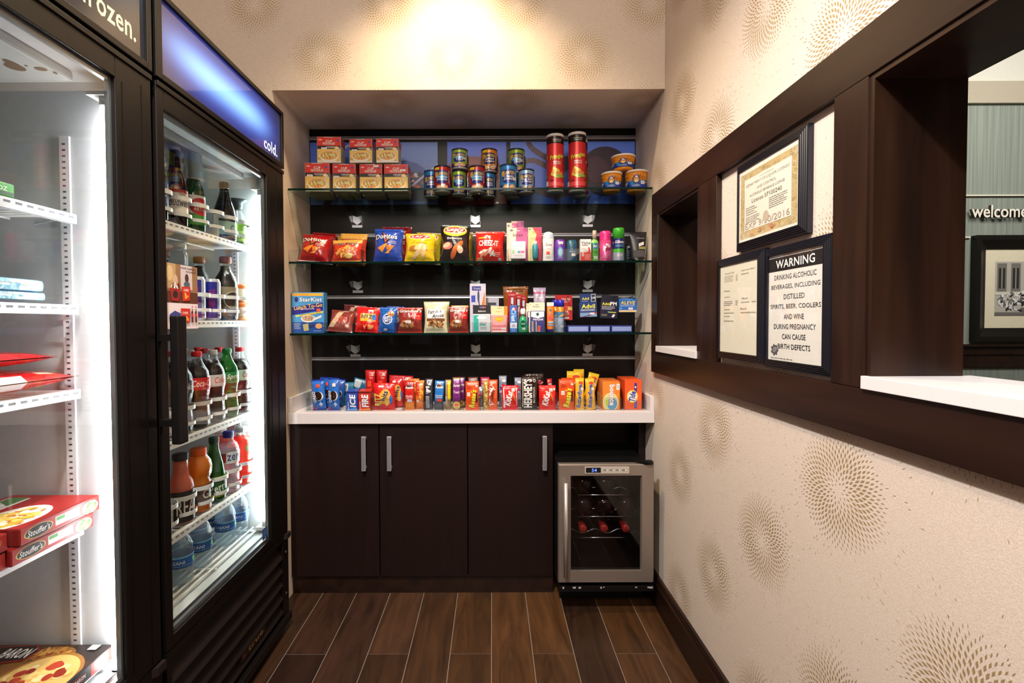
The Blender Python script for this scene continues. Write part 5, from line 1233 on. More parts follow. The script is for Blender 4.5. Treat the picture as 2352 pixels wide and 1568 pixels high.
def lays(bg, t2, c2, chips):
    def f(A):
        A.ell(.50, .82, .40, .17, '#f4c832', 28).ell(.50, .84, .37, .105, '#f4efe8', 28).ell(.50, .84, .35, .088, '#d0202a', 28); A.text("Lay's", .50, .845, .56, .125, '#f8f4f0', bold=.06, it=.15)
        A.text(t2, .5, .60, .52, .06, c2, bold=.02)
        for i, (x, z, rx, rz, c) in enumerate(chips): A.ell(x, z, rx, rz, c, 18, rot=.3 * i)
        A.rect(.02, 0, .98, .02, '#e8e4e0')
    return f
yel = [(.30, .40, .16, .10, '#b8742c'), (.55, .45, .24, .09, '#f2c488'), (.62, .33, .22, .08, '#f0c080'), (.42, .22, .20, .07, '#f0cc9a'), (.66, .22, .16, .06, '#eec68c')]
bbq = [(.25, .40, .18, .10, '#c87a6a'), (.22, .42, .12, .06, '#e8c8b0'), (.60, .36, .18, .08, '#e8823c'), (.70, .45, .14, .06, '#d86a2c'), (.48, .22, .20, .07, '#e0703a'), (.70, .30, .12, .08, '#f0d0b0')]
bagi(925, 996, 532, 2.085, '#f0c81c', lays('#f0c81c', 'Classic', '#a8741c', yel), 'yellow potato chip bag with pale chips, front', lean=.22, roll=.02)
bagi(950, 1010, 532, 2.18, '#c8b02a', lays('#f0c81c', 'Classic', '#a8741c', yel), 'dull yellow chip bag behind the front yellow one', lean=.1, roll=.05)
bagi(1007, 1078, 513, 2.085, '#1c1518', lays('#241a1c', 'Barbecue', '#f2efec', bbq), 'black barbecue potato chip bag', lean=.12, roll=.02, flare=.03)
bagi(1040, 1086, 530, 2.19, '#a8942a', lays('#b8a82a', 'Classic', '#6a4a1c', yel), 'olive yellow chip bag behind the black one', lean=.05)
def chz(A): A.rect(.10, .74, .34, .79, '#f0a83c'); A.text('CHEEZ-IT', .46, .58, .72, .17, '#f8f2ee', bold=.07, rot=-2, out='#7a1410', ow=.05); A.blob(.40, .28, .30, .14, ['#f4e4da', '#e86a50', '#f8f0ea', '#e89070'], 16, .32, 4); A.tagp(.16, .08, .20, .12, '#d8a878'); A.ell(.86, .08, .06, .05, '#d8c8e0', 12); A.lines(.65, .15, .9, .3, 3, '#f0c0b0')
bagi(1091, 1158, 528, 2.085, '#d8221a', chz, 'red cheese cracker bag with white lettering', lean=.06, kind='cracker_bag', cat='cracker bag')
bagi(1096, 1161, 529, 2.17, '#d0201a', chz, 'red cheese cracker bag behind the front one', lean=.03, kind='cracker_bag', cat='cracker bag')
# toiletries
T = 'toiletries on the middle shelf'
def blister(w, h, d, fn, bx, card='#e8dcc8', tray=None, hook=True):
    """hang card with a clear or solid blister box on its front: bx = (x0, z0, x1, z1) fractions"""
    m = MB(); t = .0012; y = d / 2
    m.box(-w / 2, w / 2, y - t, y, 0, h, card, bev=.0005); A = Art(w * .995, h * .995); fn(A); m.art(A, m_face((0, y - t, 0), (1, 0, 0), (0, 0, 1), (0, -1, 0)))
    p = MB(); X0, Z0, X1, Z1 = (bx[0] - .5) * w, bx[1] * h, (bx[2] - .5) * w, bx[3] * h
    col, f2, mt = tray; p.box(X0, X1, -y, y - t - .0005, Z0, Z1, col, bev=.003)
    if f2: A = Art(X1 - X0 - .006, Z1 - Z0 - .006); f2(A); p.art(A, m_face(((X0 + X1) / 2, -y, Z0 + .003), (1, 0, 0), (0, 0, 1), (0, -1, 0)))
    return [('card', m, CARD), ('blister', p, mt)]
def kot(A):
    A.rect(0, 0, 1, 1, '#ead9c4').poly([(.45, 1), (1, 1), (1, 0), (.6, 0), (.35, .45)], '#d85a94').ell(.92, .97, .16, .08, '#a83a80', 16); A.ell(.16, .93, .09, .03, '#8a6a9a', 12); A.ell(.52, .92, .1, .012, '#e8e4e8', 10)
    A.text('kotex', .50, .80, .50, .10, '#1c1a20', bold=.02); A.lines(.4, .70, .75, .72, 1, '#c84a8a')
def kot2(A): A.rect(0, 0, 1, 1, '#eee8ee'); A.text('kotex', .32, .74, .46, .11, '#b8b0c0').text('U', .7, .74, .12, .11, '#d888b0'); A.ell(.12, .38, .10, .14, '#b8d8a8', 14).ell(.54, .38, .10, .07, '#5aa8d8', 14).rect(.66, .32, .95, .45, '#e87ab0'); A.lines(.2, .1, .8, .2, 1, '#c8c0c8')
def kk(w, h, d): return blister(w, h, d, kot, (.12, .08, .88, .58), tray=('#eee8ee', kot2, PLAS))
item('hygiene_pack', 1168, 1213, 520, 2.085, SZ[1], .03, kk, 'pink and cream hygiene pack on card, front one', 'hygiene pack', 'pink hygiene packs')
item('hygiene_pack', 1164, 1192, 509, 2.135, SZ[1], .025, kk, 'pink and cream hygiene pack peeking out behind, at left', 'hygiene pack', 'pink hygiene packs')
item('hygiene_pack', 1175, 1204, 505, 2.175, SZ[1], .025, kk, 'tallest pink and cream hygiene pack, rearmost', 'hygiene pack', 'pink hygiene packs')
def slp(A): A.rect(0, 0, 1, 1, '#f2dca0').poly([(.3, 1), (1, 1), (1, 0), (.6, 0), (.5, .6), (.62, .8)], '#d8385c').ell(.9, .97, .2, .08, '#c03a7a', 14); A.lines(.3, .82, .8, .9, 2, '#c87a3c').ell(.14, .95, .1, .02, '#8a6a9a', 10)
item('sunscreen_blister_pack', 1214, 1246, 519, 2.085, SZ[1], .03, lambda w, h, d: (lambda L: [L[0], ('tube', (lambda m: (m.lathe([(.010, .012, '#3f9aa8'), (.0125, .02, '#3f9aa8'), (.0135, .068, '#4aa8b4'), (.009, .078, '#4aa8b4'), (.008, .079, '#efe9dc'), (.008, .09, '#efe9dc'), (.001, .09, '#efe9dc')], 20, cy=0), m)[1])(MB()), PLAS), L[1]])(blister(w, h, d, slp, (.10, .06, .90, .68), tray=('#fff', None, ACRYL))), 'pink and yellow card with a teal tube in a clear blister', 'blister pack')
def dove_p(w, h, d):
    r = w / 2; prof = [(r * .98, 0, '#efe9ea'), (r, .004, '#efe9ea'), (r * .94, h * .45, '#efe9ea'), (r * 1.0, h * .72, '#efe9ea'), (r * .98, h * .76, '#bcc8d8'), (r * .93, h * .90, '#c8d2de'), (r * .7, h * .97, '#ccd6e0'), (r * .3, h, '#ccd6e0'), (.001, h, '#ccd6e0')]
    m = MB(); m.lathe(prof, 30); m.v = [(x, y * .62, z) for x, y, z in m.v]; A = Art(w * .8, h * .68)
    A.text('Dove', .5, .78, .62, .13, '#4a4650', it=.15); A.rect(.24, .30, .60, .44, '#e8522c').lines(.3, .55, .7, .6, 1, '#d87a8a').lines(.2, .08, .7, .22, 3, '#9a929a')
    m.art(A, lambda x, z, l: (x, -r * .62 * math.sqrt(max(.05, 1 - (x / r) ** 2)) - .0009 - .0001 * l, z + .004), maxe=.008); return [('stick', m, PLAS)]
item('deodorant_stick', 1247, 1274, 531, 2.085, SZ[1], .032, dove_p, 'white deodorant stick with pale blue cap', 'deodorant')
def deo(c1, c2, fn):
    def g(w, h, d):
        r = w / 2; m = MB(); m.lathe([(r * .95, 0, c1), (r, .004, c1), (r, h * .62, c2), (r * .98, h * .70, c2), (r * .96, h * .88, c2), (r * .7, h * .98, c2), (.001, h, c2)], 30); m.v = [(x, y * .62, z) for x, y, z in m.v]
        A = Art(w * .8, h * .9); fn(A); m.art(A, lambda x, z, l: (x, -r * .62 * math.sqrt(max(.05, 1 - (x / r) ** 2)) - .0009 - .0001 * l, z + .003), maxe=.007); return [('stick', m, PLAS)]
    return g
item('deodorant_stick', 1275, 1300, 548, 2.085, SZ[1], .032, deo('#5a2a9a', '#6a34a8', lambda A: (A.ell(.5, .42, .34, .26, '#5a9ac0', 20), A.ell(.5, .42, .22, .18, '#a8c8dc', 16), A.tagp(.55, .88, .5, .13), A.lines(.2, .1, .8, .2, 2, '#b8a0d8'))), 'purple deodorant stick with white price tag on top', 'deodorant')
item('deodorant_stick', 1303, 1327, 549, 2.085, SZ[1], .032, deo('#1c4a66', '#20546e', lambda A: (A.text('Degree', .5, .46, .66, .09, '#d8e4ea'), A.tagp(.62, .30, .44, .13), A.poly([(.4, .55), (.5, .66), (.46, .54)], '#8ac0c8'))), 'dark teal deodorant stick, small with a rounded top', 'deodorant')
def vis(A): A.rect(0, 0, 1, 1, '#efe9e8').rect(0, .0, 1, .40, '#dc3a34'); A.poly([(.55, .42), (.80, .68), (.98, .45), (.9, .38)], '#d83030'); A.text('Visine', .5, .84, .84, .14, '#2a2430', bold=.04, it=.1); A.rect(.12, .70, .7, .745, '#8a8a90').lines(.1, .5, .5, .62, 2, '#b89898'); A.ell(.22, .30, .10, .09, '#f4e8e4', 12).ell(.22, .30, .05, .05, '#c82a2a', 10).lines(.4, .05, .95, .32, 4, '#f0b8b0'); A.tagp(.5, .50, .5, .12)
item('eye_drop_box', 1333, 1358, 549, 2.080, SZ[1], .026, lambda w, h, d: mk_box(w, h, d, '#efe9e8', vis, lambda A: A.rect(0, 0, 1, 1, '#d8c8c4')), 'small white and red eye drop box', 'medicine box')
def dial(w, h, d):
    r = w / 2; m = MB(); m.lathe([(r * .92, 0), (r, .005), (r * .98, h * .55), (r * .8, h * .66), (r * .42, h * .72), (r * .40, h * .76)], 26, cols='#8ac86a'); m.v = [(x, y * .7, z) for x, y, z in m.v]
    A = Art(w * .84, h * .6); A.rect(0, .1, 1, .95, '#5aa83c').ell(.5, .78, .42, .16, '#2a6ab8', 20); A.text('Dial', .5, .78, .5, .12, '#eef', it=.2, bold=.03).tagp(.6, .18, .5, .14, '#e4e8dc').lines(.2, .4, .8, .55, 2, '#2a5a1c')
    m.art(A, lambda x, z, l: (x, -r * .7 * math.sqrt(max(.05, 1 - (x / r) ** 2)) - .0009 - .0001 * l, z + .004), maxe=.007)
    c = MB(); c.lathe([(r * .5, h * .74), (r * .5, h * .90), (r * .44, h), (.001, h)], 20, cols='#c8b4a8'); return [('bottle', m, PLAS), ('cap', c, PLAS)]
item('hand_wash_bottle', 1357, 1377, 528, 2.100, SZ[1], .03, dial, 'small green soap bottle with beige cap', 'soap bottle')
def pinkc(w, h, d):
    r = w / 2; m = MB(); m.lathe([(r * .95, 0, '#c8c0c4'), (r, .004, '#d8488c'), (r, h * .70, '#d8307c')], 30)
    A = Art(2 * math.pi * r, h * .66)
    for x in (.17, .5, .83): A.blob(x, .6, .12, .22, ['#f0d0e0', '#b82a6a', '#f4e8ee', '#8a1c4a'], 14, .3, 5); A.lines(x - .1, .1, x + .1, .3, 3, '#f0a8cc')
    m.art(A, m_cyl(r, z0=.006), maxe=.008, smooth=True); c = MB(); pr_ = [(r * .99, h * .70)]
    for i in range(4): z = h * (.72 + .06 * i); pr_ += [(r * 1.0, z), (r * .93, z + h * .03)]
    c.lathe(pr_ + [(r * .9, h * .985), (r * .8, h), (.001, h)], 30, cols='#e02c84'); return [('can', m, CAN), ('cap', c, PLAS)]
item('shave_gel_can', 1380, 1407, 529, 2.090, SZ[1], .052, pinkc, 'pink shaving gel can with ribbed pink cap', 'spray can')
def gil(w, h, d):
    r = w / 2; m = MB(); m.lathe([(r * .95, 0, '#c8ccd4'), (r, .004, '#9aa0b8'), (r, h * .66, '#2a2a7a')], 30)
    A = Art(2 * math.pi * r, h * .64)
    for x in (.17, .5, .83): 
        if x < .2: A.rect(0, .42, 1, 1, '#25256e').rect(0, .36, 1, .52, '#58c03c').rect(0, 0, 1, .36, '#a8acc4')
        A.text('Gillette', x, .84, .26, .13, '#eef0f8', bold=.05, it=.2); A.lines(x - .12, .6, x + .12, .72, 2, '#6ac8e0'); A.tagp(x, .22, .14, .12, '#eee8e4')
    m.art(A, m_cyl(r, z0=.006), maxe=.008, smooth=True); c = MB(); c.lathe([(r * .99, h * .66), (r * .99, h * .94), (r * .92, h), (.001, h)], 30, cols='#3aa82c'); return [('can', m, CAN), ('cap', c, PLAS)]
item('shave_gel_can', 1411, 1437, 522, 2.090, SZ[1], .049, gil, 'blue and silver shaving gel can with green cap', 'spray can')
def tres(w, h, d):
    m = MB(); vs = []; n = 16
    for j in range(9):
        t = j / 8; z = .012 + (h - .012) * t; a = w / 2 * (.80 + .20 * t); b = d / 2 * (1 - t) ** .6 + .0012
        for i in range(n): an = 2 * math.pi * i / n; vs.append((a * math.cos(an), b * math.sin(an), z))
    fs = [(j * n + i, j * n + (i + 1) % n, (j + 1) * n + (i + 1) % n, (j + 1) * n + i) for j in range(8) for i in range(n)]; fs.append(tuple(8 * n + i for i in range(n)))
    m.add(vs, fs, lin('#1c1a1e'), 0, True); A = Art(w * .8, h - .02); A.text('TRESemme', .62, .80, .56, .05, '#b8b4b8').tagp(.68, .56, .34, .12, rot=.1).rect(.5, .36, .95, .46, '#8a8a4c').rect(.1, .05, .9, .32, '#4a4648')
    m.art(A, lambda x, z, l: (x, -(d / 2 * max(0, 1 - z / h) ** .6) - .0022 - .0001 * l, z + .014), maxe=.01); c = MB(); c.lathe([(w * .28, 0), (w * .29, .012), (.001, .0125)], 20, cols='#17161a'); return [('tube', m, PLAS), ('cap', c, PLAS)]
item('hair_gel_tube', 1447, 1488, 531, 2.10, SZ[1], .035, tres, 'black squeeze tube standing on its cap, right end of the shelf', 'squeeze tube')
item('toiletry_bottle', 1437, 1450, 560, 2.150, SZ[1], .02, deo('#141a28', '#1a2232', lambda A: (A.lines(.2, .2, .8, .7, 4, '#5a7a9a'), A.tagp(.7, .9, .4, .1))), 'slim dark bottle between the green-capped can and the black tube', 'bottle')

# --- bottom shelf
S3 = SZ[2]; K = 'cookie bags on the bottom shelf'
def star(A):
    A.rect(0, 0, 1, 1, '#4a9ad8').rect(0, .93, 1, 1, '#f0b83c').rect(0, 0, 1, .26, '#1c4a9c'); A.text('240 Calories', .3, .965, .44, .03, '#c8401c', bold=.02)
    A.poly([(0, .64), (1, .76), (1, .56), (.6, .52), (0, .44)], '#24248a'); A.text('StarKist', .60, .84, .72, .10, '#f2f4f8', bold=.05, it=.1, out='#1c2a7a'); A.ell(.14, .84, .06, .07, '#1c2a6a', 12)
    A.text('Lunch To-Go', .52, .665, .92, .10, '#f0c060', bold=.05, rot=7, out='#24184a'); A.text('MIX YOUR OWN', .5, .595, .44, .03, '#eef', bold=.03, rot=3)
    A.poly([(.1, .43), (1, .54), (1, .50), (.12, .395)], '#f0d84a'); A.text('Albacore Tuna in Water', .58, .475, .72, .03, '#2a2a4a', rot=6)
    A.ell(.52, .35, .24, .095, '#f2efe8', 26).ell(.52, .36, .20, .075, '#c8a88c', 26); A.blob(.52, .36, .17, .06, ['#d8c0a8', '#a8785c', '#e8d8c8', '#8a7a5c'], 30, .2, 3); A.poly([(.66, .34), (.95, .44), (.95, .38), (.70, .30)], '#dfe8f4')
    A.poly([(.34, .20), (.52, .23), (.54, .05), (.38, .03)], '#b8b07a').poly([(.52, .17), (.70, .21), (.72, .16), (.56, .12)], '#2a3468').ell(.86, .16, .11, .07, '#d8a06a', 16); A.lines(.05, .08, .28, .24, 5, '#bcd0ee').tagp(.86, .57, .13, .07, '#f05a3c').lines(.7, .03, .95, .05, 1, '#dde')
item('tuna_lunch_box', 669, 744, 671, 2.078, S3, .045, lambda w, h, d: mk_box(w, h, d, '#3a86c4', star, lambda A: A.rect(0, 0, 1, 1, '#3a86c4'), bev=.004), 'blue tuna lunch kit box at the left end of the bottom shelf', 'lunch kit box')
def grand(A): A.text("Grandma's", .52, .86, .92, .11, '#f4ece0', bold=.05, it=.2, out='#3a1410', ow=.05); A.poly([(.5, .80), (1, .80), (1, .48), (.6, .56)], '#c82020'); A.text('Chocolate', .76, .66, .36, .05, '#f0e0d0'); A.blob(.42, .34, .34, .24, ['#7a4228', '#a0683c', '#5a2c1c', '#b8825c', '#8a4a30'], 40, .22, 6); A.tagp(.45, .42, .22, .11)
def cmk(b, fn, **kw): return dict(kind='cookie_bag', cat='cookie bag', grp=K, zs=S3, d=kw.pop('d', .032), **kw)
def grd(A): A.ell(.58, .48, .30, .24, '#7a2a22', 20).ell(.58, .48, .24, .18, '#a84838', 18).poly([(.0, .15), (.35, .9), (.55, .9), (.25, .15)], '#c8a888'); A.tagp(.62, .93, .24, .06, '#eee'); A.ell(.8, .22, .1, .07, '#b87a5c', 12)
bagi(748, 806, 715, 2.090, '#8a3a34', grd, 'brownish red cookie bag with tan print, front left', **cmk(0, 0), lean=.45, roll=.08, flat=6)
bagi(780, 832, 702, 2.17, '#6a2428', grd, 'dark red cookie bag leaning behind the tan-printed one', **cmk(0, 0), lean=.2, roll=.08)
def ritzc(A): A.rect(.2, .42, .90, .72, '#e8b83c'); A.text('RITZ', .5, .60, .5, .14, '#1c1c5a', bold=.06).text('bits', .72, .50, .26, .10, '#c81c20', bold=.05); A.ell(.84, .58, .10, .12, '#3a7ac0', 14); A.tagp(.66, .84, .22, .07, '#f0e4e0'); A.blob(.5, .24, .36, .14, ['#e86a3a', '#c8141a', '#f0a060'], 16, .26, 2)
bagi(812, 866, 706, 2.085, '#dc1c1c', ritzc, 'bright red cracker bag on the bottom shelf, front', **cmk(0, 0), lean=.18, roll=.05)
bagi(840, 875, 708, 2.14, '#d01a1c', ritzc, 'bright red cracker bag just behind the front one', **cmk(0, 0), lean=.12, roll=.04)
def ahoy(A): A.ell(.5, .52, .28, .22, '#e8eef8', 16).ell(.5, .52, .24, .18, '#1c3a8a', 16); A.text('CHIPS', .5, .58, .38, .10, '#f2f4fa', bold=.06, rot=12).text('AHOY!', .52, .46, .38, .10, '#f2f4fa', bold=.06, rot=12); A.ell(.68, .74, .20, .11, '#c8823c', 16); A.blob(.68, .74, .16, .08, ['#5a3018'], 6, .25, 2); A.tagp(.42, .10, .2, .08, '#e8d8dc')
bagi(866, 908, 707, 2.085, '#1c5ab0', ahoy, 'blue cookie bag on the bottom shelf, front', **cmk(0, 0), lean=.12, roll=.06)
bagi(884, 926, 704, 2.15, '#1848a0', ahoy, 'darker blue cookie bag behind the front blue one', **cmk(0, 0), lean=.05, roll=.04)
bagi(912, 969, 706, 2.088, '#8a2a24', grand, 'brown and red cookie bag left of the cream bag', **cmk(0, 0), lean=.08, seal='#c83a2c', flat=4)
def amos(A): A.rect(.10, .46, .90, .76, '#e8e4e8'); A.text('Famous', .45, .69, .62, .12, '#1c1820', bold=.05, it=.3, rot=6).text('Amos', .60, .55, .55, .12, '#1c1820', bold=.05, it=.3, rot=6); A.rect(.08, .38, .92, .46, '#7a4a28'); A.blob(.5, .28, .40, .14, ['#b07a44', '#8a5428', '#c8925c', '#5a3218'], 46, .2, 3)
bagi(973, 1027, 694, 2.088, '#d8cca8', amos, 'cream cookie bag with brown cookies, front', **cmk(0, 0), lean=.10, flare=.03)
bagi(972, 1032, 692, 2.150, '#c8bc98', amos, 'cream cookie bag standing behind the front cream one', **cmk(0, 0), lean=.02)
bagi(1030, 1075, 704, 2.088, '#8a2a24', grand, 'brown and red cookie bag right of the cream bag', **cmk(0, 0), lean=.10, seal='#c83a2c', flat=4)
bagi(1036, 1076, 701, 2.150, '#c07a24', grand, 'gold-topped cookie bag behind the right brown one', **cmk(0, 0), lean=.02, seal='#d8a03c')
# remedies
def razor(A): A.rect(0, 0, 1, 1, '#d8d2e4').poly([(.55, .30), (.95, .86), (1, .0), (.66, .0)], '#e8822c').rect(.12, .86, .70, .95, '#3a3a90'); A.text('H-venti', .45, .905, .4, .045, '#e8e8f4'); A.rect(.08, .62, .34, .76, '#3a4ac0').ell(.54, .74, .07, .13, '#3c4468', 16).poly([(.52, .66), (.60, .66), (.72, .34), (.64, .34)], '#4a5284'); A.ring(.22, .52, .09, .05, .2, '#8a7ab8', 14)
item('toothbrush_pack', 1079, 1116, 651, 2.150, S3, .02, lambda w, h, d: mk_box(w, h, d, '#c8c2d4', razor), 'tall white and orange blister box behind the black card', 'blister pack')
def purp(A): A.rect(0, 0, 1, 1, '#c8c4d0').rect(.1, .78, .8, .86, '#3a3648').ell(.5, .48, .16, .20, '#6a2a8a', 14)
item('razor_card', 1116, 1146, 683, 2.20, S3, .015, lambda w, h, d: mk_box(w, h, d, '#c0bcc8', purp), 'pale grey hang card with purple spot, at the back', 'hang card')
def reach(A): A.rect(0, .68, 1, 1, '#16141a').rect(0, 0, 1, .68, '#b8bcc4'); A.text('REACH', .5, .78, .42, .05, '#f0f0f4', bold=.03); A.ell(.5, .92, .16, .04, '#5a5a9a', 10).rect(.55, .90, .72, .94, '#e06a34'); A.rect(.02, .02, .28, .60, '#3ab4a8')
def reach2(A): A.rect(0, 0, 1, 1, '#c8ccd4').rect(0, 0, .3, 1, '#38b0a4'); A.text('REACH', .58, .50, .38, .10, '#4a4a5c', bold=.03).rect(.36, .36, .74, .44, '#2a9a8c').lines(.4, .1, .8, .3, 2, '#5a6a7a'); A.ell(.5, .84, .3, .10, '#eef2f8', 14)
item('dental_floss_card', 1086, 1127, 700, 2.083, S3, .022, lambda w, h, d: blister(w, h, d, reach, (.0, .02, 1, .66), card='#17151a', tray=('#c8ccd4', reach2, PLAS)), 'black hang card with teal dental floss box', 'dental floss')
def pepto(A): A.rect(0, 0, 1, 1, '#f0d8a8').rect(.78, .64, 1, 1, '#e88a2c'); A.ell(.5, .93, .16, .012, '#8a7a3c', 10); A.text('Pepto', .48, .80, .36, .05, '#7a6a34', it=.2)
def pepto2(A): A.rect(0, 0, 1, 1, '#e87a88').rect(0, .45, 1, 1, '#eea0a0').rect(0, 0, 1, .08, '#f4ece4'); A.ell(.5, .80, .34, .16, '#f0a82c', 20); A.text('Pepto', .5, .81, .48, .14, '#f4e03a', bold=.07, rot=8, out='#b8501c'); A.lines(.15, .4, .8, .55, 2, '#f4c8cc').rect(0, .2, 1, .28, '#f4b8c0'); A.tagp(.80, .20, .30, .12)
item('stomach_remedy_card', 1128, 1166, 703, 2.083, S3, .016, lambda w, h, d: blister(w, h, d, pepto, (.04, .0, .96, .66), card='#f0d8a8', tray=('#e87a88', pepto2, CARD)), 'pink and orange stomach remedy pack on cream card', 'medicine pack')
def crest(A): A.rect(0, 0, 1, 1, '#2a6ac0').rect(0, .15, 1, .36, '#dfe4f0'); A.text('Crest', .5, .62, .44, .62, '#f0f4fa', bold=.05, rot=-90); A.ell(.55, .88, .3, .06, '#c83a3a', 12).ell(.5, .88, .2, .04, '#e8eef8', 10); A.ell(.7, .65, .2, .1, '#5a9ae0', 10).ell(.25, .8, .12, .07, '#6aaae8', 10); A.lines(.2, .02, .8, .13, 3, '#9ac0ea').rect(.3, .2, .7, .3, '#b8b4d0')
item('toothpaste_box', 1171, 1188, 701, 2.080, S3, .022, lambda w, h, d: mk_box(w, h, d, '#2a6ac0', crest), 'small blue toothpaste box standing upright', 'toothpaste box')
def tb(w, h, d):
    m = MB(); m.box(-w / 2, w / 2, d / 2 - .001, d / 2, 0, h, '#c81c1c', bev=.0004); A = Art(w * .9, h); A.rect(0, .5, 1, 1, '#b8181c').text('Colgate', .5, .93, .8, .03, '#f2e8e4', bold=.03)
    m.art(A, m_face((0, d / 2 - .001, 0), (1, 0, 0), (0, 0, 1), (0, -1, 0)))
    b = MB(); b.tube([(0, 0, .01), (.001, -.002, h * .45), (.004, -.003, h * .7), (.003, -.004, h * .86)], .0032, '#f0eef0', 8); b.box(-.004, .006, -.010, -.003, h * .70, h * .86, '#c2ccd8'); b.box(-.006, .002, -.004, .003, h * .45, h * .66, '#d8281c')
    c = MB(); c.box(-w / 2 + .001, w / 2 - .001, -d / 2, d / 2 - .0012, .004, h * .9, '#fff'); return [('card', m, CARD), ('toothbrush', b, PLAS), ('blister', c, ACRYL)]
BR = 'red toothbrush packs'
for i, (u0, u1, vt, lb) in enumerate(((1166, 1186, 670, 'red toothbrush pack, leftmost and tallest of three'), (1183, 1198, 675, 'red toothbrush pack, middle of three'), (1195, 1209, 678, 'red toothbrush pack, rightmost of three'))):
    item('toothbrush_pack', u0, u1, vt, 2.108 + .021 * i, S3, .018, tb, lb, 'toothbrush pack', BR)
bagi(1155, 1214, 657, 2.19, '#9a5014', lambda A: (A.lines(.3, .86, .8, .92, 1, '#2a1408'), A.rect(0, .94, 1, .97, '#c87a2c'), A.lines(.5, .75, .9, .8, 1, '#e8c8a0')), 'brown-orange snack pouch behind the toothbrushes', kind='snack_pouch', cat='pouch', grp=None, zs=S3, d=.03, wr=.001)
def scope(w, h, d):
    m = MB(); n = 24; prof = [(.44, 0), (.5, .03), (.49, .25), (.36, .52), (.30, .62), (.16, .70), (.14, .76)]; m.lathe([(w * a, h * b) for a, b in prof], n, cols='#2a9a6c'); m.v = [(x, y * .6, z) for x, y, z in m.v]
    A = Art(w * .6, h * .5); A.ell(.5, .55, .46, .28, '#0f5a44', 20); A.text('SCOPE', .5, .56, .66, .12, '#d8ece4', bold=.04); A.tagp(.6, .16, .5, .16)
    m.art(A, lambda x, z, l: (x, -w * .3 - .0012 - .0001 * l + abs(x) * .25, z + h * .08)); c = MB(); c.lathe([(w * .22, h * .74), (w * .26, h * .78), (w * .27, h * .92), (w * .18, h), (.001, h)], 20, cols='#e8ebe8'); return [('bottle', m, attr_mat('green_mouthwash', .15, coat=.5)), ('cap', c, PLAS)]
item('mouthwash_bottle', 1190, 1213, 708, 2.085, S3, .02, scope, 'small green mouthwash bottle with white cap', 'mouthwash')
def nyq(A): A.rect(0, 0, 1, 1, '#e8e2c8'); A.ell(.5, .93, .12, .012, '#8a8a5c', 10); A.text('NyQuil', .45, .86, .40, .06, '#4a4a40', bold=.03); A.ell(.06, .93, .05, .03, '#e0c070', 8)
def nyq2(A): A.rect(0, 0, 1, 1, '#403a78').poly([(0, .74), (.5, .66), (1, .74), (1, 1), (0, 1)], '#eceaf2'); A.ell(.5, .86, .11, .08, '#3a4a5a', 12); A.text('NyQuil', .54, .60, .74, .12, '#f0eef6', bold=.06).poly([(.02, .0), (.22, .0), (.18, .52), (.06, .52)], '#a89a9c').poly([(.34, .0), (.48, .0), (.44, .5), (.34, .5)], '#a89a9c').rect(.54, .0, .7, .3, '#a89a9c').tagp(.62, .16, .2, .2, '#f0522c').rect(.72, .2, .86, .45, '#3a3aa0')
item('cold_remedy_card', 1216, 1252, 694, 2.083, S3, .018, lambda w, h, d: blister(w, h, d, nyq, (.06, .0, .98, .72), card='#e8e2c8', tray=('#403a78', nyq2, CARD)), 'purple cold remedy pack on cream hang card, front', 'medicine pack', 'cold remedy cards')
item('cold_remedy_card', 1209, 1246, 696, 2.115, S3, .014, lambda w, h, d: blister(w, h, d, nyq, (.06, .0, .98, .72), card='#e2dcc4', tray=('#403a78', nyq2, CARD)), 'cold remedy pack on cream card, slightly left behind the front one', 'medicine pack', 'cold remedy cards')
def pkv(A): A.rect(0, 0, 1, 1, '#b8a8c0').rect(0, 0, 1, .55, '#3a8ac0').rect(0, .86, 1, .9, '#c04a7a'); A.text('KLEENEX', .5, .50, .8, .06, '#e8e0c8', bold=.03).lines(.2, .75, .8, .8, 1, '#f0eef4')
item('tissue_pack', 1225, 1254, 660, 2.150, S3, .02, lambda w, h, d: mk_bag(w, h, d, '#a89ab8', pkv, seed=4, flat=6), 'slim lilac and blue tissue pack standing behind the cold remedies', 'tissue pack')
def spf(w, h, d):
    m = MB(); m.lathe([(w * .42, 0, '#2a2a8c'), (w * .44, h * .10, '#2a2a8c'), (w * .44, h * .11, '#e8763a')], 20, cap=True); vs = []; n = 18
    for j in range(7):
        t = j / 6; z = h * (.11 + .77 * t); b = w * .44 * (1 - t) + .0012
        for i in range(n): an = 2 * math.pi * i / n; vs.append((w * .46 * math.cos(an), b * math.sin(an), z))
    m.add(vs, [(j * n + i, j * n + (i + 1) % n, (j + 1) * n + (i + 1) % n, (j + 1) * n + i) for j in range(6) for i in range(n)], lin('#ee7a24'), 0, True)
    m.box(-w * .46, w * .46, -.0015, .0015, h * .88, h, '#efeae4'); A = Art(w * .84, h * .72); A.rect(.1, .15, .9, .2, '#6ab0e0').ell(.5, .5, .4, .10, '#e8402c', 16); A.text('spf', .5, .66, .6, .06, '#7a3ab8', bold=.04).ell(.5, .86, .2, .05, '#4a6a5a', 10).rect(.1, .26, .9, .33, '#7ac0e4')
    m.art(A, lambda x, z, l: (x, -(w * .44 * (1 - z / (h * .77))) - .0022 - .0001 * l, z + h * .12), maxe=.01); return [('tube', m, PLAS)]
item('sunscreen_tube', 1256, 1273, 694, 2.083, S3, .018, spf, 'orange sunscreen tube standing on a dark blue cap', 'sunscreen')
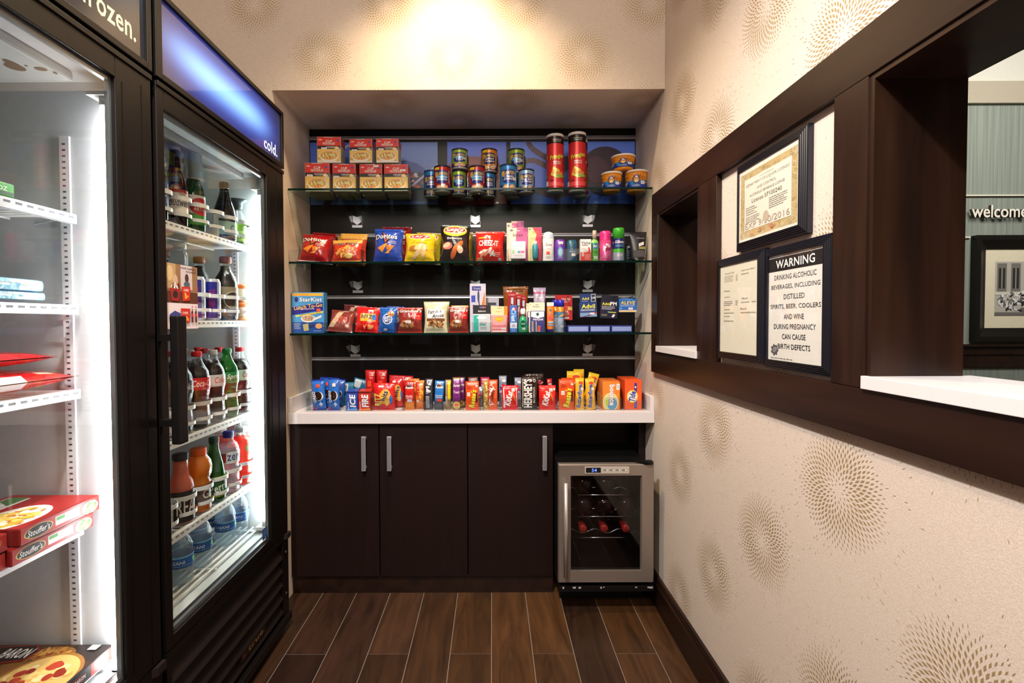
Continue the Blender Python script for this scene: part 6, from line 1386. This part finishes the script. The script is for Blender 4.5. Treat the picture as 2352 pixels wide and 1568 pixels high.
def spray(w, h, d):
    r = w / 2; m = MB(); m.lathe([(r * .95, 0, '#c8ccd4'), (r, .003, '#9ab0d0'), (r, h * .45, '#4a86c0'), (r, h * .62, '#e08a2a'), (r, h * .78, '#e89a3c')], 26)
    A = Art(2 * math.pi * r, h * .7)
    for x in (.17, .5, .83): A.poly([(x - .12, .6), (x + .12, .8), (x + .12, .65)], '#f0c060').lines(x - .1, .3, x + .1, .55, 4, '#dfe8f4').tagp(x + .06, .2, .13, .10)
    m.art(A, m_cyl(r, z0=.006), maxe=.008, smooth=True); c = MB(); c.lathe([(r * 1.0, h * .78), (r * 1.0, h * .93), (r * .85, h * .99), (.001, h)], 26, cols='#2a2cb0'); return [('can', m, CAN), ('cap', c, PLAS)]
item('sunscreen_spray', 1280, 1297, 688, 2.090, S3, .033, spray, 'sunscreen spray can with blue dome cap, right one', 'spray can', 'sunscreen sprays')
item('sunscreen_spray', 1269, 1286, 687, 2.130, S3, .033, spray, 'sunscreen spray can with blue dome cap, left one behind the orange tube', 'spray can', 'sunscreen sprays')
# hanging packs on hooks from the channel
def hook(x, z, lab):
    m = MB(); m.box(x - .012, x + .012, 2.302, 2.3035, z - .012, z + .008, '#b8bac4'); m.tube([(x, 2.302, z), (x, 2.20, z - .002), (x, 2.115, z + .002), (x, 2.108, z + .008)], .0022, '#c0c2ca', 6); tag(m.build('peg_hook', CHROME), lab, 'peg hook', 'peg hooks on the second channel')
def hang(kind, u0, u1, v0, v1, Yf, d, make, lab, cat, grp=None, roll=0):
    a, b = onY(u0, v1, Yf), onY(u1, v0, Yf); parts = make(b.x - a.x, b.z - a.z, d); loc = ((a.x + b.x) / 2, Yf + d / 2, a.z)
    if len(parts) == 1: o = parts[0][1].build(kind, parts[0][2], loc=loc, rot=(0, roll, 0))
    else:
        o = empty(kind, loc, (0, roll, 0)); [m.build(n, mt, parent=o) for n, m, mt in parts]
    return tag(o, lab, cat, grp)
hk = onY(1352, 680, 2.16)
def hcard(fr, fb, zsplit, cardc, boxc):
    def g(w, h, d):
        m = MB(); m.box(-w / 2, w / 2, -d / 2, d / 2, 0, h * zsplit, boxc, bev=.001); A = Art(w - .003, h * zsplit - .003); fb(A); m.art(A, m_face((0, -d / 2, .0015), (1, 0, 0), (0, 0, 1), (0, -1, 0)))
        c = MB(); c.box(-w * .48, w * .48, -d / 2, -d / 2 + .0012, h * zsplit + .0002, h, cardc); A = Art(w * .94, h * (1 - zsplit)); fr(A); c.art(A, m_face((0, -d / 2, h * zsplit), (1, 0, 0), (0, 0, 1), (0, -1, 0))); return [('box', m, CARD), ('hang_tab', c, CARD)]
    return g
def adt(A): A.text('Advil', .34, .45, .42, .28, '#e8e04a', bold=.05).lines(.1, .1, .5, .22, 1, '#b8c8e8'); A.rect(.68, .08, .96, .94, '#c8d0dc').rect(.71, .62, .93, .88, '#2a2a34').rect(.71, .14, .93, .4, '#2a2a34')
def adb(A): A.rect(0, .0, 1, .30, '#7a9ac0').poly([(.05, 0), (.5, .06), (1, .22), (1, .34), (.55, .16), (.3, .0)], '#c0242c'); A.text('Advil', .5, .76, .78, .30, '#f0e84a', bold=.06); A.lines(.04, .40, .9, .56, 2, '#e8ecf4').tagp(.72, .22, .26, .14)
hang('pain_relief_pack', 1332, 1372, 674, 728, 2.125, .022, hcard(adt, adb, .62, '#1c3272', '#1b3a78'), 'navy blue pain relief pack with yellow lettering, hanging', 'medicine pack', None, roll=-.03)
def apt(A): A.rect(0, 0, 1, 1, '#0f0f24')
def apb(A): A.text('Advil', .30, .80, .48, .16, '#e8e04a', bold=.05).text('PM', .74, .82, .36, .20, '#f2f2f6', bold=.06); A.lines(.05, .46, .85, .68, 3, '#c8c8d4').ell(.48, .34, .07, .03, '#8ac0e8', 10).rect(.52, .31, .92, .36, '#d8d03a').poly([(.66, .08), (.78, .04), (.88, .20), (.76, .24)], '#e8e4ee').lines(.05, .1, .4, .22, 2, '#a8a878')
hang('pain_relief_pack', 1378, 1418, 677, 731, 2.120, .022, hcard(apt, apb, .78, '#141430', '#131330'), 'near-black night pain relief pack with white PM letters, hanging', 'medicine pack', None, roll=.06)
def alv(A): A.rect(0, 0, 1, 1, '#2a6cc0').rect(0, 0, 1, .14, '#e8c890').poly([(.1, .95), (.5, 1), (.95, .90), (.5, .94)], '#5aa0e8'); A.text('ALEVE', .5, .70, .82, .24, '#f0d060', bold=.06, it=.15, out='#1c3a7a'); A.lines(.08, .42, .9, .54, 2, '#dfe8f4').tagp(.66, .26, .24, .16).ell(.1, .28, .06, .06, '#8ab8f0', 10)
hang('pain_relief_box', 1421, 1463, 685, 717, 2.130, .03, lambda w, h, d: mk_box(w, h, d, '#2a6cc0', alv), 'bright blue pain relief box with gold letters, hanging at right', 'medicine box')
def tyt(A): A.text('TYLENOL', .58, .62, .62, .14, '#f4e8e4', bold=.05); A.lines(.4, .3, .8, .5, 2, '#f0d8d0')
def tyb(A): A.rect(0, .72, 1, .98, '#e8b860').rect(.3, .74, .7, .96, '#c83028'); A.text('TYLENOL', .40, .60, .74, .14, '#f4ece8', bold=.05); A.lines(.4, .3, .8, .5, 3, '#f0d8d0').ell(.62, .14, .18, .08, '#f0e4d8', 12)
for Yf, lb, du in ((2.175, 'red pain relief pack hanging behind the sunscreen sprays, front one', 0), (2.205, 'red pain relief pack hanging just behind the other red one', -6)):
    hang('pain_relief_pack', 1280 + du, 1315 + du, 677, 735, Yf, .02, hcard(tyt, tyb, .56, '#c01c1c', '#b8201c'), lb, 'medicine pack', 'red pain relief packs')
for u, lb in ((1352, 'chrome peg hook of the navy pain relief pack'), (1398, 'chrome peg hook of the near-black pack'), (1442, 'chrome peg hook of the bright blue box'), (1298, 'chrome peg hook of the red packs')):
    p = onY(u, 680, 2.20); hook(p.x, 1.288, lb)
# low blue trays at the right end of the bottom shelf
for i, (u0, u1) in enumerate(((1304, 1353), (1355, 1402), (1404, 1452))):
    item('blue_tray_box', u0, u1, 747, 2.085, S3, .12, lambda w, h, d: mk_box(w, h, d, '#20307a', lambda A: A.rect(.03, .12, .97, .86, '#8a9ad0')), 'low blue box with pale front, %s of three on the bottom shelf' % ('left', 'middle', 'right')[i], 'low box', 'low blue boxes', vref=750)

# --- counter: candy
CB = 'candy on the counter'
def cbar(u0, u1, vt, Yf, base, fn, lab, kind='candy_bar', cat='candy bar', d=.016, grp=None, flat=8, **k):
    k.setdefault('wr', .001); k.setdefault('waist', .02)
    return bagi(u0, u1, vt, Yf, base, fn, lab, d=d, kind=kind, cat=cat, grp=grp, zs=ZC, flat=flat, vref=920, **k)
def oreo(A): A.poly([(.18, .46), (.5, .66), (.86, .60), (.9, .42), (.6, .30), (.2, .32)], '#2a78c8'); A.ell(.60, .46, .30, .15, '#e8e0d8', 20).ell(.54, .47, .28, .145, '#2a1a18', 20); A.text('OREO', .24, .44, .36, .24, '#f4f4fa', bold=.07, rot=97, out='#14183a', ow=.05); A.tagp(.55, .80, .26, .10, '#f0522c'); A.ell(.7, .2, .14, .04, '#c8d8f0', 8).ell(.7, .2, .05, .09, '#c8d8f0', 8).ell(.2, .07, .16, .04, '#c83a3c', 10)
def oreo2(A): oreo(A); A.tagp(.60, .80, .26, .10, '#d8dce4')
cbar(716, 747, 873, 2.075, '#2a68c0', oreo, 'blue cookie pack with orange price tag, leftmost on the counter', 'cookie_pack', 'cookie pack', d=.03, flat=3, roll=-.06, seal='#1c3aa0')
cbar(751, 778, 869, 2.075, '#2a68c0', oreo2, 'blue cookie pack with pale price tag, second on the counter', 'cookie_pack', 'cookie pack', d=.03, flat=3, seal='#1c3aa0')
cbar(730, 768, 868, 2.125, '#2558b0', oreo, 'blue cookie pack behind the first two, left', 'cookie_pack', 'cookie pack', d=.03, flat=3, seal='#1c3aa0', roll=.05)
cbar(756, 786, 872, 2.16, '#2558b0', oreo, 'blue cookie pack behind the first two, right', 'cookie_pack', 'cookie pack', d=.03, flat=3, seal='#1c3aa0', roll=.10)
def teal(A): A.rect(.1, .62, .55, .95, '#c8d0d4').poly([(.3, .5), (.9, .9), (.9, .4)], '#1c6a8c'); A.lines(.2, .2, .8, .45, 3, '#8ac0d0')
cbar(785, 812, 878, 2.205, '#1c7a9c', teal, 'teal foil pack behind, left of two', 'snack_pack', 'snack pack', d=.02)
cbar(800, 834, 873, 2.24, '#1c6c90', teal, 'teal foil pack behind, tilted, right of two', 'snack_pack', 'snack pack', d=.02, roll=.25)
def gum(word, bg, dk, acc):
    def f(A): A.rect(0, 0, 1, 1, bg).poly([(0, 0), (1, 0), (1, .12), (0, .06)], acc).rect(0, .90, 1, 1, dk); A.text(word, .56, .50, .66, .52, '#f2f2f6', bold=.09, rot=94, it=.15, out=dk, ow=.04); A.text('Dentyne', .14, .24, .42, .14, '#e8e8f2', bold=.04, rot=94)
    return f
for i, (u0, u1, wd, bg, dk, ac, lb) in enumerate(((796, 821, 'ICE', '#2a4ab0', '#141c5c', '#5a9ad8', 'blue gum box with ICE lettering, front of its row'), (823, 851, 'FIRE', '#c8281c', '#5c0f10', '#e8802c', 'red gum box with FIRE lettering, front of its row'))):
    for k in range(3):
        item('gum_pack', u0 + 2 * k, u1 + 2 * k, 898 - 3 * k, 2.078 + .030 * k, ZC, .026, lambda w, h, d: mk_box(w, h, d, bg, gum(wd, bg, dk, ac), lambda A: A.rect(0, 0, 1, 1, bg)), lb if k == 0 else '%s gum box, %s in its row' % (('blue', 'red')[i], ('second', 'third')[k - 1]), 'gum pack', 'gum boxes', vref=920, key='gum%d' % i)
def nut2(A): A.tagp(.45, .62, .38, .16, '#f0522c'); A.ell(.55, .30, .3, .12, '#c8a070', 14); A.lines(.5, .75, .9, .95, 3, '#f0a890')
cbar(838, 861, 850, 2.200, '#c8181c', nut2, 'tall red cracker sleeve at the back, left of two', 'cracker_sleeve', 'cracker sleeve', d=.03, flat=3)
cbar(863, 888, 850, 2.200, '#c8181c', nut2, 'tall red cracker sleeve at the back, right of two', 'cracker_sleeve', 'cracker sleeve', d=.03, flat=3)
def rb2(A): A.text('RITZ', .22, .40, .44, .30, '#f2d85a', bold=.07, rot=92, out='#1c245c', ow=.05).ell(.58, .52, .26, .26, '#e8a83c', 18); A.text('bits', .54, .54, .36, .24, '#1c245c', bold=.07, rot=75, out='#f4e8a0', ow=.04); A.blob(.58, .30, .24, .12, ['#d8903c', '#e8b868'], 8, .4, 3).ell(.84, .40, .07, .16, '#3a6ac0', 12).tagp(.38, .88, .24, .06, '#f0e4e0').blob(.3, .12, .2, .08, ['#a01418', '#e85a3c'], 6, .3, 5)
cbar(856, 906, 880, 2.078, '#d01c1e', rb2, 'red cracker snack bag with yellow lettering, front', 'cracker_bag', 'cracker bag', d=.035, flat=3)
cbar(898, 930, 869, 2.140, '#c81a1e', rb2, 'red cracker snack bag behind the front one, at right', 'cracker_bag', 'cracker bag', d=.03, flat=3, roll=-.08)
cbar(890, 945, 864, 2.20, '#c01820', lambda A: A.lines(.1, .8, .9, .9, 1, '#e87a6a'), 'plain red cracker bag lying high at the back', 'cracker_bag', 'cracker bag', d=.03, flat=3, roll=.05)
def aust(bg, low, t2, bp):
    def f(A): A.rect(0, .0, 1, .30 if low else 0.01, low or bg); A.ell(.5, .84, .32, .07, '#4a1418', 14); A.text('Austin', .5, .79, .84, .08, '#f4f2f0', bold=.06, it=.15); A.text(t2, .5, .50, .74, .06, '#f0ece8', bold=.03, it=.15).lines(.15, .40, .9, .46, 1, '#e8dcd8'); A.tagp(.55, .34, .5, .09, '#e8e4f4' if bp else '#f0522c')
    return f
AU = 'cracker sleeves on the counter'
cbar(929, 951, 876, 2.080, '#c8201c', aust('#c8201c', '#e8862c', 'Cheddar', True), 'red and orange cracker sleeve, front of the orange row', 'cracker_sleeve', 'cracker sleeve', grp=AU, d=.03)
def org(A): A.rect(0, 0, 1, 1, '#d8742c').rect(.05, .45, .48, .95, '#b82818'); A.tagp(.3, .30, .25, .08, '#e0d8d8'); A.blob(.7, .6, .2, .34, ['#e89a3c', '#c86420', '#f0b050'], 30, .3, 4)
cbar(953, 974, 874, 2.095, '#d8742c', org, 'orange cracker sleeve side-on beside the red one', 'cracker_sleeve', 'cracker sleeve', grp=AU, d=.04)
cbar(936, 962, 870, 2.15, '#d06a28', org, 'orange cracker sleeve in the second row', 'cracker_sleeve', 'cracker sleeve', grp=AU, d=.04)
def slv(A): A.rect(.1, .05, .55, .45, '#a8a8b0').lines(.14, .08, .5, .42, 8, '#2a2a30'); A.blob(.5, .7, .4, .2, ['#d8dae0', '#2a2a34', '#8a8c96'], 16, .3, 3)
cbar(976, 994, 870, 2.083, '#3a3a42', slv, 'clear wrapped dark cookie sleeve with barcode', 'cookie_sleeve', 'cookie sleeve', d=.03)
cbar(996, 1018, 875, 2.080, '#2a78c8', aust('#2a78c8', '#4a4a54', 'Cookies', False), 'blue cracker sleeve with orange price tag', 'cracker_sleeve', 'cracker sleeve', grp=AU, d=.03, roll=.04)
def yls(A): A.rect(.5, .35, 1, .95, '#e0c81c').rect(0, .1, .45, .9, '#a8865c').lines(.05, .2, .4, .45, 6, '#e8e4e0')
cbar(1022, 1036, 872, 2.083, '#8a7048', yls, 'yellow and tan cookie sleeve', 'cookie_sleeve', 'cookie sleeve', d=.03)
def prs(A): A.rect(0, .28, 1, .92, '#7a2a7a'); A.text('Austin', .5, .76, .8, .08, '#f4e8f0', bold=.05, it=.15).text('Toast', .5, .56, .7, .08, '#f0dcea', bold=.04, it=.15); A.ell(.5, .14, .46, .13, '#e0c070', 20).tagp(.5, .16, .46, .07, '#f0522c')
cbar(1039, 1058, 867, 2.078, '#8a5a3c', prs, 'purple cookie sleeve with round gold cookie', 'cookie_sleeve', 'cookie sleeve', d=.03)
cbar(1046, 1068, 866, 2.130, '#5a2a2c', prs, 'brown wrapped cookie sleeve behind the purple one', 'cookie_sleeve', 'cookie sleeve', d=.03)
def reese(A): A.text("Reese's", .54, .40, .62, .40, '#f0dc3a', bold=.09, rot=82, it=.2, out='#3a1a10', ow=.05); A.rect(.78, .28, .90, .62, '#3a1c14').tagp(.24, .56, .22, .13, '#ece4e0').poly([(.1, .92), (.5, .78), (.12, .74)], '#b83a1c').ell(.84, .84, .1, .04, '#d8c8c0', 10)
RS = 'orange peanut butter cup packs'
cbar(1069, 1100, 876, 2.075, '#e8501c', reese, 'orange candy pack with yellow script, left of centre, beside purple sleeve', 'candy_pack', 'candy pack', grp=RS, d=.018)
cbar(1075, 1098, 866, 2.130, '#6a3a34', slv, 'dark clear-wrapped sleeve sticking up behind the orange pack', 'cookie_sleeve', 'cookie sleeve', d=.02)
def tw(A): A.blob(.3, .5, .25, .45, ['#f0e8e4', '#c83a2c', '#e8d8d4', '#d8502c'], 30, .2, 5); A.poly([(.2, .66), (.6, .78), (.6, .72), (.24, .58)], '#f4ecea').text('TWIX', .45, .5, .3, .3, '#3a1c1c', rot=80, bold=.05)
def gd(A): A.blob(.5, .5, .4, .46, ['#d8b060', '#f0d890', '#a87a34', '#c8983c'], 40, .2, 5)
cbar(1122, 1143, 872, 2.080, '#e05a2c', tw, 'orange-red wrapped wafer bar with white streaks', d=.016)
cbar(1110, 1122, 874, 2.085, '#b8904a', gd, 'gold foil bar beside the orange-red wafer bar', d=.014, flat=4)
cbar(1104, 1124, 866, 2.190, '#c83a5c', tw, 'pink and white wrapped bar at the back', d=.014)
def kit(A): A.ell(.46, .48, .34, .36, '#b81418', 26).ell(.46, .48, .32, .34, '#e0281c', 26); A.text('KitKat', .42, .48, .58, .34, '#f8f4f2', bold=.09, rot=78, it=.2, out='#8a0f10', ow=.04); A.poly([(.64, .72), (.72, .74), (.88, .40), (.80, .36)], '#c87a3c').tagp(.70, .82, .20, .12, '#f2ecea').rect(.84, .80, .96, .90, '#f0c0b8')
def kitf(A): kit(A); A.poly([(.1, .1), (.2, .1), (.12, .9), (.06, .9)], '#f0d8dc').poly([(.9, .15), (.96, .3), (.92, .9), (.88, .8)], '#e8b0b8')
KT = 'red wafer bar packs'
cbar(1153, 1190, 885, 2.076, '#d81c28', kitf, 'red wafer bar pack left of the tall dark chocolate bar', 'candy_pack', 'candy pack', grp=KT, d=.018)
cbar(1238, 1277, 885, 2.076, '#e0241c', kit, 'red wafer bar pack right of the tall dark chocolate bar', 'candy_pack', 'candy pack', grp=KT, d=.018)
def hersh(A): A.rect(.05, .1, .10, .92, '#c8b8a0'); A.text("HERSHEY'S", .40, .49, .82, .50, '#f2ece6', bold=.09, rot=90); A.text('MILK CHOCOLATE', .80, .44, .46, .12, '#d8ccc4', bold=.03, rot=90); A.ring(.82, .86, .09, .045, .4, '#d8d0cc', 12)
cbar(1198, 1234, 863, 2.076, '#2a1410', hersh, 'tall dark brown milk chocolate bar, front', d=.014, grp='dark chocolate bars')
cbar(1204, 1250, 858, 2.150, '#241210', lambda A: (A.blob(.8, .75, .14, .14, ['#c83a44', '#e8d8dc', '#a02a34'], 12, .35, 4),), 'dark wrapped chocolate pack sticking out behind the tall bar', d=.03, flat=4)
def sil(A): A.blob(.5, .86, .4, .10, ['#e8ecf4', '#8a90a4', '#f4f6fa'], 14, .3, 2); A.blob(.5, .6, .36, .16, ['#3a3f8a', '#c8203c', '#d8dce8'], 10, .4, 3)
for u0, u1, vt, lb in ((1146, 1164, 863, 'silver and blue wrapped bar behind the left wafer pack'), (1182, 1198, 867, 'silver and red wrapped bar right behind the left wafer pack'), (1097, 1109, 888, 'silver wrapped bar low behind the gold foil bar')):
    cbar(u0, u1, vt, 2.155, '#8a8ea0', sil, lb, d=.02, grp='silver wrapped bars')
cbar(1262, 1274, 870, 2.180, '#c01c20', lambda A: A.tagp(.5, .8, .6, .08, '#c8b8b8'), 'narrow red bar leaning behind the right wafer pack', d=.014, roll=-.1)
cbar(1284, 1320, 871, 2.075, '#e8501c', reese, 'orange candy pack with yellow script, beside the yellow bars', 'candy_pack', 'candy pack', grp=RS, d=.018)
cbar(1290, 1324, 868, 2.110, '#d84a1c', reese, 'orange candy pack behind the one beside the yellow bars', 'candy_pack', 'candy pack', grp=RS, d=.018)
def butt(A): A.rect(0, 0, 1, .9, '#f0b02a'); A.text('Butterfinger', .5, .46, .80, .62, '#2a3a8c', bold=.09, rot=86, it=.25, out='#f4f0e8', ow=.06); A.ell(.6, .85, .25, .05, '#d84a2c', 10)
BT = 'yellow peanut butter bars'
cbar(1322, 1342, 868, 2.076, '#f0b82c', butt, 'yellow candy bar, left of the front pair', grp=BT, d=.018)
cbar(1348, 1369, 869, 2.076, '#f0b82c', butt, 'yellow candy bar, right of the front pair, tilted', grp=BT, d=.018, roll=-.05)
cbar(1301, 1336, 853, 2.150, '#e8c428', butt, 'yellow candy bar behind, left of three', grp=BT, d=.016, roll=.02)
cbar(1318, 1342, 848, 2.185, '#e0bc24', butt, 'yellow candy bar behind, highest of three', grp=BT, d=.016)
cbar(1336, 1360, 858, 2.172, '#e8c428', butt, 'yellow candy bar behind, leaning right', grp=BT, d=.016, roll=.24)
def bounce(A): A.rect(0, 0, 1, 1, '#f08a2c'); A.ell(.46, .26, .46, .34, '#f4e4a8', 26).ell(.46, .26, .41, .30, '#d8d890', 24).ell(.55, .20, .30, .22, '#5a9ac8', 20).rect(.18, .15, .34, .36, '#c8d040'); A.text('bounce', .56, .52, .74, .30, '#f4f0f0', bold=.10, rot=-90, out='#c83a4a', ow=.07); A.tagp(.90, .82, .20, .22)
def tide(A): A.rect(0, 0, 1, 1, '#ec5a24').rect(.56, .03, .72, .90, '#2c3a9a'); A.ell(.44, .44, .34, .22, '#f2c83a', 26).ell(.44, .44, .28, .18, '#f4e8d8', 24); A.text('Tide', .44, .44, .34, .34, '#2438a0', bold=.09, rot=82, it=.15); A.lines(.58, .06, .70, .4, 6, '#8a9ae0').ell(.63, .76, .05, .03, '#fff', 8)
for k in range(6):
    item('dryer_sheet_box', (1384, 1383, 1382, 1380, 1378, 1376)[k], (1424, 1421, 1418, 1415, 1412, 1409)[k], (876, 875, 874, 872, 871, 870)[k], 2.082 + .0235 * k, ZC, .022, lambda w, h, d: mk_box(w, h, d, '#e8782c', bounce, lambda A: A.rect(0, 0, 1, 1, '#e0742c').rect(.2, .1, .8, .5, '#e89a4c')),
         ('orange dryer sheet box with round label, front of its row' if k == 0 else 'orange dryer sheet box, %s in the row behind the round label' % ('second', 'third', 'fourth', 'fifth', 'sixth')[k - 1]), 'laundry box', 'dryer sheet boxes', vref=920, key='bounce')
for k in range(6):
    item('laundry_powder_box', (1435, 1432, 1429, 1427, 1424, 1421)[k], (1474, 1470, 1466, 1462, 1459, 1456)[k], (872, 871, 870, 869, 868, 867)[k], 2.082 + .0235 * k, ZC, .022, lambda w, h, d: mk_box(w, h, d, '#e8541f', tide, lambda A: A.rect(0, 0, 1, 1, '#e0501f')),
         ('orange laundry powder box with yellow ring logo, front of its row' if k == 0 else 'orange laundry powder box, %s in the row at the right end' % ('second', 'third', 'fourth', 'fifth', 'sixth')[k - 1]), 'laundry box', 'laundry powder boxes', vref=920, key='tide')
# clear acrylic bins
def bin_(u0, u1, Yf, zs, h, dep, lab, grp, hb=None):
    a, b = onY(u0, 930 if zs < .9 else 590, Yf).x, onY(u1, 930 if zs < .9 else 590, Yf).x; t = .0022; hb = hb or h; m = MB(); z = zs + .0001
    w = b - a; e = (a + b) / 2
    m.box(-w / 2, w / 2, 0, t, 0, h, '#fff')
    for s_ in (-w / 2, w / 2 - t): m.prism([(t, 0), (dep, 0), (dep, hb), (dep * .35, hb), (t, h)], 0, s_, s_ + t, '#fff')
    return tag(m.build('acrylic_bin', ACRYL, loc=(e, Yf, z)), lab, 'display bin', grp)
G1, G2_, G3_ = 'clear bins on the counter', 'clear bins on the middle shelf', 'clear bins on the bottom shelf'
for i, (u0, u1) in enumerate(((703, 781), (793, 852), (853, 924), (926, 974), (974, 1016), (1017, 1059), (1062, 1104), (1108, 1148), (1150, 1194), (1196, 1236), (1237, 1279), (1281, 1321), (1324, 1368), (1378, 1428), (1431, 1484))):
    bin_(u0, u1, 2.068, ZC, .056 if i < 14 else .042, .05, 'clear candy bin on the counter holding the ' + ('blue cookie packs', 'gum boxes', 'red cracker snack bags', 'orange cracker sleeves', 'blue cracker sleeve', 'yellow and purple cookie sleeves', 'orange pack beside the purple sleeve', 'wafer bar with white streaks', 'left red wafer pack', 'tall dark chocolate bar', 'right red wafer pack', 'orange pack beside the yellow bars', 'yellow bars', 'dryer sheet boxes', 'laundry powder boxes')[i], G1, hb=.075)
for i, (u0, u1) in enumerate(((657, 828), (830, 1083), (1086, 1163), (1166, 1443))):
    bin_(u0, u1, 2.064, SZ[1], .052, .05, 'clear lip tray on the middle shelf around the ' + ('leftmost chip bags', 'blue, yellow and black chip bags', 'red cracker bags', 'toiletries')[i], G2_)
for i, (u0, u1) in enumerate(((740, 905), (907, 1080), (1083, 1167), (1168, 1300))):
    bin_(u0, u1, 2.064, SZ[2], .046, .05, 'clear lip tray on the bottom shelf around the ' + ('left cookie bags', 'cream and brown cookie bags', 'floss and stomach remedy', 'toothbrushes and sunscreen')[i], G3_)
